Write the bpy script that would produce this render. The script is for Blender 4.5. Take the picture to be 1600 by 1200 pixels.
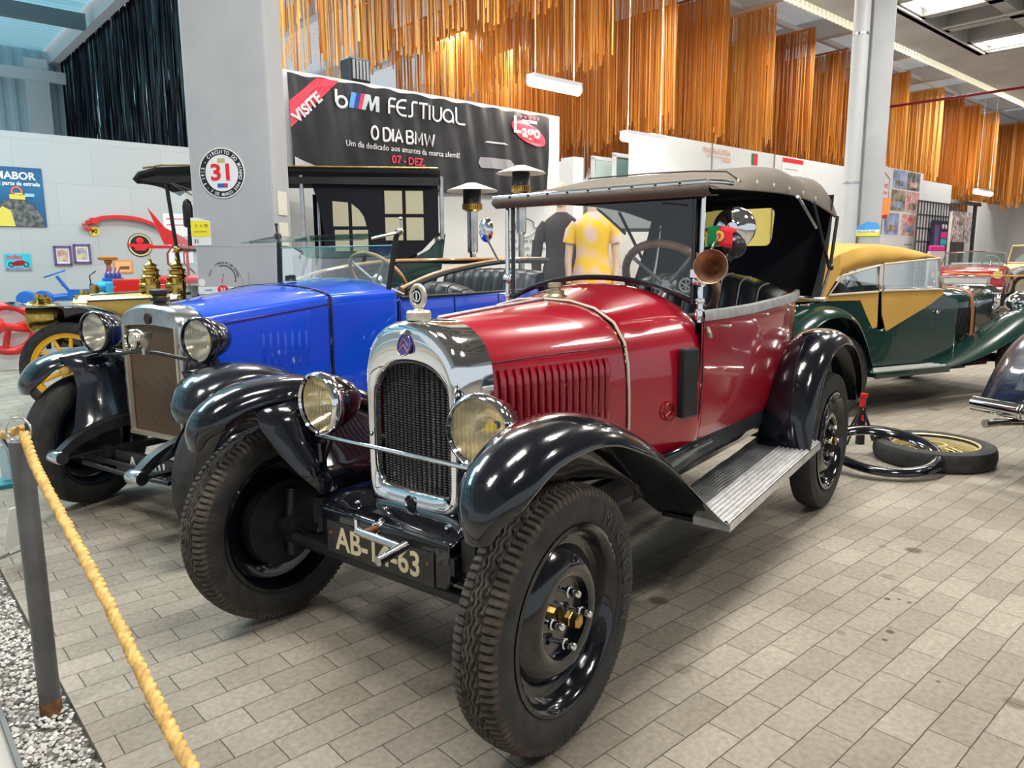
import bpy, bmesh, math, random
from math import sin, cos, pi, radians, sqrt, atan2
from mathutils import Vector, Matrix, noise
S = bpy.context.scene
for o in list(bpy.data.objects): bpy.data.objects.remove(o)
COL = S.collection
V = Vector
# ---------------- camera
cam_d = bpy.data.cameras.new('camera'); cam = bpy.data.objects.new('camera', cam_d); COL.objects.link(cam)
CP = V((1.498, 1.635, 1.253)); YAW, PIT, ROL = radians(217.897), radians(9.354), radians(-.375)
fw = V((cos(YAW)*cos(PIT), sin(YAW)*cos(PIT), -sin(PIT))); rt = fw.cross(V((0, 0, 1))).normalized(); up = rt.cross(fw)
rt, up = cos(ROL)*rt + sin(ROL)*up, -sin(ROL)*rt + cos(ROL)*up
M = Matrix((rt, up, -fw)).transposed().to_4x4(); M.translation = CP
cam.matrix_world = M
cam_d.sensor_width = 36; cam_d.lens = 36*1163/1600; cam_d.clip_start = .05; cam_d.clip_end = 200
S.camera = cam
# ---------------- view and world
S.view_settings.view_transform = 'Standard'; S.view_settings.look = 'None'
S.view_settings.exposure = 0.55; S.view_settings.gamma = 1.0; S.view_settings.use_curve_mapping = False
wd = bpy.data.worlds.new('hall_daylight'); S.world = wd; wd.use_nodes = True
bg = wd.node_tree.nodes['Background']; bg.inputs[0].default_value = (.86, .93, 1.0, 1); bg.inputs[1].default_value = .55
# hall frame: x runs along the partition walls (away to the right), y towards the block wall on the left
AL = radians(169.6)
H = Matrix.Translation((CP.x, CP.y, 0)) @ Matrix.Rotation(AL, 4, 'Z')
def hall(s, t, z=0): return H @ V((s, t, z))
def area(name, loc, size, power, rgb=(1, 1, 1), rot=(0, 0, 0), sy=None):
    l = bpy.data.lights.new(name, 'AREA'); l.energy = power; l.color = rgb; l.size = size
    if sy: l.shape = 'RECTANGLE'; l.size_y = sy
    o = bpy.data.objects.new(name, l); COL.objects.link(o); o.location = loc; o.rotation_euler = rot
    return o
# slab lamps and skylight (modelled further down), plus added fill lights without fixtures
LAMPS = [(1.7, 1.7, 5.0, 170), (5.2, 1.7, 5.0, 160), (9.0, 2.0, 5.0, 150), (13.8, 2.3, 5.0, 170), (-.9, 2.0, 5.0, 120),
         (1.7, -2.3, 5.0, 120), (6.6, -2.3, 5.0, 110)]
for i, (s_, t_, z_, p_) in enumerate(LAMPS):
    area('slab_lamp_light', hall(s_, t_, z_-.03), 1.3, p_*.62, (1, .97, .91), (0, 0, AL), .5)
for s_, t_, z_, p_ in [(.9, 7.0, 5.2, 210), (4.9, 6.9, 5.4, 200), (9.5, 7.0, 5.4, 170), (4.5, 10.5, 5.6, 170), (15, 7.0, 5.6, 200), (22, 6.9, 5.6, 260), (28, 7.0, 5.6, 260), (18.6, 1.0, 4.95, 220), (10, 12, 5.5, 150)]:
    area('roof_fill_light', hall(s_, t_, z_), 1.8, p_*.62, (1, .985, .95), (0, 0, AL), .8)  # fill added below the roof to brighten the hall
area('cyan_skylight_light', hall(-1.0, 11.0, 6.4), 4, 330, (.55, .88, 1), (0, 0, AL), 3)
# ---------------- mesh helpers
class MB:
    def __init__(s, T=None): s.v = []; s.f = []; s.mi = []; s.k = 0; s.T = T
    def add(s, vs, fs, mi=None):
        b = len(s.v); T = s.T
        s.v += [tuple(T @ V(p)) if T else tuple(p) for p in vs]
        s.f += [tuple(b+i for i in f) for f in fs]; s.mi += [s.k if mi is None else mi]*len(fs); return s
    def box(s, c, d, R=None):
        x, y, z = d[0]/2, d[1]/2, d[2]/2; c = V(c)
        vs = [V((a, b, e)) for a in (-x, x) for b in (-y, y) for e in (-z, z)]
        vs = [(R @ p if R else p)+c for p in vs]
        return s.add(vs, [(0, 1, 3, 2), (4, 6, 7, 5), (0, 4, 5, 1), (2, 3, 7, 6), (0, 2, 6, 4), (1, 5, 7, 3)])
    def grid(s, rows, cu=False, cv=False):
        n, m = len(rows), len(rows[0]); vs = [p for r in rows for p in r]; fs = []
        for i in range(n if cu else n-1):
            for j in range(m if cv else m-1):
                i2, j2 = (i+1) % n, (j+1) % m
                fs.append((i*m+j, i*m+j2, i2*m+j2, i2*m+j))
        return s.add(vs, fs)
    def tube(s, path, r, n=10, closed=False, cap=True, sx=1.0, upv=None):
        P = [V(p) for p in path]; L = len(P); rows = []; R = r if isinstance(r, (list, tuple)) else [r]*L
        prev = None
        for i, p in enumerate(P):
            if closed: d = P[(i+1) % L]-P[i-1]
            else: d = P[min(i+1, L-1)]-P[max(i-1, 0)]
            if d.length < 1e-9: d = V((0, 0, 1))
            d.normalize()
            if prev is None:
                a = V(upv) if upv else (V((0, 0, 1)) if abs(d.z) < .9 else V((1, 0, 0)))
            else: a = prev
            a = (a-d*a.dot(d))
            if a.length < 1e-6: a = V((1, 0, 0))-d*d.x
            a.normalize(); prev = a; b = d.cross(a)
            rows.append([p+(a*cos(2*pi*k/n)+b*sin(2*pi*k/n)*sx)*R[i] for k in range(n)])
        s.grid(rows, cu=closed, cv=True)
        if cap and not closed:
            s.add(rows[0], [tuple(range(n))[::-1]]); s.add(rows[-1], [tuple(range(n))])
        return s
    def lathe(s, prof, o=(0, 0, 0), ax=(0, 0, 1), n=32, a0=0, a1=2*pi):
        # prof: (radius, distance along axis)
        d = V(ax).normalized(); a = (V((0, 0, 1)) if abs(d.z) < .9 else V((1, 0, 0))); a = (a-d*a.dot(d)).normalized(); b = d.cross(a); o = V(o)
        full = abs(a1-a0-2*pi) < 1e-6; N = n if full else n+1
        rows = [[o+d*h+(a*cos(a0+(a1-a0)*k/n)+b*sin(a0+(a1-a0)*k/n))*max(r, 1e-5) for k in range(N)] for r, h in prof]
        return s.grid(rows, cv=full)
    def prism(s, poly, f0, f1):
        # poly: 2D points; f0, f1 map (u,v)->3D
        n = len(poly); a = [f0(*p) for p in poly]; b = [f1(*p) for p in poly]
        return s.add(a+b, [tuple(range(n))[::-1], tuple(range(n, 2*n))]+[(i, (i+1) % n, n+(i+1) % n, n+i) for i in range(n)])
    def ell(s, c, r, n=16, m=10, R=None):
        c = V(c); rows = []
        for i in range(m+1):
            t = pi*i/m; row = []
            for j in range(n):
                p = V((r[0]*sin(t)*cos(2*pi*j/n), r[1]*sin(t)*sin(2*pi*j/n), r[2]*cos(t)))
                row.append(c+(R @ p if R else p))
            rows.append(row)
        return s.grid(rows, cv=True)
    def build(s, name, mat, parent=None, smooth=40, label=None, mods=(), kind=None):
        me = bpy.data.meshes.new(name); me.from_pydata(s.v, [], s.f)
        for m in (mat if isinstance(mat, (list, tuple)) else [mat]): me.materials.append(m)
        if any(s.mi): me.polygons.foreach_set('material_index', s.mi)
        bm = bmesh.new(); bm.from_mesh(me)
        bmesh.ops.remove_doubles(bm, verts=bm.verts, dist=2e-5)
        bmesh.ops.recalc_face_normals(bm, faces=bm.faces); bm.to_mesh(me); bm.free()
        if smooth:
            me.polygons.foreach_set('use_smooth', [True]*len(me.polygons))
            if smooth < 180: me.set_sharp_from_angle(angle=radians(smooth))
        o = bpy.data.objects.new(name, me); COL.objects.link(o)
        if parent: o.parent = parent
        for k in mods:
            md = o.modifiers.new(k[0], k[0])
            for a, b in k[1].items(): setattr(md, a, b)
        if label: o['label'] = label
        if kind: o['kind'] = kind
        return o
def SOL(t, off=0): return ('SOLIDIFY', dict(thickness=t, offset=off))
def SUB(n=1): return ('SUBSURF', dict(levels=n, render_levels=n))
def BEV(w, n=2): return ('BEVEL', dict(width=w, segments=n, limit_method='ANGLE'))
def tag(o, label, cat, group=None, kind=None):
    o['label'] = label; o['category'] = cat
    if group: o['group'] = group
    if kind: o['kind'] = kind
    return o
def thing(name, label, cat, loc=(0, 0, 0), rz=0, group=None):
    o = bpy.data.objects.new(name, None); COL.objects.link(o); o.location = loc; o.rotation_euler = (0, 0, rz); o.empty_display_size = .1
    return tag(o, label, cat, group)
def hallthing(name, label, cat, s, t, z=0, rz=0, group=None): return thing(name, label, cat, hall(s, t, z), AL+rz, group)
def struct(name, mb, mat, **k):
    o = mb.build(name, mat, **k); o['kind'] = 'structure'; o.matrix_world = H; return o
def copy_tree(o, parent=None):
    c = o.copy(); COL.objects.link(c); c.parent = parent
    for ch in list(o.children): copy_tree(ch, c)
    return c
def cr(pts, n=6):
    # Catmull-Rom through tuples of any dimension
    out = []; L = len(pts)
    for i in range(L-1):
        p0 = pts[max(i-1, 0)]; p1 = pts[i]; p2 = pts[i+1]; p3 = pts[min(i+2, L-1)]
        for k in range(n):
            t = k/n
            out.append(tuple(.5*((2*b)+(-a+c)*t+(2*a-5*b+4*c-d)*t*t+(-a+3*b-3*c+d)*t**3) for a, b, c, d in zip(p0, p1, p2, p3)))
    out.append(tuple(pts[-1])); return out
# writing: built-in font turned into mesh; lies in local XY of T, baseline at origin
def text(body, size, T, mat, parent, name='lettering', depth=.0015, align='CENTER', shear=0, xs=1.0, bold=0, spacing=1.0):
    c = bpy.data.curves.new(name, 'FONT'); c.body = body; c.size = size; c.align_x = align; c.extrude = depth; c.shear = shear; c.offset = bold; c.space_character = spacing
    c.resolution_u = 3
    o = bpy.data.objects.new(name, c); COL.objects.link(o)
    me = bpy.data.meshes.new_from_object(o.evaluated_get(bpy.context.evaluated_depsgraph_get()))
    bpy.data.objects.remove(o); me.name = name; me.materials.clear(); me.materials.append(mat)
    me.transform(T @ Matrix.Diagonal((xs, 1, 1, 1)))
    o = bpy.data.objects.new(name, me); COL.objects.link(o)
    if parent: o.parent = parent
    return o
def basis(o, x, y):
    x = V(x).normalized(); y = V(y); z = x.cross(y).normalized(); y = z.cross(x); m = Matrix((x, y, z)).transposed().to_4x4(); m.translation = V(o); return m
def arctext(body, size, r, a_mid, T, mat, parent, name='lettering', depth=.001, step=None, inward=False, xs=1.0, bold=0):
    # letters standing on a circle of radius r in the XY plane of T
    n = len(body); step = step or size*.72/r; mb = []
    for i, ch in enumerate(body):
        if ch == ' ': continue
        k = (i-(n-1)/2)*step
        if not inward: a = a_mid-k; L = Matrix.Translation((r*cos(a), r*sin(a), 0)) @ Matrix.Rotation(a-pi/2, 4, 'Z')
        else: a = a_mid+k; L = Matrix.Translation((r*cos(a), r*sin(a), 0)) @ Matrix.Rotation(a+pi/2, 4, 'Z')
        mb.append(text(ch, size, T @ L, mat, None, name, depth, xs=xs, bold=bold))
    me0 = mb[0].data; bm = bmesh.new()
    for o in mb: bm.from_mesh(o.data)
    me = bpy.data.meshes.new(name); bm.to_mesh(me); bm.free(); me.materials.append(mat)
    for o in mb: bpy.data.objects.remove(o)
    o = bpy.data.objects.new(name, me); COL.objects.link(o); o.parent = parent; return o
# ---------------- materials
MATS = {}
def mat(name, rgb=(.5, .5, .5), rough=.5, metal=0, coat=0, spec=.5, emit=None, es=1, alpha=1, trans=0, ior=1.45, var=0, vscale=8, bump=0, bscale=60, coatr=.03, two=None, vdet=4, rvar=0, bdist=.002, sheen=0):
    if name in MATS: return MATS[name]
    m = bpy.data.materials.new(name); m.use_nodes = True; nt = m.node_tree; b = nt.nodes['Principled BSDF']; N = nt.nodes.new; L = nt.links.new
    b.inputs['Base Color'].default_value = (*rgb, 1); b.inputs['Roughness'].default_value = rough; b.inputs['Metallic'].default_value = metal
    b.inputs['Coat Weight'].default_value = coat; b.inputs['Coat Roughness'].default_value = coatr; b.inputs['Specular IOR Level'].default_value = spec
    b.inputs['Alpha'].default_value = alpha; b.inputs['Transmission Weight'].default_value = trans; b.inputs['IOR'].default_value = ior
    b.inputs['Sheen Weight'].default_value = sheen
    if emit: b.inputs['Emission Color'].default_value = (*emit, 1); b.inputs['Emission Strength'].default_value = es
    tc = N('ShaderNodeTexCoord')
    if var or two or rvar:
        n = N('ShaderNodeTexNoise'); n.inputs['Scale'].default_value = vscale; n.inputs['Detail'].default_value = vdet; L(tc.outputs['Object'], n.inputs['Vector'])
        r = N('ShaderNodeValToRGB'); L(n.outputs['Fac'], r.inputs['Fac'])
        c2 = two or tuple(max(0, c*(1-var)) for c in rgb)
        c1 = rgb if two else tuple(min(1, c*(1+var*.6)) for c in rgb)
        r.color_ramp.elements[0].position = .36; r.color_ramp.elements[1].position = .64
        r.color_ramp.elements[0].color = (*c2, 1); r.color_ramp.elements[1].color = (*c1, 1)
        if var or two: L(r.outputs['Color'], b.inputs['Base Color'])
        if rvar:
            mr = N('ShaderNodeMapRange'); mr.inputs['To Min'].default_value = max(.02, rough-rvar); mr.inputs['To Max'].default_value = rough+rvar
            L(n.outputs['Fac'], mr.inputs['Value']); L(mr.outputs['Result'], b.inputs['Roughness'])
    if bump:
        n2 = N('ShaderNodeTexNoise'); n2.inputs['Scale'].default_value = bscale; n2.inputs['Detail'].default_value = 3; L(tc.outputs['Object'], n2.inputs['Vector'])
        bp = N('ShaderNodeBump'); bp.inputs['Strength'].default_value = bump; bp.inputs['Distance'].default_value = bdist
        L(n2.outputs['Fac'], bp.inputs['Height']); L(bp.outputs['Normal'], b.inputs['Normal'])
    MATS[name] = m; return m
RED = mat('red_enamel', (.32, .003, .016), .28, coat=1, var=.12, vscale=2, coatr=.04)
DKRED = mat('dark_red_plastic', (.42, .01, .01), .4)
BRED = mat('bright_red_paint', (.62, .012, .012), .3, coat=.6)
BLUE = mat('blue_enamel', (.003, .065, .62), .28, coat=.9, var=.08, vscale=2)
BLACK = mat('black_enamel', (.004, .005, .009), .16, coat=1, coatr=.03, spec=.3)
SATIN = mat('satin_black_steel', (.014, .014, .016), .42, var=.3, vscale=14)
WORN = mat('worn_black_enamel', (.007, .01, .018), .2, coat=.8, coatr=.08, var=.5, vscale=5)
CHROME = mat('chrome', (.82, .83, .85), .06, 1)
NICKEL = mat('nickel', (.68, .64, .56), .2, 1, var=.15, vscale=20)
STEEL = mat('polished_steel', (.6, .6, .62), .22, 1, var=.2, vscale=10, rvar=.08)
ALU = mat('aluminium', (.74, .75, .75), .42, .85, var=.15, vscale=25)
BRASS = mat('brass', (.62, .42, .12), .22, 1, var=.35, vscale=12)
RUBBER = mat('tyre_rubber', (.028, .027, .027), .72, var=.35, vscale=18, bump=.3, bscale=120)
TREADM = mat('dusty_tread', (.075, .064, .056), .85, var=.5, vscale=30, bump=.3, bscale=160)
LEATHER = mat('black_leather', (.016, .018, .022), .38, var=.3, vscale=6, bump=.5, bscale=90)
PIPING = mat('grey_piping', (.3, .31, .33), .45)
CANVAS = mat('grey_brown_canvas', (.13, .108, .085), .85, var=.18, vscale=3, bump=.4, bscale=300)
BLKCLOTH = mat('black_hood_cloth', (.01, .01, .014), .95, bump=.3, bscale=400)
TAN = mat('mustard_canvas', (.55, .32, .07), .85, var=.1, vscale=3, bump=.3, bscale=300)
WOOD = mat('varnished_wood', (.24, .09, .03), .3, coat=.5, var=.5, vscale=12)
PALEWOOD = mat('pale_varnished_wood', (.5, .27, .11), .35, coat=.4, var=.25, vscale=10)
def glassmat(name, tint, f0=.06, fmax=.7, rough=.02, bump=0, bs=30):
    # thin pane: mostly clear, reflecting more at grazing angles
    m = bpy.data.materials.new(name); m.use_nodes = True; nt = m.node_tree; nt.nodes.clear(); N = nt.nodes.new; L = nt.links.new
    tr = N('ShaderNodeBsdfTransparent'); tr.inputs[0].default_value = (*tint, 1); gl = N('ShaderNodeBsdfGlossy'); gl.inputs['Roughness'].default_value = rough; gl.inputs[0].default_value = (.95, .97, .97, 1)
    lw = N('ShaderNodeLayerWeight'); lw.inputs['Blend'].default_value = .25; mr = N('ShaderNodeMapRange'); mr.inputs['To Min'].default_value = f0; mr.inputs['To Max'].default_value = fmax; L(lw.outputs['Fresnel'], mr.inputs['Value'])
    mx = N('ShaderNodeMixShader'); L(mr.outputs['Result'], mx.inputs[0]); L(tr.outputs[0], mx.inputs[1]); L(gl.outputs[0], mx.inputs[2])
    if bump:
        tc = N('ShaderNodeTexCoord'); w = N('ShaderNodeTexWave'); w.bands_direction = 'Y'; w.inputs['Scale'].default_value = bs; w.inputs['Distortion'].default_value = 2; L(tc.outputs['Object'], w.inputs['Vector'])
        b = N('ShaderNodeBump'); b.inputs['Strength'].default_value = bump; b.inputs['Distance'].default_value = .003; L(w.outputs['Fac'], b.inputs['Height']); L(b.outputs['Normal'], gl.inputs['Normal'])
    o = N('ShaderNodeOutputMaterial'); L(mx.outputs[0], o.inputs['Surface']); MATS[name] = m; return m
GLASS = glassmat('pane_glass', (.95, .98, .97), .05)
TINT = glassmat('greenish_pane_glass', (.62, .80, .78), .12)
LENS = glassmat('lamp_lens_glass', (.98, .95, .85), .12, .6, .06, .8, 22)
REFL = mat('lamp_reflector', (.96, .88, .68), .16, .92, bump=.5, bscale=30)
REFW = mat('silver_reflector', (.95, .95, .93), .2, .8, bump=.3, bscale=30)
YBULB = mat('yellow_bulb', (.85, .65, .02), .25, emit=(.9, .7, .05), es=.15)
YWIN = glassmat('yellowed_celluloid', (.86, .72, .22), .04, .3, .1)
WHITE = mat('white_paint', (.8, .8, .8), .5, var=.04, vscale=2)
CREAM = mat('cream_paint', (.68, .55, .36), .4)
GREY = mat('grey_paint', (.2, .2, .2), .5)
YSPOKE = mat('yellow_spoke_paint', (.8, .42, .01), .4)
GREEN = mat('dark_green_enamel', (.003, .028, .022), .22, coat=1)
SKIN = mat('mannequin_skin', (.72, .5, .36), .55)
# ================= SETTING =================
def brick_floor():
    m = bpy.data.materials.new('grey_clay_pavers'); m.use_nodes = True; nt = m.node_tree; b = nt.nodes['Principled BSDF']; N = nt.nodes.new; L = nt.links.new
    tc = N('ShaderNodeTexCoord'); mp = N('ShaderNodeMapping'); L(tc.outputs['Object'], mp.inputs['Vector'])
    wn = N('ShaderNodeTexNoise'); wn.inputs['Scale'].default_value = 9; L(mp.outputs['Vector'], wn.inputs['Vector'])
    wm = N('ShaderNodeMixRGB'); wm.blend_type = 'LINEAR_LIGHT'; wm.inputs[0].default_value = .0035; L(mp.outputs['Vector'], wm.inputs[1]); L(wn.outputs['Color'], wm.inputs[2])
    br = N('ShaderNodeTexBrick'); L(wm.outputs['Color'], br.inputs['Vector'])
    br.inputs['Scale'].default_value = 1; br.inputs['Brick Width'].default_value = .205; br.inputs['Row Height'].default_value = .104; br.inputs['Mortar Size'].default_value = .0018
    br.inputs['Mortar Smooth'].default_value = .3; br.inputs['Bias'].default_value = -.1
    br.inputs['Color1'].default_value = (.35, .312, .262, 1); br.inputs['Color2'].default_value = (.27, .238, .195, 1); br.inputs['Mortar'].default_value = (.07, .062, .052, 1)
    n1 = N('ShaderNodeTexNoise'); n1.inputs['Scale'].default_value = 1.1; n1.inputs['Detail'].default_value = 6; L(tc.outputs['Object'], n1.inputs['Vector'])
    n2 = N('ShaderNodeTexNoise'); n2.inputs['Scale'].default_value = 55; n2.inputs['Detail'].default_value = 5; L(tc.outputs['Object'], n2.inputs['Vector'])
    r1 = N('ShaderNodeValToRGB'); L(n1.outputs['Fac'], r1.inputs['Fac']); r1.color_ramp.elements[0].position = .3; r1.color_ramp.elements[0].color = (.72, .71, .7, 1); r1.color_ramp.elements[1].position = .65; r1.color_ramp.elements[1].color = (1.12, 1.12, 1.1, 1)
    r2 = N('ShaderNodeValToRGB'); L(n2.outputs['Fac'], r2.inputs['Fac']); r2.color_ramp.elements[0].position = .3; r2.color_ramp.elements[0].color = (.8, .79, .77, 1); r2.color_ramp.elements[1].position = .7; r2.color_ramp.elements[1].color = (1.1, 1.1, 1.1, 1)
    m1 = N('ShaderNodeMixRGB'); m1.blend_type = 'MULTIPLY'; m1.inputs[0].default_value = 1; L(br.outputs['Color'], m1.inputs[1]); L(r1.outputs['Color'], m1.inputs[2])
    m2 = N('ShaderNodeMixRGB'); m2.blend_type = 'MULTIPLY'; m2.inputs[0].default_value = 1; L(m1.outputs['Color'], m2.inputs[1]); L(r2.outputs['Color'], m2.inputs[2])
    last = m2.outputs['Color']
    # oil stains, each a soft disc at its own place
    for (x, y, r_, dk) in STAINS:
        sv = N('ShaderNodeVectorMath'); sv.operation = 'DISTANCE'; L(wm.outputs['Color'], sv.inputs[0]); sv.inputs[1].default_value = (x, y, 0)
        mr = N('ShaderNodeMapRange'); mr.inputs['From Min'].default_value = r_*.7; mr.inputs['From Max'].default_value = r_*1.25; mr.inputs['To Min'].default_value = dk; mr.inputs['To Max'].default_value = 0; L(sv.outputs['Value'], mr.inputs['Value'])
        mx = N('ShaderNodeMixRGB'); mx.inputs[2].default_value = (.07, .055, .03, 1); L(mr.outputs['Result'], mx.inputs[0]); L(last, mx.inputs[1]); last = mx.outputs['Color']
    L(last, b.inputs['Base Color']); b.inputs['Roughness'].default_value = .75; b.inputs['Specular IOR Level'].default_value = .35
    bp = N('ShaderNodeBump'); bp.inputs['Strength'].default_value = .6; bp.inputs['Distance'].default_value = .004
    ad = N('ShaderNodeMath'); ad.operation = 'MULTIPLY_ADD'; L(n2.outputs['Fac'], ad.inputs[0]); ad.inputs[1].default_value = .35
    iv = N('ShaderNodeMath'); iv.operation = 'SUBTRACT'; iv.inputs[0].default_value = 1; L(br.outputs['Fac'], iv.inputs[1]); L(iv.outputs[0], ad.inputs[2])
    L(ad.outputs[0], bp.inputs['Height']); L(bp.outputs['Normal'], b.inputs['Normal'])
    return m
STAINS = [(2.14, 1.59, .035, .75), (3.35, 1.14, .034, .8), (2.99, 1.1, .026, .35), (2.9, 1.02, .03, .3), (2.78, 1.02, .011, .95), (2.81, .99, .007, .9), (2.81, .955, .009, .9), (2.53, .91, .014, .95),
          (2.46, .9, .010, .9), (2.4, 1.02, .015, .4), (2.32, .69, .007, .8), (1.18, 1.25, .03, .6), (1.78, 1.8, .05, .4), (1.81, 1.25, .03, .35), (2.36, .5, .03, .6), (5.57, 1.72, .05, .6), (6.74, 2.22, .05, .5), (3.3, 1.25, .02, .35)]
mb = MB()
mb.add([(.36, -9, 0), (34, -9, 0), (34, 14.2, 0), (.36, 14.2, 0)], [(0, 1, 2, 3)])
floor = struct('floor', mb, brick_floor(), smooth=0)
SCREED = mat('pale_screed', (.42, .39, .35), .6, var=.12, vscale=1.5, bump=.2, bscale=40)
struct('floor', MB().add([(-9, -9, 0), (.2, -9, 0), (.2, 14.2, 0), (-9, 14.2, 0)], [(0, 1, 2, 3)]), SCREED, smooth=0)
struct('floor', MB().add([(.2, -9, -.03), (.36, -9, -.03), (.36, 14.2, -.03), (.2, 14.2, -.03)], [(0, 1, 2, 3)]), mat('gravel_bed', (.2, .19, .17), .9), smooth=0)
struct('trim_1', MB().box((.196, 2.5, -.008), (.012, 23, .05)), mat('steel_edging', (.13, .125, .12), .5), smooth=0)
struct('trim_9', MB().box((.3645, 2.5, -.0165), (.009, 22.9, .031)), mat('paver_edge', (.22, .2, .17), .8), smooth=0)
# gravel
random.seed(3); gm = MB()
for i in range(5200):
    t = 1.3+random.random()**1.4*5.2; s = .206+random.random()*.146; r = random.uniform(.004, .0095)
    c = V((s, t, -.012+random.uniform(-.006, .006))); q = [V((random.uniform(-1, 1), random.uniform(-1, 1), random.uniform(-1, 1))).normalized()*r*random.uniform(.7, 1.25) for _ in range(4)]
    ring = [V((cos(a+random.uniform(-.3, .3)), sin(a+random.uniform(-.3, .3)), random.uniform(-.3, .3)))*r for a in (0, 1.3, 2.5, 3.8, 5.0)]
    vs = [c+p for p in ring]+[c+V((random.uniform(-.3, .3)*r, random.uniform(-.3, .3)*r, r*.8)), c-V((0, 0, r*.7))]
    gm.k = random.choice((0, 0, 1, 2))
    gm.add(vs, [(k, (k+1) % 5, 5) for k in range(5)]+[((k+1) % 5, k, 6) for k in range(5)])
go = gm.build('gravel', [mat('pale_gravel', (.55, .53, .5), .8), mat('white_gravel', (.75, .74, .72), .8), mat('dark_gravel', (.3, .28, .25), .8)], smooth=0)
go.matrix_world = H; tag(go, 'loose pale gravel in the narrow channel beside the paving', 'gravel', kind='stuff')
# --- concrete block wall on the left
def panel_mat(name, rgb, w, h, mort, msize=.006, scale=1, var=.1):
    m = bpy.data.materials.new(name); m.use_nodes = True; nt = m.node_tree; b = nt.nodes['Principled BSDF']; N = nt.nodes.new; L = nt.links.new
    tc = N('ShaderNodeTexCoord'); mp = N('ShaderNodeMapping'); mp.inputs['Rotation'].default_value = (pi/2, 0, 0); L(tc.outputs['Object'], mp.inputs['Vector'])
    wn = N('ShaderNodeTexNoise'); wn.inputs['Scale'].default_value = 2.5; L(mp.outputs['Vector'], wn.inputs['Vector'])
    wm = N('ShaderNodeMixRGB'); wm.blend_type = 'LINEAR_LIGHT'; wm.inputs[0].default_value = .02; L(mp.outputs['Vector'], wm.inputs[1]); L(wn.outputs['Color'], wm.inputs[2])
    br = N('ShaderNodeTexBrick'); L(wm.outputs['Color'], br.inputs['Vector']); br.inputs['Scale'].default_value = 1
    br.inputs['Brick Width'].default_value = w; br.inputs['Row Height'].default_value = h; br.inputs['Mortar Size'].default_value = msize; br.inputs['Mortar Smooth'].default_value = .6
    c = rgb; br.inputs['Color1'].default_value = (*c, 1); br.inputs['Color2'].default_value = (*[q*(1-var) for q in c], 1); br.inputs['Mortar'].default_value = (*mort, 1)
    L(br.outputs['Color'], b.inputs['Base Color']); b.inputs['Roughness'].default_value = .7
    return m
BLOCK = panel_mat('painted_block', (.47, .475, .475), 1.05, .62, (.36, .36, .355), .004, var=.05)
struct('wall_left', MB().box((12, 13.6, 1.6), (60, .3, 3.2)), BLOCK, smooth=0)
# corrugated sheeting
def corr(a, b, h, n, amp=.04, flip=False):
    # sheet along direction a->b (3D points), second direction h
    a, b, h = V(a), V(b), V(h); nrm = (b-a).cross(h).normalized(); rows = [[], []]
    for i in range(n*4+1):
        t = i/(n*4); k = i % 4; d = amp if k in (1, 2) else 0
        p = a+(b-a)*(t+(0 if k in (0, 2) else (-.15 if k == 1 else .15))/(n*4)*0)+nrm*d
        rows[0].append(p); rows[1].append(p+h)
    return MB().grid(rows)
CYAN = mat('daylit_translucent_sheet', (.5, .74, .8), .5, emit=(.30, .74, .92), es=.26)
PALEM = mat('pale_glowing_roof_sheet', (.72, .74, .76), .5, emit=(.8, .9, 1), es=.12)  # faint glow added to brighten the opaque sheet
BEAMW = mat('white_roof_steel', (.62, .63, .62), .5)
BEAMD = mat('grey_roof_steel', (.16, .2, .22), .5)
PALEM2 = mat('pale_corrugated_cladding', (.42, .52, .56), .5)
struct('wall_back', corr((-14, 23.3, 0), (5.2, 23.3, 0), (0, 0, 6.7), 64), PALEM2, smooth=0)
struct('trim_2', MB().box((4.3, 23, 3.2), (.5, .25, 6.4)).box((2, 22.9, 6.0), (9, .1, .28)), BEAMW, smooth=0)
# roof sheets: translucent cyan over the left bay, opaque pale over the others
nt = CYAN.node_tree; tc_ = nt.nodes.new('ShaderNodeTexCoord'); wv_ = nt.nodes.new('ShaderNodeTexWave'); wv_.bands_direction = 'Y'; wv_.inputs['Scale'].default_value = 1.25; nt.links.new(tc_.outputs['Object'], wv_.inputs['Vector'])
mr_ = nt.nodes.new('ShaderNodeMapRange'); mr_.inputs['To Min'].default_value = .10; mr_.inputs['To Max'].default_value = .36; nt.links.new(wv_.outputs['Fac'], mr_.inputs['Value']); nt.links.new(mr_.outputs['Result'], nt.nodes['Principled BSDF'].inputs['Emission Strength'])  # light and dark of the ribs painted as bands in the glow
struct('ceiling', corr((4.55, 24, 6.75), (4.55, 4.2, 6.75), (-20, 0, 0), 80, .07), CYAN, smooth=0)
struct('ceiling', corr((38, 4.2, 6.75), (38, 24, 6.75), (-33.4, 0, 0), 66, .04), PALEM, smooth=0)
bw = MB(); bd = MB()
for s_ in (-8, -4.5, -1.2, 1.6, 4.75): bw.box((s_, 14, 6.55), (.2, 20, .34))
for s_ in (8.0, 11.2, 14.4, 17.6, 20.8, 24, 27.2, 30.4, 33.6): bw.box((s_, 14, 6.5), (.22, 20, .42))
for t_ in (7.42, 9, 11.5): bw.box((21, t_, 6.35), (33, .1, .1))
struct('ceiling_beams', bw, BEAMW, smooth=0)
for t_ in (18.7, 13.2, 9.0): bd.box((-6, t_, 6.35), (21, .2, .3))
struct('ceiling_beams', bd, BEAMD, smooth=0)
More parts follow.
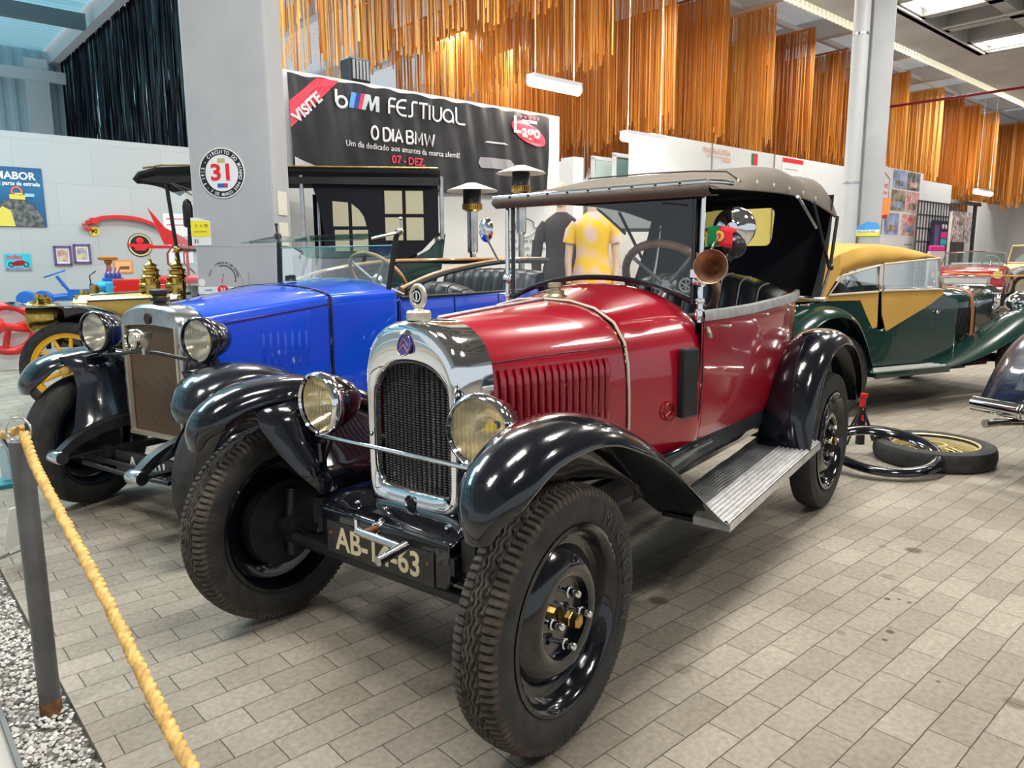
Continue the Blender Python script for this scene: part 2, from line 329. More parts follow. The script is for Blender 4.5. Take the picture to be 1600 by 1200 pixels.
# concrete slab over the near bay with waffle coffers
CONC = mat('pale_concrete', (.46, .455, .44), .75, var=.12, vscale=1.2)
CONCD = mat('coffer_concrete', (.36, .36, .35), .75, var=.1, vscale=2)
ZS = 5.2; x0, x1, y0, y1 = -1.7, 17.25, -10.5, 5.35
sl = MB()
sl.box((20, 5.75, ZS+.3), (60, .8, .6)); sl.box((-2.1, -2.58, ZS+.301), (.8, 15.86, .6)); sl.box((33.7, -2.5, ZS+.302), (32.9, 15.7, .6)); sl.box((-9, -2, ZS+.4), (13, 16.3, .4)); sl.box((10, -11.2, ZS+.303), (60, 1.4, .6))
struct('ceiling', sl, CONC, smooth=0)
rb = MB()
nx, ny = 17, 14
for i in range(nx+1): rb.box((x0+(x1-x0)*i/nx, (y0+y1)/2, ZS+.17), (.2, y1-y0, .34))
for j in range(ny+1): rb.box(((x0+x1)/2, y0+(y1-y0)*j/ny, ZS+.169), (x1-x0, .2, .338))
struct('ceiling', rb, CONCD, smooth=0)
struct('ceiling', MB().box(((x0+x1)/2, (y0+y1)/2, ZS+.48), (x1-x0, y1-y0, .24)), CONC, smooth=0)
cp = MB()
for t_ in (5.28, 2.4, -1.4): cp.tube([(-1, t_, ZS-.04), (17, t_, ZS-.04)], .02, 6)
for s_ in (12.1, 14.6, 16.7): cp.tube([(s_, 5.2, ZS-.045), (s_, -5, ZS-.045)], .02, 6)
struct('trim_3', cp, mat('conduit_grey', (.55, .55, .53), .5), smooth=60)
# toothed edge of the slab, daylight through the sheeting painted as a glow
te = MB(); te2 = MB()
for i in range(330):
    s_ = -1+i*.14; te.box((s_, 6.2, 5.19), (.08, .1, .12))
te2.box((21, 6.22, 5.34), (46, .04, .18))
struct('trim_4', te, mat('daylit_teeth', (.85, .8, .62), .5, emit=(1, .93, .7), es=.35), smooth=0); struct('trim_5', te2, SATIN, smooth=0)
# far end wall
struct('wall_right', corr((34.5, 24, 0), (34.5, -9, 0), (0, 0, 6.7), 110, .05), mat('beige_cladding', (.5, .46, .41), .6), smooth=0)
# partition walls
PW = mat('white_partition', (.74, .74, .74), .55, var=.03, vscale=1)
struct('wall_partition', MB().box((5.46, 7.72, 1.6), (4.24, .44, 3.2)), PW, smooth=0)
struct('wall_partition', MB().box((16.1, 7.72, 1.6), (13.0, .44, 3.2)), PW, smooth=0)
for i, s_ in enumerate((11.25, 13.3)): struct('trim_%d' % (6+i), MB().box((s_, 7.49, 1.6), (.012, .02, 3.2)), GREY, smooth=0)
# corrugated grey cubicle with glazed showcase on the far side of the gap
GW = mat('light_grey_cladding', (.5, .5, .51), .6)
struct('wall_cubicle', MB().box((8.75, 9.2, 1.45), (1.5, .2, 2.9)), GW, smooth=0)
struct('wall_cubicle', MB().box((9.62, 9.2, 1.5), (.25, .3, 3.0)), PW, smooth=0)
# low white partitions at the far right
struct('wall_far', MB().box((31.6, 9.1, 1.6), (4.6, .15, 3.2)).box((33.6, 6.4, 1.65), (.15, 5.3, 3.3)), PW, smooth=0)
# sprinkler pipe
rp = MB().tube([(20, 3.0, 4.96), (20, 8.3, 5.0)], .03, 8)
struct('trim_8', rp, mat('red_pipe', (.3, .01, .03), .4), smooth=60)
# ================= COLUMNS, BANNER, SIGNS =================
COLP = mat('grey_painted_column', (.43, .44, .455), .6, var=.05, vscale=3, bump=.15, bscale=30)
cl = thing('column', 'wide grey painted concrete column carrying the round number 31 rally sign', 'column', (-1.4755, -3.1025, 0), atan2(.876, -.482))
# local x runs along the face, local -y faces the viewer
FX = V((-.482, .876, 0)); FN = V((.876, .482, 0))
cl.rotation_euler = (0, 0, atan2(FX.y, FX.x))
mb = MB(); q = 10; w_, t_ = .31, .24
poly = [(-w_, 0), (w_, 0), (w_, t_), (-w_, t_)]
mb.prism(poly, lambda x, y: V((x, y, 0)), lambda x, y: V((x, y, 6.6)))
mb.build('column_shaft', COLP, cl, smooth=0, mods=[BEV(.025, 3)])
MB().box((0, 0, 1.37), (.6, .003, .004)).build('formwork_seam', mat('pale_seam', (.46, .47, .48), .6), cl, smooth=0)
def disc(mb, c, r, y0, y1, n=48):  # disc standing in local XZ plane
    mb.prism([(r*cos(2*pi*i/n), r*sin(2*pi*i/n)) for i in range(n)], lambda x, y: V((c[0]+x, y0, c[1]+y)), lambda x, y: V((c[0]+x, y1, c[1]+y)))
    return mb
def ring(mb, c, r0, r1, y0, y1, n=64):
    rows = []
    for i in range(n):
        a = 2*pi*i/n; rows.append([V((c[0]+r*cos(a), y, c[1]+r*sin(a))) for r, y in ((r0, y0), (r1, y0), (r1, y1), (r0, y1))])
    mb.grid(rows, cu=True, cv=True); return mb
def TX(x, z, y): return basis((x, y, z), (1, 0, 0), (0, 0, 1))      # text on a local XZ face looking to -y
SW = mat('sign_white', (.82, .82, .82), .4); SB = mat('sign_black', (.015, .015, .015), .4); SR = mat('sign_red', (.75, .02, .03), .4); SY = mat('sign_yellow', (.9, .78, .03), .4)
SBL = mat('sign_blue', (.02, .12, .5), .4); SG = mat('sign_grey', (.45, .45, .46), .5); STEAL = mat('sign_turquoise', (.05, .5, .6), .4); SOR = mat('sign_orange', (.85, .25, .05), .4)
def hang(name, label, cat, base, x, z, y=-.002, group=None):
    # a thing fixed to the face of another frame (column or wall) given by its matrix
    o = bpy.data.objects.new(name, None); COL.objects.link(o); o.empty_display_size = .1
    o.matrix_world = base @ Matrix.Translation((x, y, z)); return tag(o, label, cat, group)
bpy.context.view_layer.update()
CM = cl.matrix_world.copy()
s = hang('rally_sign', 'round black and white rally sign with a big red number 31 on the column', 'sign', CM, -.062, 1.862)
disc(MB(), (0, 0), .168, -.006, 0).build('sign_board', SW, s, smooth=30)
ring(MB(), (0, 0), .122, .16, -.008, -.005).build('black_ring', SB, s, smooth=30)
arctext('1912 - CIRCUITO DO MINHO', .033, .129, pi/2, TX(0, 0, -.009), SW, s, bold=.0006, step=.158, xs=.9)
arctext('6 - 7 DE MARÇO 2004', .028, .152, -pi/2, TX(0, 0, -.009), SW, s, inward=True, bold=.0006, step=.118, xs=.85)
text('31', .15, TX(0, -.045, -.008), SR, s, bold=.004, xs=1.15)
MB().box((0, -.007, .083), (.055, .002, .03)).build('small_crest', mat('dull_gold', (.5, .48, .2), .5), s, smooth=0)
MB().box((.0, -.007, -.083), (.075, .002, .028)).build('sponsor_strip', SBL, s, smooth=0)
MB().box((.024, -.009, -.081), (.022, .002, .018)).build('sponsor_mark', SR, s, smooth=0)
s = hang('notice_sign', 'yellow and white number plate sign at the left edge of the column', 'sign', CM, -.252, 1.467)
pl_ = [(-.07, -.09), (.075, -.09), (.075, .075), (.03, .085), (-.01, .098), (-.07, .1)]
MB().prism(pl_, lambda x, y: V((x, 0, y)), lambda x, y: V((x, -.005, y))).build('sign_board', SW, s, smooth=0)
MB().prism([(-.07, -.03), (.072, -.03), (.072, .07), (.0, .08), (-.07, .08)], lambda x, y: V((x, -.004, y)), lambda x, y: V((x, -.007, y))).build('yellow_field', SY, s, smooth=0)
text('31', .04, TX(-.035, -.075, -.006), SB, s); text('A  A', .03, TX(-.01, .035, -.008), mat('sign_ochre', (.5, .4, .02), .5), s); text('LUCIO ARTICO', .014, TX(0, .0, -.008), mat('sign_ochre'), s)
ring(MB(), (.045, .045), .008, .011, -.009, -.007, 20).build('small_ring', SB, s, smooth=30)
s = hang('rally_plate', 'rally plate with dial gauge arc and small red 31 oval low on the column', 'sign', CM, -.11, 1.15)
arc = [(-.19, -.11), (.19, -.11), (.19, .045), (.115, .055)]+[(.01+.125*cos(a), .0+.12*sin(a)) for a in [pi*k/14 for k in range(1, 14)]]+[(-.17, .03), (-.19, 0)]
MB().prism(arc, lambda x, y: V((x, 0, y)), lambda x, y: V((x, -.005, y))).build('sign_board', SG, s, smooth=0)
MB().box((0, -.006, -.085), (.38, .003, .05)).build('white_band', SW, s, smooth=0)
arctext('1912 - CIRCUITO DO MINHO', .021, .101, pi/2, TX(.01, .0, -.0065), SB, s, step=.125)
mb = MB().tube([(.01+.088*cos(a), -.006, .088*sin(a)) for a in [pi*.62-k*pi*.72/16 for k in range(17)]], .003, 6); mb.build('dial_arc', SB, s)
MB().tube([(-.01, -.007, -.035), (.012, -.007, .03)], .002, 6).build('dial_needle', SR, s)
e = MB(); e.prism([(.042*cos(2*pi*i/32), -.08+.03*sin(2*pi*i/32)) for i in range(32)], lambda x, y: V((x+.0, -.006, y)), lambda x, y: V((x, -.01, y))); e.build('red_oval', SR, s, smooth=0)
text('31', .04, TX(0, -.094, -.0105), SW, s, bold=.001)
text('AVETEL', .018, TX(-.11, -.09, -.008), SBL, s); text('OS MOVEIS ANTIGOS', .011, TX(.125, -.088, -.008), SBL, s); MB().box((.065, -.008, -.083), (.02, .002, .024)).build('blue_mark', SBL, s, smooth=0)
disc(MB(), (-.158, -.03), .026, -.007, -.004, 24).build('white_disc', SW, s, smooth=0)
s = hang('edge_plate', 'white enamel plate with red edge on the narrow left side of the column', 'sign', CM @ Matrix.Translation((-.312, .02, 0)) @ Matrix.Rotation(pi/2, 4, 'Z'), 0, 0)
s.matrix_world = CM @ Matrix.Translation((-.314, .12, 1.95)) @ Matrix.Rotation(-pi/2, 4, 'Z')
MB().box((0, 0, 0), (.14, .006, .2)).build('sign_board', SW, s, smooth=0); MB().box((0, -.003, -.09), (.14, .006, .012)).box((0, -.003, .09), (.14, .006, .012)).build('red_edge', SR, s, smooth=0)
for k, z in enumerate((1.66, 1.45)):
    s = hang('edge_plate', ['upper', 'lower'][k]+' cream plate on the narrow right side of the column', 'sign', CM, 0, 0)
    s.matrix_world = CM @ Matrix.Translation((.314, .1, z)) @ Matrix.Rotation(pi/2, 4, 'Z')
    MB().box((0, 0, 0), (.13, .006, .16)).build('sign_board', mat('cream_enamel', (.75, .72, .6), .4), s, smooth=0)
# right column: square post with a round drain pipe in front of it
c2 = thing('column', 'grey column with a round drain pipe behind the green sports car', 'column', (-8.806, -.78, 0), 0)
c2.rotation_euler = (0, 0, atan2(.434, -.104)+0.0)
mb = MB(); mb.prism([(-.015, 0), (.235, 0), (.235, .3), (-.12, .3), (-.12, .14), (-.015, .14)], lambda x, y: V((x, y, 0)), lambda x, y: V((x, y, 5.2))); mb.build('column_shaft', COLP, c2, smooth=0, mods=[BEV(.01, 2)])
MB().tube([(-.14, -.04, 0), (-.14, -.04, 5.2)], .095, 24).build('drain_pipe', mat('light_grey_pipe', (.5, .51, .52), .45), c2)
for z in (2.2, 3.95): MB().lathe([(.095, -.012), (.101, -.012), (.101, .012), (.095, .012)], (-.14, -.04, z)).build('pipe_clip', STEEL, c2)
bpy.context.view_layer.update(); CM2 = c2.matrix_world.copy()
s = hang('rally_plate', 'small blue and yellow rally plate on the right column', 'sign', CM2, .07, 1.62)
MB().prism([(-.15, -.08), (.15, -.08), (.15, .03), (.12, .08), (0, .1), (-.08, .05), (-.15, .04)], lambda x, y: V((x, 0, y)), lambda x, y: V((x, -.006, y))).build('sign_board', mat('plate_sky_blue', (.08, .35, .75), .4), s, smooth=0)
MB().box((0, -.007, -.02), (.3, .003, .035)).build('white_band', SW, s, smooth=0); MB().box((0, -.007, -.06), (.3, .003, .04)).build('yellow_band', SY, s, smooth=0)
text('RALLYE DE LANÇ', .03, TX(0, -.032, -.009), SBL, s, xs=.9)
s = hang('orange_plate', 'small orange plate beside the rally posters on the right column', 'sign', CM2, .27, 1.9, y=.02)
MB().box((0, 0, 0), (.1, .006, .2)).build('sign_board', SOR, s, smooth=0)
# ---- banner
HM = H.copy()
def wall_T(s, t, z): return HM @ Matrix.Translation((s, t, z))   # local x along the wall, local z up, faces -y (towards the camera)
BX0, BX1, BZ0, BZ1 = 3.6, 7.3, 2.1, 3.16
bn = bpy.data.objects.new('banner', None); COL.objects.link(bn); bn.matrix_world = wall_T(0, 7.45, 0)
tag(bn, 'long black festival banner with white lettering hung on the white partition', 'banner')
def bz(u, v):  # sag and folds
    return -.02-.012*sin(u*9+v*3)*(.4+v)-.012*sin(u*23-v*5)*.5-.018*sin(u*2.1+2*v)
rows = []
for i in range(141):
    u = i/140*(BX1-BX0); r = []
    for j in range(21):
        v = j/20; z = BZ1-v*(BZ1-BZ0)-(.02*sin(u*8)**2)*(1-v)-.05*v*(1-abs(u/1.85-1))*.5
        r.append(V((BX0+u, bz(u, v), z)))
    rows.append(r)
BK = mat('black_banner_vinyl', (.022, .021, .025), .35, var=.3, vscale=4)
MB().grid(rows).build('banner_sheet', BK, bn, smooth=60)
BWH = mat('banner_white_print', (.8, .78, .78), .4); BRD = mat('banner_red_print', (.8, .05, .09), .4)
def drape(o):  # lay flat lettering onto the folded sheet
    for v in o.data.vertices:
        u = v.co.x-BX0; w = (BZ1-v.co.z)/(BZ1-BZ0); v.co.y += bz(u, w)-.006-(.012 if 'lettering' in o.name or 'wordmark' in o.name else 0)
def BT(body, size, x, z, m, rot=0, **k):
    o = text(body, size, basis((x, 0, z), (cos(rot), 0, sin(rot)), (-sin(rot), 0, cos(rot))), m, bn, depth=.002, **k)
    drape(o); return o
def BP(poly, m, name, off=.0):
    b = MB(); n = len(poly); b.add([V((x, -off, z)) for x, z in poly], [tuple(range(n))]); 
    o = b.build(name, m, bn, smooth=0, mods=[SOL(.003)]); bm = bmesh.new(); bm.from_mesh(o.data)
    bmesh.ops.triangulate(bm, faces=bm.faces); bmesh.ops.subdivide_edges(bm, edges=bm.edges, cuts=5, use_grid_fill=True); bm.to_mesh(o.data); bm.free(); drape(o); return o
BP([(3.60, 2.62), (3.60, 2.88), (3.92, 3.15), (4.17, 3.15)], BRD, 'red_ribbon', .003); BT('VISITE', .15, 3.82, 2.80, BWH, radians(42), bold=.005)
# festival wordmark: rounded strokes
def stroke(pts, x, z, sc, m=None, name='wordmark_letter', r=.014):
    b = MB()
    for seg in pts:
        b.tube([V((x+px*sc, 0, z+pz*sc)) for px, pz in seg], r, 6)
    for i, p in enumerate(b.v): b.v[i] = (p[0], p[1]*.25, p[2])
    o = b.build(name, m or BWH, bn, smooth=60); drape(o); return o
def arcp(cx, cz, r, a0, a1, n=10, sx=1): return [(cx+r*cos(a0+(a1-a0)*i/n)*sx, cz+r*sin(a0+(a1-a0)*i/n)) for i in range(n+1)]
stroke([[(0, 1.5), (0, .4)], arcp(.5, .45, .45, pi, -pi, 20)], 4.13, 2.885, .12, r=.015)
BP([(4.270, 2.895), (4.329, 2.895), (4.374, 3.059), (4.314, 3.059)], mat('stripe_light_blue', (.1, .35, .75), .4), 'stripe', .004)
BP([(4.329, 2.895), (4.388, 2.895), (4.433, 3.059), (4.374, 3.059)], mat('stripe_dark_blue', (.02, .05, .3), .4), 'stripe', .004)
BP([(4.388, 2.895), (4.433, 2.895), (4.477, 3.059), (4.433, 3.059)], BRD, 'stripe', .004)
BP([(4.433, 2.895), (4.477, 2.895), (4.522, 3.002), (4.536, 2.895), (4.566, 2.895), (4.618, 3.002), (4.618, 2.895), (4.670, 2.895), (4.670, 3.059), (4.618, 3.059), (4.566, 2.961), (4.544, 3.059), (4.477, 3.059)], mat('silver_print', (.6, .68, .72), .3), 'stripe', .004)
FZ, FS = 2.895, .137
lets = [[arcp(.5, .9, .3, pi/2, pi, 6)+[(.2, 0)], [(.5, 1.2), (.9, 1.2)], [(.2, .6), (.8, .6)]],
        [[(.9, 1.2), (.5, 1.2)]+arcp(.6, .6, .6, pi/2+.2, 3*pi/2, 10)[1:]+[(.9, 0)], [(.1, .6), (.8, .6)]],
        [[(1.0, 1.2), (.65, 1.2)]+arcp(.65, .95, .25, pi/2, pi, 5)+[(.4, .3)]+arcp(.15, .25, .25, 0, -pi/2, 5)+[(0, 0)]],
        [[(.1, 1.2), (1.0, 1.2)], [(.55, 1.2), (.55, 0)]],
        [[(.4, 1.2), (.4, 0)]],
        [[(.1, 1.2), (.1, .5)]+arcp(.5, .45, .45, pi, 2*pi, 8)+[(.95, 1.2)]],
        [arcp(.5, .55, .5, 0, 2*pi, 18), [(1.0, .55), (1.0, 0)]],
        [[(.2, 1.4), (.2, .4)]+arcp(.55, .38, .38, pi, 3*pi/2, 6)+[(1.1, 0)]]]
x = 4.76
for g, w in zip(lets, (.16, .17, .17, .125, .12, .185, .19, .18)):
    stroke(g, x, FZ-.0, FS, r=.0125); x += w*.86

BIG = {'O': [[(.42+.40*cos(a), .6+.6*sin(a)) for a in [2*pi*k/18 for k in range(19)]]], 'D': [[(0, 0), (0, 1.2), (.35, 1.2)]+[(.35+.42*cos(a), .6+.6*sin(a)) for a in [pi/2-pi*k/10 for k in range(11)]]+[(0, 0)]], 'I': [[(0, 0), (0, 1.2)]],
       'A': [[(0, 0), (.42, 1.2), (.84, 0)], [(.16, .4), (.68, .4)]], 'B': [[(0, 0), (0, 1.2), (.4, 1.2)]+[(.4+.28*cos(a), .9+.28*sin(a)) for a in [pi/2-pi*k/8 for k in range(9)]]+[(0, .62), (.42, .62)]+[(.42+.32*cos(a), .31+.31*sin(a)) for a in [pi/2-pi*k/8 for k in range(9)]]+[(0, 0)]],
       'M': [[(0, 0), (.05, 1.2), (.5, .3), (.95, 1.2), (1.0, 0)]], 'W': [[(0, 1.2), (.28, 0), (.6, 1.05), (.92, 0), (1.2, 1.2)]]}
x = 4.55
for ch, adv in (('O', 1.5), ('D', 1.02), ('I', .28), ('A', 1.42), ('B', 1.05), ('M', 1.3), ('W', 1)):
    stroke(BIG[ch], x, 2.60, .112, r=.0135); x += adv*.112
BT('Um dia dedicado aos amantes da marca alemã!', .09, 5.0, 2.495, BWH, xs=.88, spacing=1.04); BT('07 - DEZ.', .12, 5.05, 2.365, BRD, bold=.003, xs=.95, spacing=1.04)
BP([(3.62, 2.33), (3.62, 2.13), (4.3, 2.13)], mat('banner_pale_print', (.6, .55, .58), .4), 'pale_corner', .004)
BP([(6.22, 2.74), (6.5, 2.74), (6.56, 2.72), (6.18, 2.72)], mat('banner_pale_print'), 'pale_streak', .004)
BP([(6.12, 2.54), (6.6, 2.54), (6.68, 2.49), (6.64, 2.41), (6.12, 2.41), (6.08, 2.47)], mat('banner_grey_print', (.32, .3, .33), .4), 'pale_patch', .004)
o = MB(); n = 32; o.add([V((6.92+.31*cos(2*pi*i/n)*cos(-.35)-.12*sin(2*pi*i/n)*sin(-.35), -.006, 2.9+.3*cos(2*pi*i/n)*sin(-.35)+.12*sin(2*pi*i/n)*cos(-.35))) for i in range(n)], [tuple(range(n))])
o = o.build('red_oval', BRD, bn, smooth=0, mods=[SOL(.003)]); drape(o)
o = BT('L', .29, 6.70, 2.89, BWH, bold=.004); o.location.y = -.015; o = BT('ago', .22, 6.94, 2.85, BWH, bold=.004); o.location.y = -.02; BT('DISCOUNT', .05, 6.94, 3.03, BWH, bold=.001)
for k in range(5):
    a = MB(); rr = .045 if k == 2 else .024; cx = 6.94+(k-2)*.075; a.add([V((cx+(rr if i % 2 == 0 else rr*.42)*sin(pi*i/5), -.012, 3.10+(rr if i % 2 == 0 else rr*.42)*cos(pi*i/5))) for i in range(10)], [tuple(range(10))]); o = a.build('star', BRD, bn, smooth=0, mods=[SOL(.003)]); drape(o)
# speaker box on top of the partition, not a lamp
t_ = hallthing('speaker', 'black ribbed floodlight box standing on top of the bannered partition', 'light', 4.5, 7.62, 3.2)
MB().box((0, 0, .13), (.26, .22, .26)).build('housing', SATIN, t_, smooth=0, mods=[BEV(.02, 2)])
g = MB()
for i in range(5): g.box((-.085+i*.042, -.115, .13), (.024, .02, .2))
g.build('louvre', mat('louvre_grey', (.32, .33, .34), .4), t_, smooth=0)
# ---- hanging fringe curtains
ORG = [mat('orange_fringe', (.70, .29, .045), .38, spec=.6), mat('deep_orange_fringe', (.50, .17, .025), .42, spec=.6), mat('golden_fringe', (.80, .46, .12), .34, spec=.6)]
for m_ in ORG:
    nt = m_.node_tree; b_ = nt.nodes['Principled BSDF']; tr = nt.nodes.new('ShaderNodeBsdfTranslucent'); tr.inputs[0].default_value = b_.inputs['Base Color'].default_value
    mx = nt.nodes.new('ShaderNodeMixShader'); mx.inputs[0].default_value = .45; out = nt.nodes['Material Output']
    nt.links.new(b_.outputs[0], mx.inputs[1]); nt.links.new(tr.outputs[0], mx.inputs[2]); nt.links.new(mx.outputs[0], out.inputs['Surface'])
def fringe(s_, t0, t1, ztop, zbot, gap, wd, pal, dens=1.0, jit=.25, layers=2, twist=.5):
    b = MB(); 
    for ly in range(layers):
        n = int((t1-t0)/gap)
        for i in range(n):
            if random.random() > dens: continue
            t = t0+(i+random.random()*.6)*gap; x = s_+ly*.05+random.uniform(-.015, .015); w = wd*random.uniform(.6, 1.3)
            zb = zbot+abs(random.gauss(0, jit))*.55+.12*sin(t*5+ly)*jit*2; a = random.uniform(-.9, .9)+pi/2; dx, dt = cos(a)*w/2, sin(a)*w/2
            rows = []; m = 5; ox = random.uniform(-.02, .02); ot = random.uniform(-.03, .03)
            for j in range(m+1):
                f = j/m; z = ztop+(zb-ztop)*f; tw = a+f*random.uniform(-twist, twist); dx, dt = cos(tw)*w/2, sin(tw)*w/2
                rows.append([V((x-dx+ox*f*f, t-dt+ot*f*f, z)), V((x+dx+ox*f*f, t+dt+ot*f*f, z))])
            b.k = random.choice(pal); b.grid(rows)
    b.box((s_, (t0+t1)/2, ztop+.02), (.04, t1-t0, .03))
    return b
FR = [(3.9, 7.9, 8.9, 6.3, 4.9, .06, .03, (0, 1, 0), .6), (4.7, 7.85, 10.6, 6.4, 3.55, .06, .03, (0, 0, 1, 2), .42), (5.9, 7.9, 13, 6.4, 5.0, .06, .03, (0, 2, 1), .5), (6.9, 7.9, 13, 6.3, 4.35, .05, .03, (0, 2, 2), .5),
      (8.0, 7.9, 13.5, 6.1, 4.8, .045, .032, (0, 1), .7), (9.2, 8.0, 14, 6.0, 4.25, .045, .032, (2, 0, 1), .8), (10.7, 7.9, 15, 6.3, 3.3, .04, .035, (0, 0, 1), 1), (12.2, 7.9, 15, 5.95, 3.35, .04, .035, (0, 0, 1), 1),
      (13.8, 7.9, 15, 6.0, 3.3, .04, .038, (0, 2), 1), (15.4, 7.9, 15, 5.9, 3.3, .04, .04, (1, 1, 0), .9), (16.9, 7.9, 15, 5.75, 3.3, .045, .045, (0, 1), .85), (18.4, 7.9, 15, 5.7, 3.2, .045, .045, (1, 0), .9),
      (20.3, 7.9, 15, 5.8, 3.25, .045, .05, (2, 0), 1), (22.6, 7.9, 15, 5.75, 3.2, .05, .055, (2, 2, 0), 1), (24.2, 7.9, 15, 5.75, 3.1, .05, .06, (1, 1), 1), (25.6, 7.9, 15, 5.7, 3.1, .055, .06, (0, 1), 1),
      (27.3, 7.9, 16, 5.7, 3.05, .06, .07, (0, 0, 2), 1), (30.8, 6.2, 16, 5.8, 3.0, .06, .07, (0, 1), 1)]
WHERE = ['nearest, above the left end of the bannered partition', 'above the floodlight box', 'behind the left half of the banner', 'over the middle of the banner', 'over the right half of the banner', 'just past the right end of the banner',
         'above the gap beside the glowing tube lamp', 'over the grey cubicle', 'above the left end of the second partition', 'above the flag print on the partition', 'left of the right column', 'partly hidden by the right column',
         'just right of the right column', 'above the rally posters, golden', 'above the rally posters, dark', 'past the end of the partition', 'second farthest at the right edge', 'farthest at the right edge of the hall']
for i, (f, wh) in enumerate(zip(FR, WHERE)):
    random.seed(100+i); o = fringe(*f[:5], f[5]*(.62 if i > 5 else 1), f[6]*(.62 if i > 5 else 1), f[7], f[8], .4 if i > 5 else .25).build('fringe_curtain', ORG, None, smooth=0); o.matrix_world = H
    tag(o, ('orange' if 2 not in f[7] else 'golden orange')+' fringe curtain hanging from the roof '+wh, 'curtain', 'orange fringe curtains', kind='stuff')
random.seed(77)
BF = [mat('black_foil_fringe', (.003, .004, .008), .35, spec=.35), mat('glossy_fringe', (.16, .2, .22), .15, .9), mat('navy_fringe', (.004, .006, .016), .35, spec=.4)]
o = fringe(4.95, 13.9, 24, 6.5, 2.9, .03, .032, (0, 0, 2, 0, 0, 2, 1), 1, .25, 3, 3.0).build('fringe_curtain', BF, None, smooth=0); o.matrix_world = H
tag(o, 'glossy black foil fringe curtain beyond the block wall on the left', 'curtain', kind='stuff')
# ---- hanging tube lamps
TUBE = mat('glowing_lamp_tube', (1, .98, .9), .4, emit=(1, .95, .82), es=7)
for k, (s0, t0, z0, L_, lab) in enumerate([(7.2, 7.2, 3.50, .88, 'long glowing tube lamp hanging before the orange fringe right of the banner'), (9.12, 7.25, 3.02, .95, 'glowing tube lamp hanging above the grey cubicle'),
                                         (24.9, 7.42, 3.12, 1.3, 'far glowing tube lamp above the end of the rally posters')]):
    t_ = hallthing('tube_lamp', lab, 'lamp', s0, t0, z0, 0)
    MB().box((0, 0, .06), (L_, .14, .05)).tube([(-L_*.4, 0, .08), (-L_*.4, 0, 6.31-z0 if k == 2 else 6.5-z0)], .006, 5).tube([(L_*.4, 0, .08), (L_*.4, 0, 6.31-z0 if k == 2 else 6.5-z0)], .006, 5).build('housing', WHITE, t_, smooth=0)
    MB().tube([(-L_/2, 0, 0), (L_/2, 0, 0)], .07, 14).build('tube', TUBE, t_)
    area('tube_lamp_light', hall(s0, t0, z0-.12), L_, 22, (1, .9, .7), (0, 0, AL), .3); area('tube_lamp_light', hall(s0, t0, z0+.16), L_, 30, (1, .9, .7), (pi, 0, AL), .3)
CW, CD = 18.95/17, 15.85/14
SPOT = ['over the paving just ahead of the camera', 'over the middle of the paving', 'over the red car', 'over the green car', 'over the walkway', 'in the rear row nearest the camera', 'in the rear row farther along', 'nearest the upper right corner', 'beside the slab edge at the upper right', 'at the coffer corner on the right']
for k, (s_, t_, z_, p_) in enumerate(LAMPS+[(13.3, 4.8, 5, 0), (16.7, 4.8, 5, 0), (15.7, 3.6, 5, 0)]):
    s_ = -1.7+CW*(int((s_+1.7)/CW)+.5); t_ = -10.5+CD*(int((t_+10.5)/CD)+.5)
    o = hallthing('coffer_lamp', 'glowing coffer lamp in the waffle slab '+SPOT[k], 'lamp', s_, t_, 5.36, 0)
    MB().box((0, 0, -.0), (.86, .84, .08)).build('housing', WHITE, o, smooth=0); MB().box((0, 0, -.06), (.8, .76, .05)).build('diffuser', mat('glowing_diffuser', (1, 1, 1), .4, emit=(1, .95, .84), es=8), o, smooth=0)
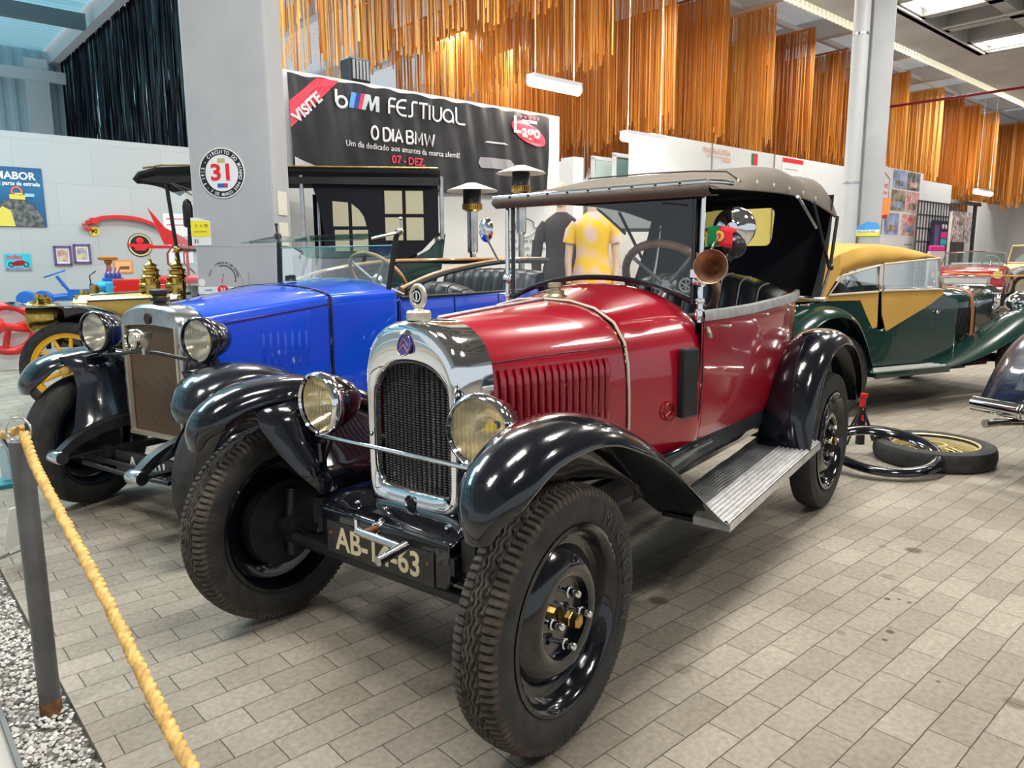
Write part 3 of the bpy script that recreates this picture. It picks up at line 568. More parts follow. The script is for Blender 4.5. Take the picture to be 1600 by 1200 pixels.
# ================= CAR BUILDING HELPERS =================
def tread_h(u, v):
    # u: angle in tread pitches, v: -1..1 across; 0 = full height, 1 = groove bottom
    fu = u % 1; z = .09*(1 if fu < .5 else -1)*(1-abs(((fu*2) % 1)*2-1)*.0)
    zz = .07*sin(2*pi*u)
    a = abs(v)
    if a < .42:
        for c in (-.30, 0, .30):
            if abs(v-c*.8-zz) < .04: return 1
        if .30 < a and abs(((u*1 + (.5 if v > 0 else 0)) % 1)-.5) < .14: return .8
        return 0
    if a < .47: return .9 if abs(((u*2) % 1)-.5) < .3 else .25
    # lateral shoulder lugs
    return 1 if abs(((u*2) % 1)-.5) < .17 else 0
def tyre(parent, R, hw, rim, ax=(0, 1, 0), o=(0, 0, 0), tread=True, pitches=52, name='tyre', m=None, label=None):
    """tyre round axis ax; R outer radius, hw half width, rim = bead radius"""
    d = V(ax).normalized(); a = V((0, 0, 1)) if abs(d.z) < .5 else V((1, 0, 0)); b = d.cross(a).normalized(); o = V(o); mb = MB()
    side = [(rim, .55), (rim+.012, .78), (rim+(R-rim)*.35, .98), (rim+(R-rim)*.6, 1.0), (R-.028, .93), (R-.014, .86)]
    nu = pitches*8 if tread else 64; nv = 36 if tread else 12; prof = []
    for k_, (r, w) in enumerate(side): prof.append((r, -w*hw, -.99 if k_ >= 4 else None))
    for j in range(nv+1):
        v = -1+2*j/nv; prof.append((R-.006*v*v-.004*abs(v)**3, v*hw*.84, v))
    for k_, (r, w) in enumerate(side[::-1]): prof.append((r, w*hw, .99 if k_ <= 1 else None))
    depth = .0085
    rows = []
    for i in range(nu):
        th = 2*pi*i/nu; ca, sa = cos(th), sin(th); row = []
        for r, w, v in prof:
            if tread and v is not None: r -= depth*tread_h(i/8, v)*(.6 if abs(v) == .99 else 1)
            row.append(o+d*w+(a*ca+b*sa)*r)
        rows.append(row)
    mb.grid(rows, cu=True)
    ns = len(side); K = len(prof)-1
    mb.mi = [1 if ns-2 <= (k % K) < K-ns+2 else 0 for k in range(len(mb.mi))]
    if not tread:
        for gv in (-.55, -.2, .2, .55): mb.k = 0
    if tread:
        for k in range(len(mb.mi)):
            i, j = k//K, k % K
            if mb.mi[k] and prof[j][2] is not None and prof[min(j+1, K)][2] is not None and tread_h((i+.5)/8, (prof[j][2]+prof[j+1][2])/2) > .7: mb.mi[k] = 2
    return mb.build(name, [m or RUBBER, TREADM if tread else (m or RUBBER), GROOVE], parent, smooth=38 if tread else 50, label=label)
GROOVE = mat('rusty_groove_dust', (.055, .04, .03), .95)
def disc_wheel(car, pos, side, steer=0, R=.347, hw=.062, tread=True, nuts=True, ty=None, inner=True, word=None, label=None, mt=None):
    """pressed steel disc wheel; side=+1 faces +y. Part of car; tyre, hub nut and wheel nuts are its sub-parts"""
    mt = mt or BLACK
    rim = R*.665; mb = MB(); sg = side
    prof = [(rim+.012, .05), (rim+.016, .058), (rim+.006, .06), (rim-.006, .052), (rim-.012, .03), (rim-.02, .012), (rim-.045, .010), (rim-.055, .022), (rim*.62, .044), (rim*.54, .05), (rim*.47, .042), (rim*.45, .02), (rim*.3, .016), (.03, .018), (0, .018)]
    prof2 = [(0, .0), (rim*.45, .0), (rim*.5, .03), (rim-.05, .0), (rim-.022, -.005), (rim-.014, -.03), (rim-.006, -.052), (rim+.006, -.06), (rim+.016, -.058), (rim+.012, -.05)]
    mb.lathe([(r, h*sg) for r, h in prof+prof2[0:]], ax=(0, 1, 0), n=56)
    w = mb.build('wheel', mt, car, smooth=45); w.location = pos; w.rotation_euler = (0, 0, steer)
    if label: w['label'] = label
    if ty:
        t = ty.copy(); COL.objects.link(t); t.parent = w
    else: t = tyre(w, R, hw, rim, tread=tread)
    if nuts:
        hn = MB().lathe([(0, .075), (.012, .075), (.0125, .07)], ax=(0, sg, 0), n=12); 
        b = MB(); b.lathe([(0, .082), (.015, .082), (.02, .078), (.019, .06), (.021, .058), (.021, .046), (.016, .044), (.018, .012)], ax=(0, sg, 0), n=6)
        b.build('hub_nut', BRASS, w, smooth=30, label='brass hub nut')
        for k in range(4):
            a = 2*pi*k/4+.15
            MB().lathe([(0, .074), (.008, .074), (.0105, .07), (.0105, .046), (.015, .044), (.015, .038), (.007, .036), (.007, .012)], o=(.068*cos(a), 0, .068*sin(a)), ax=(0, sg, 0), n=14).build('wheel_nut', CHROME, w, label='chrome wheel nut')
    if inner:
        MB().lathe([(0, -.10), (.04, -.10), (.045, -.06), (.1, -.055), (.15, -.05), (.155, -.02), (.15, .0)], ax=(0, sg, 0), n=32).build('brake_drum', SATIN, w)
    return w, t
def fender(name, path, sec, mat_, car, th=.004, ends=True, ny=None, label=None):
    """path: list of (x, z, y0, y1[, crown]) ; sec: list of (f, h) across the width (f 0..1, h height off the path)"""
    rows = []; L = len(path)
    for i, p in enumerate(path):
        a, b = path[max(i-1, 0)], path[min(i+1, L-1)]; tx, tz = b[0]-a[0], b[1]-a[1]; l = sqrt(tx*tx+tz*tz) or 1
        nx, nz = tz/l, -tx/l
        if i == 0: pass
        k = p[4] if len(p) > 4 else 1
        # normals point outwards (away from the wheel)
        nx, nz = (nx, nz)
        rows.append([V((p[0]+nx*h*k, p[2]+(p[3]-p[2])*f, p[1]+nz*h*k)) for f, h in sec])
    mb = MB().grid(rows)
    return mb.build(name, mat_, car, smooth=180, mods=[SOL(th, -1), SUB(1)], label=label)
def rim_wheel_spokes(): pass
def headlamp(car, pos, r, d, body=CHROME, lens=LENS, shell=BLACK, yaw=0, pitch=0, rimm=CHROME, bulb=True, name='headlamp', label=None, glassm=None, depth=.9, refl=None):
    """bowl lamp facing +x (local)"""
    mb = MB(); mb.lathe([(0, -d), (r*.35, -d*.96), (r*.7, -d*.72), (r*.92, -d*.35), (r, 0), (r*.985, .002)], ax=(1, 0, 0), n=40)
    h = mb.build(name, shell, car, smooth=60, label=label); h.location = pos; h.rotation_euler = (0, pitch, yaw)
    MB().lathe([(r*.9, .012), (r*.95, .02), (r*1.04, .014), (r*1.07, -.002), (r*1.05, -.02), (r*.99, -.024)], ax=(1, 0, 0), n=48).build('lamp_rim', rimm, h, smooth=60)
    MB().lathe([(0.012, -d*.62), (r*.3, -d*.58), (r*.6, -d*.4), (r*.84, -d*.12), (r*.95, .0)], ax=(1, 0, 0), n=40).build('reflector', refl or REFL, h, smooth=180)
    MB().lathe([(0, r*.16), (r*.35, r*.14), (r*.7, r*.08), (r*.94, .01)], ax=(1, 0, 0), n=32).build('lens', glassm or LENS, h, smooth=180)
    if bulb: MB().ell((-d*.40, 0, 0), (r*.22, r*.14, r*.14), 16, 10).build('bulb', YBULB, h)
    return h
def skin(name, rows, m, car, cu=False, cv=False, smooth=50, mods=(), label=None, caps=False):
    mb = MB().grid(rows, cu=cu, cv=cv)
    if caps: mb.add(rows[0], [tuple(range(len(rows[0])))]); mb.add(rows[-1], [tuple(range(len(rows[-1])))])
    return mb.build(name, m, car, smooth=smooth, mods=mods, label=label)
def seat_back(car, x, y0, y1, z0, ztop, n, thick=.1, arch=.06, lean=.12, m=LEATHER, pip=PIPING, name='seat'):
    """pleated seat back with rounded top; n pleats; front face looks to +x"""
    rows = []; NY = n*6; seam = []
    for j in range(13):
        f = j/12; row = []
        for i in range(NY+1):
            u = i/NY; y = y0+(y1-y0)*u; e = (2*u-1); zt = ztop-arch*abs(e)**2.6
            ang = f*pi*.62
            puff = .012*abs(sin(u*n*pi))
            if f < .72: g = f/.72; px = x-lean*g+puff+.03*sin(g*pi); pz = z0+(zt-z0)*g*.94
            else: g = (f-.72)/.28; px = x-lean-thick*(1-cos(g*pi/2))*1.2+puff*(1-g); pz = z0+(zt-z0)*(.94+.06*sin(g*pi/2))
            row.append(V((px, y, pz)))
        rows.append(row)
    rows.append([V((p.x-.01, p.y, z0)) for p in rows[-1]])
    o = skin(name, rows, m, car, smooth=60)
    for k in range(1, n):
        i = k*6; MB().tube([r[i]+V((.004, 0, .001)) for r in rows[:-1]], .0035, 6).build('piping', pip, o)
    return o
def steering(car, c, r, tilt, m, name='steering_wheel', tr=.014, ribs=0, spokes=4, sm=None):
    T = Matrix.Translation(c) @ Matrix.Rotation(tilt, 4, 'Y')
    P = []; N = 96
    mb = MB(T)
    rr = [tr*(1+.16*abs(sin(ribs*pi*i/N)) if ribs else 1) for i in range(N)]
    mb.tube([(r*cos(2*pi*i/N), r*sin(2*pi*i/N), 0) for i in range(N)], rr, 12, closed=True)
    o = mb.build(name, m, car, smooth=60)
    for k in range(spokes):
        a = 2*pi*k/spokes+pi/4; MB(T).tube([(.03*cos(a), .03*sin(a), -.03), (r*cos(a), r*sin(a), 0)], .008, 8).build('spoke', sm or ALU, o)
    MB(T).lathe([(0, .01), (.03, .005), (.035, -.03), (.016, -.05), (.014, -.6)], n=20).build('steering_column', sm or ALU, o)
    return o
# ================= RED TOURING CAR =================
rc = thing('vintage_car', 'red and black open touring car with chrome radiator and grey canvas hood', 'car', (0, 0, 0), 0)
WB_, TR_, RW = 2.39, .60, .347
st_ = radians(1.5)
w1, t1 = disc_wheel(rc, (0, TR_, RW), 1, st_, hw=.067)
w2, t2 = disc_wheel(rc, (0, -TR_, RW), -1, st_, ty=t1, nuts=False, hw=.067)
w3, t3 = disc_wheel(rc, (-WB_, TR_+.0, RW), 1, 0, tread=False, hw=.06)
w4, t4 = disc_wheel(rc, (-WB_, -TR_, RW), -1, 0, ty=t3, nuts=False, hw=.06)
# raised maker's name on the near front tyre
arctext('MICHELIN', .05, .262, radians(18), basis((0, .0675, 0), (-1, 0, 0), (0, 0, 1)), mat('worn_rubber_lettering', (.07, .068, .065), .8), w1, 'tyre_lettering', depth=.0012, step=.18)
# inner parts of the right front wheel
mb = MB().tube([(0, -TR_+.05, .3), (0, TR_-.05, .3)], .022, 10); mb.build('front_axle', SATIN, rc)
for sg in (-1, 1):
    MB().tube([(.01, sg*.52, .36), (-.04, sg*.50, .30), (-.14, sg*.46, .262)], [.016, .018, .012], 8).build('steering_arm', SATIN, rc)
    MB().tube([(-.02, sg*.53, .47), (0, sg*.52, .37), (0, sg*.52, .24)], .022, 10).build('king_pin', SATIN, rc)
    b = MB(); b.prism([(.0, .40), (-.2, .405), (-.75, .35), (-.75, .33), (-.2, .38), (.0, .375)], lambda x, z: V((x, sg*.30, z)), lambda x, z: V((x, sg*.35, z))); b.build('leaf_spring', SATIN, rc, smooth=0)
    MB().box((-1.15, sg*.33, .44), (2.35, .05, .09)).build('chassis_rail', SATIN, rc, smooth=0)
MB().tube([(-.14, -.48, .26), (-.14, .48, .26)], .011, 8).build('track_rod', SATIN, rc)
MB().box((-.9, 0, .41), (1.9, .6, .05)).build('underbody', SATIN, rc, smooth=0)
MB().lathe([(0, 0), (.045, 0), (.05, .02), (.05, .5), (.045, .52), (0, .52)], (-2.2, .0, .28), (1, 0, 0), 20).build('silencer', SATIN, rc)
MB().tube([(-WB_, -TR_+.05, RW), (-WB_, TR_-.05, RW)], .035, 12).ell((-WB_, 0, RW), (.1, .1, .13)).build('rear_axle', SATIN, rc)
# --- front fenders (both sides), with the flowing tail down to the running board
fp = [(.298, .655, .57, .645, .3), (.308, .705, .545, .67, .7), (.288, .76, .515, .69, .95), (.235, .81, .50, .70, 1), (.15, .848, .485, .70, 1), (.05, .864, .47, .70, 1), (-.07, .866, .455, .70, 1), (-.19, .845, .445, .70, 1), (-.31, .80, .435, .70, 1), (-.43, .735, .43, .70, .8), (-.56, .64, .425, .70, .6), (-.70, .53, .42, .70, .45), (-.84, .42, .42, .70, .3), (-.97, .328, .42, .70, .2)]
sec = [(0, -.07), (.05, -.035), (.16, -.012), (.35, 0), (.6, .001), (.8, -.012), (.93, -.04), (1, -.075)]
def sidef(path, sg): return [(p[0], p[1], sg*p[2], sg*p[3])+tuple(p[4:]) for p in path]
for sg in (1, -1):
    f2 = [(.322, .632, .57, .645, .3), (.33, .69, .545, .67, .7), (.305, .75, .515, .69, .95), (.245, .805, .50, .70, 1)]+fp[4:] if sg > 0 else fp
    fender('fender', cr(sidef(f2, sg), 3), sec, BLACK, rc, th=.005)
# inner valances from fender down to the chassis
for sg in (1, -1):
    rows = []
    edge = [(.135, .80, .50), (.13, .72, .47), (.105, .64, .42), (.07, .57, .36), (.03, .505, .30)]
    for k, (x0, z0, y0) in enumerate(edge):
        f = k/4; row = []
        for j in range(9):
            g = j/8; x = x0+(-.85-x0)*g
            zt = .80-.0*g if g < .35 else .80-(g-.35)*.6; zf = [z for z in (zt,)][0]
            z = zf+(.50-zf)*f if j else z0
            y = (.475-.03*g)+(.31-.475+.02*g)*f**1.2 if j else y0
            row.append(V((x, sg*y, z)))
        rows.append(row)
    skin('valance', rows, BLACK, rc, smooth=60, mods=[SOL(.004)])
# front apron
ap = []
for y, a in ((-.30, 0), (-.24, .02), (-.12, .035), (0, .04), (.12, .035), (.24, .02), (.30, 0)):
    ap.append([V((-.12, y, .50)), V((-.05, y, .497)), V((.0, y, .49)), V((.035+a*.3, y, .475)), V((.05+a*.3, y, .462))])
skin('front_apron', ap, BLACK, rc, mods=[SOL(.004), SUB(1)])
b = MB(); b.prism([(-.28, .475), (.285, .475), (.285, .365), (.268, .335), (-.25, .335), (-.28, .36)], lambda y, z: V((.052, y, z)), lambda y, z: V((.02, y, z)))
pb = b.build('number_board', BLACK, rc, smooth=0, mods=[BEV(.006, 2)], label='black board below the radiator')
MB().box((-.04, .28, .41), (.17, .012, .11)).build('frame_end', BLACK, rc, smooth=0); MB().box((-.04, -.275, .41), (.17, .012, .11)).build('frame_end', BLACK, rc, smooth=0)
b = MB().box((.054, -.01, .385), (.006, .475, .105)); pl = b.build('number_plate', mat('plate_black', (.03, .028, .024), .5, var=.4, vscale=30), rc, smooth=0, mods=[BEV(.003, 2)], label='worn black number plate with cream characters')
text('AB-14-63', .105, basis((.058, -.012, .352), (0, 1, 0), (0, 0, 1)), mat('plate_cream', (.72, .62, .4), .5), pl, 'plate_characters', depth=.001, xs=.93, bold=.002)
for y in (-.225, .205): MB().lathe([(0, .004), (.005, .003), (.006, 0)], (.058, y, .40), (1, 0, 0), 10).build('rivet', mat('rusty_screw', (.25, .08, .04), .7), pl)
for y in (-.16, .23): MB().lathe([(0, .008), (.008, .006), (.01, 0)], (.0, y, .497), (0, 0, 1), 10).build('apron_bolt', CHROME, rc)
# starting handle
ck = MB().tube([(-.05, -.01, .462), (.115, -.01, .458)], .012, 12).build('starting_handle', mat('rusty_shaft', (.22, .12, .07), .45, .7, var=.4, vscale=30), rc)
MB().lathe([(.012, 0), (.024, 0), (.024, .014), (.016, .03), (.012, .03)], (.03, -.01, .462), (1, 0, 0), 20).build('handle_guide', CHROME, ck)
MB().tube([(.110, -.035, .463), (.112, .0, .461), (.117, .165, .460)], [.012, .013, .011], 12).build('handle_arm', STEEL, ck); MB().tube([(.10, .162, .460), (.205, .160, .447)], .015, 16).build('handle_grip', STEEL, ck)
MB().box((.112, -.03, .48), (.012, .012, .04)).build('handle_pin', CHROME, ck, smooth=0)
# --- radiator: chrome shell
def arch(w, zb, zs, zt, n=14, pw=2.3, corner=.04):
    # closed outline (y,z) from bottom left, up the left side, over the top, down the right
    pts = [(-w+corner, zb), (-w+corner*.3, zb+corner*.25), (-w, zb+corner)]
    for i in range(1, 4): pts.append((-w, zb+corner+(zs-zb-corner)*i/4))
    for i in range(n+1):
        a = pi-pi*i/n; c, s_ = cos(a), sin(a)
        pts.append((w*math.copysign(abs(c)**(2/pw), c), zs+(zt-zs)*abs(s_)**(2/pw)))
    for i in range(3, 0, -1): pts.append((w, zb+corner+(zs-zb-corner)*i/4))
    pts += [(w, zb+corner), (w-corner*.3, zb+corner*.25), (w-corner, zb)]
    return pts
RX = -.09
def rr_(x, w, zb, zs, zt, **k): return [V((x, y, z)) for y, z in arch(w, zb, zs, zt, **k)]
rows = [rr_(RX-.14, .208, .50, .89, 1.078), rr_(RX-.05, .208, .497, .89, 1.082), rr_(RX-.012, .205, .49, .89, 1.082), rr_(RX+.012, .196, .487, .89, 1.074), rr_(RX+.024, .182, .492, .88, 1.055), rr_(RX+.022, .172, .512, .86, .985), rr_(RX+.016, .164, .535, .83, .955), rr_(RX+.006, .160, .545, .825, .948), rr_(RX-.01, .158, .547, .822, .945)]
rad = skin('radiator_shell', rows, CHROME, rc, cv=True, smooth=60, mods=[SUB(1)], label='chrome radiator shell'); rad.location = (0, .012, 0)
# filler neck flare + cap + motometer
MB().lathe([(.066, 1.04), (.05, 1.058), (.036, 1.068), (.031, 1.078), (.031, 1.09)], (RX-.035, 0, 0), n=32).build('filler_neck', CHROME, rad, smooth=180)
IVORY = mat('aged_nickel', (.62, .57, .46), .35, .6, var=.2, vscale=20)
cp_ = MB().lathe([(.036, 1.078), (.038, 1.082), (.038, 1.102), (.034, 1.107), (.016, 1.108), (.012, 1.114), (.01, 1.122)], (RX-.035, 0, 0), n=24).build('radiator_cap', IVORY, rad, smooth=30)
cx = RX-.035; zc = 1.150
b = MB().tube([(cx, .026*cos(2*pi*i/40), zc+.031*sin(2*pi*i/40)) for i in range(40)], .0085, 10, closed=True); mm = b.build('motometer', IVORY, rad)
disc_ = MB().lathe([(0, .006), (.022, .005), (.024, 0), (.022, -.005), (0, -.006)], (cx, 0, zc), (1, 0, 0), 24).build('dial_face', mat('dial_dark_blue', (.01, .015, .05), .2), mm)
MB().lathe([(.013, .007), (.015, .008), (.017, .007)], (cx, 0, zc), (1, 0, 0), 24).box((cx+.007, .0, zc), (.002, .005, .02)).build('dial_marks', SW, mm)
# grille core: vertical tubes with fine fins, in two leaves
GR = bpy.data.materials.new('black_finned_core'); GR.use_nodes = True; nt = GR.node_tree; b_ = nt.nodes['Principled BSDF']; b_.inputs['Roughness'].default_value = .35; b_.inputs['Metallic'].default_value = .3
tc = nt.nodes.new('ShaderNodeTexCoord'); wv = nt.nodes.new('ShaderNodeTexWave'); wv.bands_direction = 'Z'; wv.inputs['Scale'].default_value = 38; nt.links.new(tc.outputs['Object'], wv.inputs['Vector'])
cr_ = nt.nodes.new('ShaderNodeValToRGB'); cr_.color_ramp.elements[0].color = (.003, .003, .003, 1); cr_.color_ramp.elements[1].color = (.07, .07, .075, 1); nt.links.new(wv.outputs['Fac'], cr_.inputs['Fac']); nt.links.new(cr_.outputs['Color'], b_.inputs['Base Color'])
bp_ = nt.nodes.new('ShaderNodeBump'); bp_.inputs['Distance'].default_value = .004; nt.links.new(wv.outputs['Fac'], bp_.inputs['Height']); nt.links.new(bp_.outputs['Normal'], b_.inputs['Normal'])
rows = []
N_ = 16*6
for i in range(N_+1):
    y = -.16+.32*i/N_; dx = .010*abs(sin(pi*16*i/N_))**.7+.014*(1-abs(y)/.16)
    def topz(y): return .822+.123*max(0, 1-(abs(y)/.158)**2.3)**(1/2.3)
    rows.append([V((RX-.028+dx, y, .545)), V((RX-.028+dx, y, .7)), V((RX-.028+dx, y, topz(y)))])
skin('radiator_core', rows, GR, rad, smooth=0)
MB().tube([(RX-.008, 0, .545), (RX-.008, 0, .94)], .0035, 6).build('core_bar', SATIN, rad)
# crank hole bezel at the shell foot
MB().lathe([(.018, .0), (.024, .004), (.026, 0)], (RX+.022, -.0, .510), (1, 0, 0), 24).build('crank_bezel', CHROME, rad); MB().lathe([(0, .001), (.017, .001)], (RX+.0225, 0, .510), (1, 0, 0), 20).build('crank_hole', SB, rad)
# enamel badge
bd_ = MB(); n = 32; bd_.prism([(.027*cos(2*pi*i/n), 1.008+.034*sin(2*pi*i/n)) for i in range(n)], lambda y, z: V((RX+.025-(z-1.0)*.25, y, z)), lambda y, z: V((RX+.032-(z-1.0)*.25, y, z)))
bdg = bd_.build('badge', mat('badge_blue', (.03, .02, .3), .2, coat=1), rad, smooth=30)
cv_ = MB()
for zz in (.0, .017):
    for sg in (-1, 1): cv_.tube([(RX+.034-(zz)*.25, sg*.018, .994+zz-.006), (RX+.033-zz*.25, 0, .994+zz+.014)], .0022, 6)
cv_.tube([(RX+.034-(z-1)*.25, .026*cos(a), z) for a, z in [(2*pi*i/32, 1.008+.033*sin(2*pi*i/32)) for i in range(32)]], .0015, 6, closed=True); cv_.build('badge_chevrons', mat('badge_copper', (.6, .35, .25), .3, 1), bdg)
# --- hood (engine cover)
def sect(x, pts): return [V((x, -y, z)) for y, z in pts[::-1]]+[V((x, y, z)) for y, z in pts[1:]]
s0 = [(0, 1.076), (.06, 1.070), (.118, 1.045), (.165, .998), (.190, .94), (.203, .88), (.206, .80), (.208, .70), (.208, .60), (.208, .50)]
s1 = [(0, 1.111), (.117, 1.106), (.22, 1.082), (.30, 1.035), (.345, .965), (.36, .89), (.366, .80), (.368, .70), (.368, .60), (.368, .52)]
s2 = [(0, 1.168), (.14, 1.160), (.27, 1.130), (.375, 1.082), (.445, 1.02), (.472, .93), (.48, .82), (.482, .72), (.475, .62), (.46, .54)]
def lerp(a, b, t): return [(p[0]+(q[0]-p[0])*t, p[1]+(q[1]-p[1])*t) for p, q in zip(a, b)]
rows = [sect(-.225+(-.8+.225)*i/8, lerp(s0, s1, (i/8)**.9)) for i in range(9)]
hood = skin('hood', rows, RED, rc, smooth=180, mods=[SOL(.004, -1), SUB(1)], label='red engine hood with pressed louvres')
# hinge lines
MB().tube([(-.225, 0, 1.080), (-.5, 0, 1.098), (-.8, 0, 1.114)], .005, 8).build('hinge_strip', ALU, hood)
for sg in (-1, 1):
    MB().tube([(-.225, sg*.193, .945), (-.5, sg*.285, .957), (-.8, sg*.3525, .955)], .0022, 6).build('hinge_line', SATIN, hood)
# louvres
for sg in (-1, 1):
    for k in range(16):
        x = -.27-k*.0285; f = ((-x-.225)/.575)**.9; y0 = .206+(.366-.206)*f+.002; 
        zt = .925-.0*k; zb = .70
        b = MB(); rows = []
        for j in range(9):
            g = j/8; z = zt-(zt-zb)*g; bul = .010*min(1, g*5, (1-g)*5+.2)
            ysec = y0-(.012 if z > .9 else 0)*((z-.9)/.05 if z > .9 else 0)
            rows.append([V((x+.011, sg*(ysec-.001), z)), V((x+.006, sg*(ysec+bul*.8), z)), V((x-.002, sg*(ysec+bul), z)), V((x-.009, sg*(ysec+bul*.75), z)), V((x-.0095, sg*(ysec-.002), z))])
        b.grid(rows); b.build('louvre', RED, hood, smooth=60)
# trim seam between hood and scuttle
MB().tube([V((-.803, p.y*1.006, p.z+.002)) for p in sect(-.8, s1)], .0055, 8).build('scuttle_trim', mat('cream_beading', (.7, .62, .5), .35, .4), rc)
# scuttle (cowl)
rows = [sect(-.805-(1.16-.805)*i/6, lerp(s1, s2, (i/6)**1.1)) for i in range(7)]+[sect(-1.2, [(y*.992, z-.003) for y, z in s2])]
scut = skin('scuttle', rows, RED, rc, smooth=180, mods=[SOL(.004, -1), SUB(1)])
MB().lathe([(0, 1.172), (.02, 1.172), (.028, 1.168), (.028, 1.155), (.022, 1.152), (.022, 1.146), (.034, 1.142), (.036, 1.13), (.048, 1.12), (.05, 1.11)], (-.875, 0, .0), n=24).build('fuel_cap', mat('worn_brass', (.5, .42, .28), .35, .9, var=.3, vscale=20), scut, smooth=30)
for sg in (-1, 1):
    b = MB().box((-1.078, sg*.466, .80), (.082, .035, .262), Matrix.Rotation(radians(-17*sg), 3, 'Z')); b.build('ventilator', SATIN, scut, smooth=0, mods=[BEV(.008, 2)])
lg = MB().tube([(.030*cos(2*pi*i/28), 0, .034*sin(2*pi*i/28)) for i in range(28)], .0035, 6, closed=True)
for a in (pi/2, pi/2+2*pi/3, pi/2+4*pi/3): lg.tube([(0, .001, 0), (.03*cos(a), .001, .033*sin(a))], .003, 6)
lgo = lg.build('side_emblem', mat('dark_red_metal', (.3, .03, .03), .25, .6), scut); lgo.location = (-.995, .436, .70); lgo.rotation_euler = (0, 0, radians(-17))
# --- tub: open body behind the scuttle
def tubplan(k, dy=0, dx=0):
    half = [(-1.155, .481), (-1.2, .485), (-1.35, .494), (-1.6, .502), (-1.85, .505), (-2.05, .50), (-2.25, .482), (-2.42, .44), (-2.54, .37), (-2.62, .26), (-2.655, .13), (-2.665, 0)]
    pts = [(x if x > -2 else -2-(abs(x)-2)*k[1], y*k[0]) for x, y in half]
    return pts
rows = []
for z, ky, kx in ((.54, .93, .72), (.58, .955, .76), (.66, .975, .83), (.78, .99, .92), (.9, 1.0, .98), (1.0, 1.0, 1.0), (1.05, .995, 1.0), (1.058, .975, .985), (1.04, .955, .97)):
    pts = tubplan((ky, kx)); row = []
    for x, y in pts: row.append(V((x, y, z+(.045*max(0, (-x-1.5))/1.1 if z > .95 else (0 if z > .6 else .01*max(0, -x-1.2))))))
    full = row+[V((p.x, -p.y, p.z)) for p in row[-2::-1]]
    rows.append(full)
tub = skin('body_tub', rows, RED, rc, smooth=180, mods=[SOL(.006, -1), SUB(1)])
# inside trim
rows = [[V((p.x+(.03 if p.x < -2.3 else 0), p.y*.94, z)) for p in rows[5]] for z in (.5, 1.03)]
skin('inner_trim', rows, LEATHER, rc, smooth=60)
MB().box((-1.8, 0, .5), (1.6, .86, .02)).build('floor_board', SATIN, rc, smooth=0)
# aluminium belt strip on the body edge
for sg in (-1, 1):
    P = [V((p.x, sg*abs(p.y)*1.0, 1.055+.045*max(0, (-p.x-1.5))/1.1)) for p in [V((x, y, 0)) for x, y in tubplan((1, 1))] if p.x > -2.5]
    b = MB(); rr = []
    for p in P: rr.append([p+V((0, sg*q[0], q[1])) for q in ((-.022, .004), (-.01, .012), (.006, .008), (.011, -.01), (.008, -.028), (.0, -.03), (-.002, -.01))])
    b.grid(rr, cv=True).build('belt_strip', ALU, rc, smooth=60)
# door shut lines, hinges and handle
for x, z0, z1 in ((-1.165, .56, 1.03),):
    for sg in (1, -1): MB().tube([(x, sg*.473, z0), (x, sg*.489, .66), (x, sg*.499, .8), (x, sg*.503, .9), (x, sg*.503, z1)] if x < -1.2 else [(x, sg*.452, z0), (x, sg*.478, .68), (x, sg*.484, .8), (x, sg*.4835, .9), (x, sg*.481, z1)], .0028, 6).build('door_gap', SATIN, tub)
for x, z in ((-1.72, 1.02), (-2.12, 1.035), (-1.30, 1.0), (-2.3, 1.03)):
    MB().tube([(x, .49, z), (x, .525, z)], [.005, .004], 8).ell((x-.004, .53, z), (.014, .006, .006)).build('hood_fastener', IVORY, tub)
MB().tube([(-1.19, .485, 1.0), (-1.18, .50, .98), (-1.19, .50, .965)], .008, 8).build('door_catch', IVORY, tub)
# sill
for sg in (1, -1):
    rows = [[V((x, sg*y, z)) for y, z in ((.46, .56), (.462, .52), (.43, .46), (.42, .42+.02*(-x-1)))] for x in (-.75, -1.2, -1.7, -2.1)]
    skin('sill', rows, BLACK, rc, mods=[SOL(.004)])
# --- running boards
for sg in (1, -1):
    b = MB()
    def rbz(x): return .325+(-x-.95)*.075
    ys = [.42+.0027*i for i in range(0, 104)]
    rows = []
    for x in (-.95, -1.3, -1.7, -2.03):
        row = []
        for i in range(50):
            f = i/49; y = .56+.14*f; h = .006*(1 if (i % 7) < 4 else 0); row.append(V((x, sg*y, rbz(x)+.012+h)))
        rows.append(row)
    b.grid(rows); b.prism([(-.95, 0), (-2.03, 0)], lambda x, y: V((x, sg*.70, rbz(x)+.012)), lambda x, y: V((x, sg*.70, rbz(x)-.018))) if 0 else None
    b.add([(x, sg*.70, rbz(x)+d) for x in (-.95, -2.03) for d in (.0125, -.02)], [(0, 1, 3, 2)]); b.add([(x, sg*y, rbz(x)+d) for x in (-.95,) for y in (.56, .70) for d in (.012, -.02)], [(0, 1, 3, 2)])
    ro = b.build('running_board', ALU, rc, smooth=0, label='ribbed aluminium running board')
    b = MB(); rows = []
    for k in range(24):
        x = -.95-1.08*k/23; row = []
        for i in range(33):
            f = i/32; y = .42+.14*f; row.append(V((x, sg*y, rbz(x)+.011+.0022*sin(f*60+3*sin(k*.7+f*4)))))
        rows.append(row)
    b.grid(rows).build('step_mat', mat('ribbed_grey_mat', (.12, .125, .13), .4, .4, var=.3, vscale=9), ro, smooth=60)
    MB().box((-1.49, sg*.56, rbz(-1.49)-.012), (1.06, .26, .016), Matrix.Rotation(radians(4.2), 3, 'Y')).build('board_base', SATIN, ro, smooth=0)
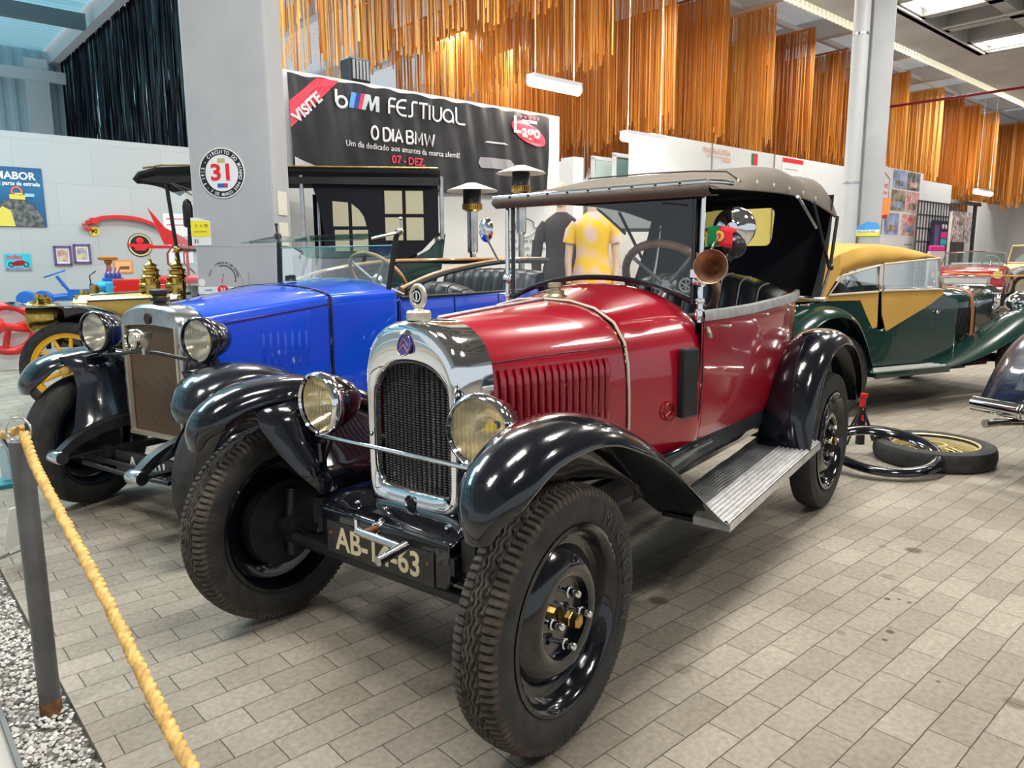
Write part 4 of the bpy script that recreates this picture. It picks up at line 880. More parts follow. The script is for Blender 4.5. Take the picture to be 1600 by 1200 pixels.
# --- rear fenders
rp_ = [(-1.86, .40, .45, .70, .2), (-1.875, .50, .45, .70, .5), (-1.90, .61, .455, .70, .8), (-1.96, .73, .46, .70, 1), (-2.06, .83, .465, .70, 1), (-2.20, .895, .47, .70, 1), (-2.36, .915, .47, .70, 1), (-2.52, .895, .47, .70, 1), (-2.67, .83, .475, .70, 1), (-2.78, .73, .48, .70, 1), (-2.84, .62, .485, .70, 1), (-2.86, .53, .49, .69, .8), (-2.862, .48, .50, .68, .5)]
for sg in (1, -1):
    fender('fender', cr(sidef([(p[0], p[1]-.0, *p[2:]) for p in rp_], sg), 3), [(f, h*1.0) for f, h in sec], BLACK, rc, th=.005)
    rows = [[V((p[0]*1, sg*.475, p[1]-.03)), V((-2.38+(p[0]+2.38)*.55, sg*.46, .55+(p[1]-.55)*.3))] for p in rp_[1:-1]]
    skin('inner_wing', rows, BLACK, rc, smooth=60)
# --- seats
seat_back(rc, -1.90, -.44, .47, .55, 1.195, 10, lean=.12, arch=.10, thick=.12)
MB().box((-1.75, 0, .62), (.42, .86, .16)).build('seat_cushion', LEATHER, rc, smooth=60, mods=[BEV(.04, 3)])
# --- steering wheel etc.
steering(rc, V((-1.52, .165, 1.160)), .208, radians(-52), mat('ribbed_brown_rim', (.42, .22, .13), .35, coat=.4, var=.3), ribs=40, tr=.016)
b = MB(Matrix.Translation((-1.26, .36, 1.155)) @ Matrix.Rotation(radians(90), 4, 'Y')); b.tube([(.026*cos(2*pi*i/24), .026*sin(2*pi*i/24), 0) for i in range(24)], .004, 8, closed=True)
for k in range(6): b.tube([(0, 0, 0), (.026*cos(k*pi/3), .026*sin(k*pi/3), 0)], .0022, 6)
b.build('hand_wheel', SG, rc)
# --- windshield
WX = -1.17
def wb(y): return 1.178-.09*(abs(y)/.43)**2.2
ws = MB(); bot = [V((WX, y, wb(y)+.008)) for y in [-.43+.86*i/24 for i in range(25)]]
ws.tube(bot, .011, 8).tube([(WX, -.43, wb(.43)), (WX, -.43, 1.50)], .010, 8).tube([(WX, .43, wb(.43)), (WX, .43, 1.50)], .010, 8).tube([(WX, -.43, 1.5), (WX, .43, 1.5)], .010, 8)
wso = ws.build('windshield_frame', BLACK, rc)
g = MB(); g.grid([[p+V((0, 0, .004)), V((WX, p.y, 1.5))] for p in bot]).build('windshield_glass', GLASS, wso, smooth=0)
for y0, x1, y1 in ((-.0, -1.6, -.08),): pass
MB().tube([(WX, .40, 1.455), (WX+.012, .36, 1.462), (WX+.012, .30, 1.47)], .003, 6).build('wiper_arm', SATIN, wso)
for sg in (-1, 1):
    y = sg*.462; b = MB(); b.tube([(WX, y, 1.02), (WX, y, 1.12), (WX, y, 1.17), (WX, y, 1.49)], [.015, .011, .011, .009], 12).ell((WX, y, 1.175), (.024, .024, .024)).ell((WX+.01, y-sg*.012, 1.175), (.018, .018, .018)).lathe([(.017, 0), (.019, .01), (.017, .02)], (WX, y, 1.09))
    b.lathe([(.018, 0), (.02, .03), (.018, .04)], (WX, y, 1.03)).build('windshield_post', CHROME, rc, label='chrome windshield post')
# --- mirrors
m1 = MB().lathe([(0, -.024), (.03, -.022), (.052, -.008), (.056, .004), (.05, .006), (0, .006)][::1], (0, 0, 0), (-1, 0, 0), 32).build('mirror', CHROME, rc, label='small round chrome mirror on the right windshield post'); m1.location = (WX+.0, -.585, 1.395); m1.rotation_euler = (0, 0, radians(-20))
MB().tube([(WX, -.465, 1.25), (WX+.01, -.51, 1.26), (WX+.02, -.585, 1.385)], .0045, 8).build('mirror_stalk', CHROME, rc)
m2 = MB().lathe([(0, -.045), (.02, -.045), (.028, -.036), (.055, -.028), (.076, -.012), (.080, .004), (.072, .007), (0, .007)], (0, 0, 0), (-1, 0, 0), 40).build('mirror', CHROME, rc, label='round chrome mirror beside the bulb horn'); m2.location = (WX-.12, .535, 1.372); m2.rotation_euler = (0, 0, radians(12))
MB().tube([(WX+.01, .47, 1.19), (WX+.02, .485, 1.24), (WX-.03, .515, 1.35), (WX-.07, .53, 1.382), (WX-.08, .535, 1.372)], [.008, .007, .005, .005, .006], 8).build('mirror_stalk', NICKEL, rc)
# --- bulb horn
COPPER = mat('worn_copper', (.55, .33, .22), .42, .85, var=.35, vscale=14)
hb = MB().lathe([(.058, .07), (.061, .072), (.062, .066), (.054, .055), (.042, .03), (.030, 0), (.026, -.04), (.03, -.06), (.036, -.085), (.03, -.11), (.014, -.125)], ax=(1, 0, 0), n=36)
hb.lathe([(.056, .069), (.038, .03), (.024, 0), (.018, -.05), (0.001, -.06)], ax=(1, 0, 0), n=36)
hn = hb.build('bulb_horn', COPPER, rc, smooth=60, label='worn copper bulb horn with black rubber bulb'); hn.location = (WX+.03, .525, 1.225); hn.rotation_euler = (0, radians(-4), radians(12))
MB().ell((-.085, .055, .082), (.043, .043, .043), 20, 14).lathe([(.016, 0), (.02, .02), (.016, .035)], (-.07, .03, .03), (-.02, .03, .06)).build('rubber_bulb', mat('black_rubber_bulb', (.012, .012, .014), .35), hn)
MB().box((-.03, -.06, -.02), (.03, .06, .03)).tube([(-.06, -.06, -.05), (-.06, -.02, .0)], .008, 8).build('horn_bracket', CHROME, hn, smooth=30)
# --- small flag
fl = MB(); NXf = 14
def fp_(u, v): return V((WX-.01-.02*sin(u*3), .478+.095*u, 1.375-.075*v+.004*sin(u*5)))
def fpan(u0, u1, m, nm, par): 
    return MB().grid([[fp_(u0+(u1-u0)*i/8, j/4) for j in range(5)] for i in range(9)]).build(nm, m, par, smooth=60, mods=[SOL(.0015)])
f1 = fpan(0, .4, mat('flag_green', (.0, .22, .06), .7), 'flag', rc); f1['label'] = 'small green and red flag'
fpan(.4, 1, mat('flag_red', (.75, .02, .04), .7), 'red_field', f1)
e = MB(); pc = fp_(.4, .5); n = 20; e.add([pc+V((.004, .02*cos(2*pi*i/n), .02*sin(2*pi*i/n))) for i in range(n)], [tuple(range(n))]); e.add([pc+V((-.004, .02*cos(2*pi*i/n), .02*sin(2*pi*i/n))) for i in range(n)], [tuple(range(n))]); e.build('flag_crest', mat('flag_gold', (.8, .6, .1), .6), f1, smooth=0)
e = MB(); e.add([pc+V((.006, .009*cos(2*pi*i/n), .010*sin(2*pi*i/n))) for i in range(n)], [tuple(range(n))]); e.build('crest_shield', SR, f1, smooth=0)
# --- headlamps and bar
for sg, yw in ((-1, -3), (1, 3)):
    h = headlamp(rc, (-.015, sg*.345, .795), .100, .15, yaw=radians(yw+(6 if sg > 0 else 0)), glassm=LENS)
    MB().tube([(-.05, sg*.345, .70), (-.05, sg*.35, .66), (-.02, sg*.355, .60), (-.02, sg*.36, .58)], [.01, .012, .014, .014], 10).build('lamp_bracket', BLACK, rc)
    MB().tube([(-.02, sg*.355, .66), (-.02, sg*.35, .565), (.02, sg*.35, .555), (.025, sg*.35, .59)], .014, 8).build('lamp_bracket', BLACK, rc)
MB().tube([(.0, -.35, .692), (.0, .36, .69)], .0075, 12).build('tie_bar', CHROME, rc)
# --- canvas hood
rf = [(-1.115, 1.541, 1.537, 1.505), (-1.27, 1.57, 1.56, 1.515), (-1.45, 1.605, 1.592, 1.522), (-1.62, 1.63, 1.625, 1.528), (-1.75, 1.65, 1.65, 1.532), (-1.9, 1.652, 1.666, 1.535), (-2.05, 1.65, 1.674, 1.535), (-2.24, 1.635, 1.658, 1.528), (-2.36, 1.635, 1.656, 1.518), (-2.48, 1.645, 1.67, 1.503), (-2.6, 1.65, 1.672, 1.487), (-2.69, 1.64, 1.65, 1.475), (-2.76, 1.62, 1.61, 1.466), (-2.785, 1.59, 1.565, 1.46)]
rows = []
for x, zm, zs, ze in cr(rf, 3):
    half = [(0, zm), (.14, zm+(zs-zm)*.1), (.28, zm+(zs-zm)*.5), (.38, zs), (.44, zs-.008), (.485, zs-(zs-ze)*.3), (.505, zs-(zs-ze)*.65), (.52, ze)]
    rows.append(sect(x, half))
# sect() mirrors y; reverse unneeded
roof = skin('canvas_hood', rows, CANVAS, rc, smooth=180, mods=[SOL(.005, -1), SUB(1)], label='grey brown canvas hood')
rows2 = []
for x, zm, zs, ze in cr(rf[1:], 2):
    half = [(0, zm-.02), (.2, zs-.03), (.36, zs-.035), (.44, zs-.05), (.485, zs-(zs-ze)*.5-.02), (.508, ze+.004)]
    rows2.append(sect(x, half))
skin('hood_lining', rows2, BLKCLOTH, roof, smooth=60)
# chrome header strip and the valance under it
hd = [V((-1.110, y, 1.530+.006*y)) for y in [-.495+.99*i/20 for i in range(21)]]
hd = hd+[V((-1.20, .525, 1.535)), V((-1.27, .53, 1.535))]
MB().tube(hd, .0085, 8, sx=.8).build('header_strip', CHROME, roof)
for i in range(9):
    p = hd[2+i*2]; MB().ell((p.x+.009, p.y, p.z), (.004, .005, .005), 8, 6).build('header_screw', SATIN, roof)
rows = [[V((-1.112, y, 1.53)), V((-1.10, y, 1.515)), V((-1.10, y, 1.498)), V((-1.125, y, 1.484)), V((-1.19, y, 1.490))] for y in [-.49+1.0*i/12 for i in range(13)]]
skin('front_valance', rows, mat('brown_hood_valance', (.10, .075, .06), .8), roof, smooth=180, mods=[SOL(.004)])
for x, z in ((-1.35, 1.535), (-1.55, 1.545), (-1.75, 1.548), (-1.95, 1.548), (-2.15, 1.545), (-2.35, 1.53)):
    MB().ell((x, .521, z+.012), (.008, .004, .012), 10, 6).build('hood_stud', IVORY, roof)
MB().tube([(-1.43, y, zz+.0065) for y, zz in ((.50, 1.55), (.44, 1.592), (.3, 1.604), (.1, 1.61), (-.2, 1.61))], .003, 6).build('hood_seam', mat('dark_seam', (.05, .04, .035), .8), roof)
# back and side curtain (black), with the yellowed window
def bk(y, f):  # f 0 top .. 1 bottom
    e = (abs(y)/.5)**3; return V((-2.745+.02*f+.12*f*f, y*(1-.04*f), 1.59-(1.59-1.06)*f))
ys = [-.50, -.46, -.36, -.225, -.1, .06, .205, .3, .4, .46, .50]
def backrow(f): return [bk(y, f) for y in ys]
fs = [0, .10, .2, .3, .4, .49, .56, .66, .78, .9, 1]
b = MB(); WIN = (2, 6)
rows = [backrow(f) for f in fs]
for i in range(len(fs)-1):
    for j in range(len(ys)-1): 
        if 1 <= i <= 4 and 3 <= j <= 5: continue
        b.add([rows[i][j], rows[i][j+1], rows[i+1][j+1], rows[i+1][j]], [(0, 1, 2, 3)])
b.build('back_curtain', BLKCLOTH, roof, smooth=60, label='black inner side of the hood')
def rrect(y0, y1, f0, f1, r=.18, n=6):
    pts = []
    for cy, cf, a0 in ((y1-.035, f0+.075, 0), (y0+.035, f0+.075, 90), (y0+.035, f1-.075, 180), (y1-.035, f1-.075, 270)):
        for k in range(n+1):
            a = radians(a0+(90*k/n)); pts.append((cy+.035*cos(a), cf-.075*sin(a)))
    return pts
wp = rrect(-.225, .205, .09, .50); b = MB(); b.add([bk(y, f)+V((.006, 0, 0)) for y, f in wp], [tuple(range(len(wp)))]); b.build('rear_window', YWIN, roof, smooth=0, label='yellowed rear window')
inner = wp; inner = [(-.01+(y+.01)*.97, .295+(f-.295)*.96) for y, f in wp]; outer = [(-.01+(y+.01)*1.25, .295+(f-.295)*1.35) for y, f in wp]
b = MB(); n = len(wp)
for i in range(n):
    q = (i+1) % n; b.add([bk(*inner[i])+V((.014, 0, 0)), bk(*inner[q])+V((.014, 0, 0)), bk(*outer[q])+V((.008, 0, 0)), bk(*outer[i])+V((.008, 0, 0))], [(0, 1, 2, 3)])
b.build('window_surround', BLKCLOTH, roof, smooth=0)
for sg in (-1, 1):
    rows = []
    for k in range(9):
        f = k/8; p = bk(sg*.50, f); xf = -2.40; rows.append([V((p.x, sg*.50*(1-.0*f), p.z)), V((p.x+.05+.04*f, sg*.512, p.z)), V((p.x+.06+.16*f, sg*.516, p.z))])
    skin('side_curtain', rows, BLKCLOTH, roof, smooth=60)
for sg in (-1, 1):
    y = sg*.53
    for nm, P, r in (('hood_iron', [(-2.04, 1.535), (-2.20, 1.47), (-2.35, 1.405)], .008), ('hood_iron', [(-2.28, 1.525), (-2.63, 1.205)], .009), ('hood_iron', [(-2.72, 1.475), (-2.64, 1.21)], .009), ('hood_iron', [(-2.635, 1.21), (-2.56, 1.12), (-2.49, 1.05)], .008)):
        MB().tube([(x, y, z) for x, z in P], r, 8).build(nm, SATIN if r > .008 else STEEL, roof)
    MB().ell((-2.635, y+sg*.008, 1.21), (.016, .012, .016), 12, 8).build('iron_joint', SATIN, roof)
    MB().tube([(-2.38, sg*.45, 1.065), (-2.49, sg*.54, 1.05)], .011, 10).ell((-2.495, sg*.545, 1.05), (.014, .014, .014)).build('hood_pivot', NICKEL, rc)
# ================= BLUE TOURING CAR =================
bc = thing('vintage_car', 'bright blue open touring car with brown honeycomb radiator and black fenders', 'car', (-.226, -1.9, 0), radians(5.4))
R2 = .345; sb = radians(12.3)
a1, at1 = disc_wheel(bc, (0, -.612, R2), -1, sb, R=R2, hw=.066, tread=False, nuts=False, mt=WORN)
a2, at2 = disc_wheel(bc, (0, .612, R2), 1, sb, R=R2, ty=at1, mt=WORN)
a3, _ = disc_wheel(bc, (-2.75, .612, R2), 1, 0, R=R2, ty=at1, mt=WORN); a4, _ = disc_wheel(bc, (-2.75, -.612, R2), -1, 0, R=R2, ty=at1, nuts=False, mt=WORN)
for w in (a1, a2):   # zigzag front treads
    pass
MB().tube([(-.01, -.56, .29), (-.01, .56, .29)], .026, 10).build('front_axle', SATIN, bc); MB().tube([(-2.75, -.56, .34), (-2.75, .56, .34)], .035, 10).ell((-2.75, 0, .34), (.12, .12, .14)).build('rear_axle', SATIN, bc)
MB().tube([(.13, -.52, .30), (.13, .52, .30)], .013, 8).build('track_rod', SATIN, bc)
for sg in (-1, 1):
    y = sg*.325
    # frame horn arching down to the spring eye
    pth = cr([(.30, .355), (.22, .41), (.10, .452), (-.06, .472), (-.3, .475), (-1, .45), (-2.9, .48)], 4)
    b = MB(); b.grid([[V((x, y+q*.026, z+r_)) for q, r_ in ((-1, .022), (1, .022), (1, -.03), (-1, -.03))] for x, z in pth], cv=True); b.build('frame_horn', SATIN, bc, smooth=30)
    MB().lathe([(0, -.045), (.03, -.045), (.033, -.04), (.033, .04), (.03, .045), (0, .045)], (.305, y, .345), (0, 1, 0), 20).build('spring_eye', STEEL, bc)
    b = MB()
    for k, (a, e) in enumerate(((.3, -.62), (.2, -.5), (.12, -.38))): b.box(((a+e)/2, y, .335-.012*k), (a-e, .045, .009))
    b.build('leaf_spring', SATIN, bc, smooth=0)
    MB().box((.08, y, .33), (.035, .06, .05)).build('spring_clip', SATIN, bc, smooth=0); MB().box((-.01, y, .31), (.07, .07, .07)).build('axle_pad', SATIN, bc, smooth=0)
MB().box((-1.5, 0, .43), (2.6, .6, .05)).build('underbody', SATIN, bc, smooth=0)
MB().tube([(.2, -.30, .30), (.16, 0, .27), (.14, .30, .27)], .011, 8).build('drag_link', SATIN, bc)
fpb = [(.288, .615, .585, .70, .3), (.294, .665, .55, .73, .7), (.262, .728, .52, .75, .95), (.20, .785, .50, .75, 1), (.08, .818, .48, .75, 1), (-.04, .825, .46, .75, 1), (-.18, .80, .45, .745, 1), (-.34, .74, .445, .745, .9), (-.5, .65, .44, .745, .7), (-.68, .52, .44, .745, .5), (-.86, .41, .44, .745, .3), (-1.05, .34, .44, .745, .2)]
secb = [(0, -.05), (.06, -.02), (.25, .0), (.5, .006), (.75, -.004), (.9, -.03), (.97, -.05), (1, -.085)]
for sg in (1, -1):
    fender('fender', cr(sidef(fpb, sg), 3), secb, WORN, bc, label='worn black fender')
    rows = []
    edge = [(.17, .80, .50), (.12, .72, .475), (.115, .64, .46), (.14, .55, .44), (.18, .45, .40), (.26, .37, .345)]
    for k, (x0, z0, y0) in enumerate(edge):
        f = k/5; row = []
        for j in range(9):
            g = j/8; x = x0+(-.9-x0)*g; z = z0+((.80-.32*max(0, g-.35)/.65)+(.47-(.80-.32*max(0, g-.35)/.65))*f-z0)*min(1, g*3)
            y = y0+((.455-.12*f)-y0)*min(1, g*3); row.append(V((x, sg*y, z)))
        rows.append(row)
    skin('valance', rows, WORN, bc, smooth=60, mods=[SOL(.004)])
    # transverse splash panel beside the radiator
    b = MB(); rows = [[V((-.06-.05*k, sg*(.23+.27*k/5), .455-.0*k)), V((-.05-.02*k, sg*(.235+.265*k/5), .62)), V((-.09, sg*(.235+.25*k/5), .80-.004*k))] for k in range(6)]
    skin('splash_panel', rows, WORN, bc, mods=[SOL(.004)])
    MB().box((-1.75, sg*.595, .335), (1.6, .29, .03)).build('running_board', SATIN, bc, smooth=0)
    skin('sill', [[V((x, sg*.47, .52)), V((x, sg*.45, .35))] for x in (-.9, -2.5)], WORN, bc, mods=[SOL(.004)])
    rb_ = [(-2.25, .36, .48, .74, .2), (-2.28, .5, .48, .74, .7), (-2.35, .66, .48, .74, 1), (-2.5, .79, .48, .74, 1), (-2.7, .835, .48, .74, 1), (-2.92, .79, .48, .74, 1), (-3.08, .66, .48, .74, 1), (-3.16, .48, .49, .73, .8)]
    fender('fender', cr(sidef(rb_, sg), 3), secb, WORN, bc)
# radiator
def rb2(x, w, zb, zs, zt, c=.02): 
    P = [(-w, zb)]+[(-w, zb+(zs-zb)*i/4) for i in range(1, 5)]
    for i in range(1, 16):
        a = pi-pi*i/16; P.append((w*cos(a)*(1.0+.06*sin(a)**2) if 0 else w*math.copysign(abs(cos(a))**.92, cos(a)), zs+(zt-zs)*sin(a)**.95))
    P += [(w, zb+(zs-zb)*i/4) for i in range(4, -1, -1)]
    return [V((x, y, z)) for y, z in P]
rows = [rb2(-.13, .25, .42, .965, 1.066), rb2(-.04, .25, .42, .965, 1.066), rb2(-.02, .246, .42, .962, 1.06), rb2(-.008, .235, .42, .957, 1.048)]
# flat front: ring to the straight topped opening
op = [V((-.008, -.205, .42))]+[V((-.008, -.205, .42+(.955-.42)*i/4)) for i in range(1, 5)]+[V((-.008, -.205+.41*i/16, .955+.012*sin(pi*i/16))) for i in range(1, 16)]+[V((-.008, .205, .42+(.955-.42)*i/4)) for i in range(4, -1, -1)]
rows.append(op); rows.append([p+V((-.02, 0, 0)) for p in op])
rs = skin('radiator_shell', rows, STEEL, bc, smooth=40, label='polished steel radiator shell')
HC = bpy.data.materials.new('brown_honeycomb'); HC.use_nodes = True; nt = HC.node_tree; b_ = nt.nodes['Principled BSDF']; b_.inputs['Roughness'].default_value = .6
tc = nt.nodes.new('ShaderNodeTexCoord'); mp = nt.nodes.new('ShaderNodeMapping'); mp.inputs['Rotation'].default_value = (0, pi/2, 0); nt.links.new(tc.outputs['Object'], mp.inputs['Vector'])
vo = nt.nodes.new('ShaderNodeTexVoronoi'); vo.inputs['Scale'].default_value = 125; vo.inputs['Randomness'].default_value = .1; nt.links.new(tc.outputs['Object'], vo.inputs['Vector'])
rp = nt.nodes.new('ShaderNodeValToRGB'); rp.color_ramp.elements[0].position = .25; rp.color_ramp.elements[0].color = (.02, .012, .007, 1); rp.color_ramp.elements[1].position = .5; rp.color_ramp.elements[1].color = (.15, .092, .05, 1); nt.links.new(vo.outputs['Distance'], rp.inputs['Fac']); nt.links.new(rp.outputs['Color'], b_.inputs['Base Color'])
MB().box((-.06, 0, .69), (.07, .42, .55)).build('honeycomb', HC, rs, smooth=0)
MB().box((-.015, 0, .426), (.03, .44, .018)).box((-.012, -.207, .69), (.02, .012, .54)).box((-.012, .207, .69), (.02, .012, .54)).build('core_border', mat('cream_metal_border', (.6, .53, .42), .35, .6), rs, smooth=0)
b = MB(); n = 24; b.prism([(.022*cos(2*pi*i/n), .995+.026*sin(2*pi*i/n)) for i in range(n)], lambda y, z: V((-.008, y, z)), lambda y, z: V((.0, y, z))); b.build('badge', mat('dark_badge', (.06, .03, .03), .3, .5), rs, smooth=0)
MB().lathe([(.03, 1.05), (.03, 1.07), (.042, 1.078), (.042, 1.095), (.034, 1.1), (.034, 1.106), (.044, 1.112), (.044, 1.128), (.03, 1.134), (0, 1.136)], (-.075, 0, 0), n=24).build('radiator_cap', SATIN, rs, smooth=40)
MB().lathe([(.035, 1.082), (.0425, 1.09), (.035, 1.098)], (-.075, 0, 0.004), n=24).build('cap_band', BRASS, rs)
# hood, scuttle
def bsec(x, w, zt, zsh, zb): 
    P = [(0, zt), (w*.35, zt-.006), (w*.65, zt-.02), (w*.88, zsh+.012), (w*.985, zsh), (w, zsh-.012), (w*1.003, zsh-.1), (w, zsh-.3), (w*.98, zb)]
    return sect(x, P)
rows = [bsec(-.13-.62*i/6, .245+(.445-.245)*(i/6)**.95, 1.062+(.075)*i/6, 1.0+.085*i/6, .46) for i in range(7)]
bh = skin('hood', rows, BLUE, bc, smooth=180, mods=[SOL(.004, -1), SUB(1)], label='bright blue engine hood')
for sg in (-1, 1):
    for k in range(7): 
        y = sg*(.247+.2*((.38+k*.036-.13)/.62)**.95+.006); b = MB()
        b.grid([[V((-.40-k*.036+.008, y-sg*.004, z)), V((-.40-k*.036, y+sg*(.006 if .74 < z < .91 else -.002), z)), V((-.40-k*.036-.008, y-sg*.004, z))] for z in (.73, .75, .82, .9, .915)]); b.build('louvre', BLUE, bh, smooth=60)
for sg in (-1, 1): MB().tube([(-.13-.62*i/6, sg*(.245+.2*(i/6)**.95+.002), .955+.085*i/6) for i in range(7)], .0028, 6).build('hinge_line', mat('dark_blue_gap', (.0, .01, .12), .5), bh)
MB().tube([p+V((-.0, 0, .002)) for p in bsec(-.752, .447, 1.137, 1.085, .5)], .003, 6).build('hood_gap', SATIN, bc)
rows = [bsec(-.755-.47*i/5, .446+.05*(i/5), 1.137+.03*i/5, 1.085+.012*i/5, .5) for i in range(6)]
bs = skin('scuttle', rows, BLUE, bc, smooth=180, mods=[SOL(.004, -1), SUB(1)])
MB().lathe([(0, 1.185), (.024, 1.185), (.03, 1.18), (.03, 1.158), (.036, 1.15)], (-.90, -.02, 0), n=20).build('fuel_cap', SATIN, bs)
# tub
plan = [(-1.225, .495), (-1.5, .505), (-1.9, .515), (-2.3, .515), (-2.7, .50), (-2.95, .45), (-3.08, .34), (-3.13, .18), (-3.14, 0)]
rows = []
for z, k in ((.46, .95), (.55, .98), (.75, 1), (1.0, 1), (1.045, .995), (1.05, .97), (1.035, .95)):
    r_ = [V((x if x > -2.7 else -2.7-(abs(x)-2.7)*k, y*k, z)) for x, y in plan]; rows.append(r_+[V((p.x, -p.y, p.z)) for p in r_[-2::-1]])
bt = skin('body_tub', rows, BLUE, bc, smooth=180, mods=[SOL(.006, -1), SUB(1)])
skin('inner_trim', [[V((p.x, p.y*.955, z)) for p in rows[3]] for z in (.5, 1.03)], LEATHER, bc)
MB().box((-2.1, 0, .48), (1.8, .9, .02)).build('floor_board', SATIN, bc, smooth=0)
for x in (-1.24, -1.75, -2.25): MB().tube([(x, .497+.02*(x < -1.3), .5), (x, .506+.01*(x < -1.3), .8), (x, .50+.013*(x < -1.3), 1.04)], .003, 6).build('door_gap', SATIN, bt)
MB().tube([(-1.25, .50, 1.052), (-1.9, .515, 1.05), (-2.7, .50, 1.05)], .008, 8).build('body_rail', SATIN, bt)
seat_back(bc, -1.98, -.45, .42, .6, 1.115, 8, lean=.1, arch=.10, pip=LEATHER); MB().box((-1.8, 0, .66), (.45, .86, .16)).build('seat_cushion', LEATHER, bc, mods=[BEV(.04, 3)])
seat_back(bc, -2.78, -.44, .44, .6, 1.20, 9, lean=.1, arch=.03, pip=LEATHER); MB().box((-2.6, 0, .66), (.45, .86, .16)).build('seat_cushion', LEATHER, bc, mods=[BEV(.04, 3)])
steering(bc, V((-1.47, .13, 1.155)), .20, radians(-50), PALEWOOD, tr=.013)
# windshield: lower pane with sloping frame, upper pane swung forward
wo = MB()
for sg in (-1, 1): wo.tube([(-1.19, sg*.455, 1.07), (-1.235, sg*.49, 1.39), (-1.245, sg*.50, 1.43)], .016, 10)
wo.tube([(-1.19, y, 1.148-.06*(abs(y)/.45)**2) for y in [-.455+.91*i/12 for i in range(13)]], .012, 8)
wo = wo.build('windshield_frame', SATIN, bc)
MB().grid([[V((-1.195, y*.98, 1.15-.06*(abs(y)/.45)**2)), V((-1.23, y*1.03, 1.345))] for y in [-.45+.9*i/10 for i in range(11)]]).build('windshield_glass', TINT, wo, smooth=0)
MB().tube([(-1.23, -.475, 1.347), (-1.23, .475, 1.347)], .004, 6).build('glass_edge', mat('glass_edge_green', (.25, .45, .4), .2), wo)
ug = MB().box((0, 0, 0), (.27, 1.0, .007), Matrix.Rotation(radians(9), 3, 'Y')); o = ug.build('upper_glass', TINT, wo, smooth=0); o.location = (-1.10, -.02, 1.395)
for sg in (-1, 1):
    MB().tube([(-1.245, sg*.505, 1.42), (-1.13, sg*.51, 1.40), (-1.02, sg*.505, 1.38)], .007, 8).ell((-1.245, sg*.515, 1.425), (.022, .016, .022)).tube([(-1.245, sg*.515, 1.42), (-1.245, sg*.52, 1.49)], .007, 8).ell((-1.245, sg*.52, 1.495), (.011, .011, .011)).build('glass_bracket', NICKEL if sg > 0 else SATIN, wo)
# folded hood bow and its cloth
bow = cr([(-1.25, .50, 1.10), (-1.6, .52, 1.19), (-2.2, .53, 1.255), (-2.85, .5, 1.27), (-3.02, .40, 1.272), (-3.08, .2, 1.275), (-3.09, 0, 1.275)], 5)
bow = bow+[(x, -y, z) for x, y, z in bow[-2::-1]]
MB().tube(bow, .014, 8).build('hood_bow', PALEWOOD, bc, label='varnished wooden hood bow')
FOLD = mat('folded_hood_cloth', (.02, .022, .024), .9)
rows = []
for x, y, z in bow[::2]:
    f = .3 if x < -2.9 else .15
    rows.append([V((x*1.0-.04*f, y*1.03, z+.01)), V((x-.07*f, y*1.08, z-.03*f)), V((x-.05*f, y*1.06, z-.10*f)), V((x, y*1.0, z-.12*f))])
skin('folded_hood', rows, FOLD, bc, mods=[SOL(.01), SUB(1)])
# lamps
for sg in (-1, 1):
    h = headlamp(bc, (.03, sg*.417+.02, .918), .100, .16, shell=WORN, rimm=WORN, refl=REFW, glassm=LENS, yaw=radians(9 if sg < 0 else 5))
    MB().tube([(-.04, sg*.417+.02, .83), (-.04, sg*.42+.02, .76)], .02, 10).tube([(.0, sg*.45, .80), (.06, sg*.46, .79), (.06, sg*.46, .72), (.02, sg*.44, .71)], .008, 8).build('lamp_bracket', SATIN, bc)
MB().tube([(-.01, -.41, .80), (.07, -.15, .825), (.13, .107, .862), (.11, .25, .858), (.0, .46, .81)], .009, 8).build('lamp_bar', SATIN, bc)
h = headlamp(bc, (.16, .155, .918), .046, .05, shell=NICKEL, rimm=NICKEL, name='spot_lamp', label='small nickel spot lamp in front of the radiator'); MB().box((-.02, .05, -.02), (.025, .02, .09)).box((-.03, .04, .02), (.04, .04, .025)).build('spot_bracket', NICKEL, h, smooth=0)
pl = MB().box((.10, .06, .305), (.008, .5, .10)).build('number_plate', SB, bc, smooth=0); text('A  -  01', .10, basis((.106, .08, .27), (0, 1, 0), (0, 0, 1)), SW, pl, 'plate_characters', depth=.001, bold=.002)
# ================= GOLD AND BLACK ANTIQUE LANDAU =================
gc = thing('vintage_car', 'antique car with yellow spoked wheels, brass lamps and black side curtains', 'car', (-1.5586, -5.5446, 0), radians(316))
def spoke_wheel(car, pos, side, R=.39, steer=0, n=12):
    rim = R-.098; mb = MB().lathe([(rim, .03), (rim+.012, .034), (rim+.012, .022), (rim-.02, .02), (rim-.03, .018), (rim-.03, -.018), (rim-.02, -.02), (rim+.012, -.022), (rim+.012, -.034), (rim, -.03)], ax=(0, 1, 0), n=48)
    w = mb.build('wheel', YSPOKE, car); w.location = pos; w.rotation_euler = (0, 0, steer)
    for k in range(n):
        a = 2*pi*k/n+.1; MB().tube([(.05*cos(a), 0, .05*sin(a)), ((rim-.02)*cos(a), 0, (rim-.02)*sin(a))], [.022, .014], 8).build('spoke', YSPOKE, w)
    MB().lathe([(0, .11), (.03, .11), (.035, .1), (.035, .05), (.07, .045), (.08, .03), (.08, -.03), (0, -.03)], ax=(0, side, 0), n=24).build('hub', BRASS, w)
    tyre(w, R, .052, rim+.004, tread=False); return w
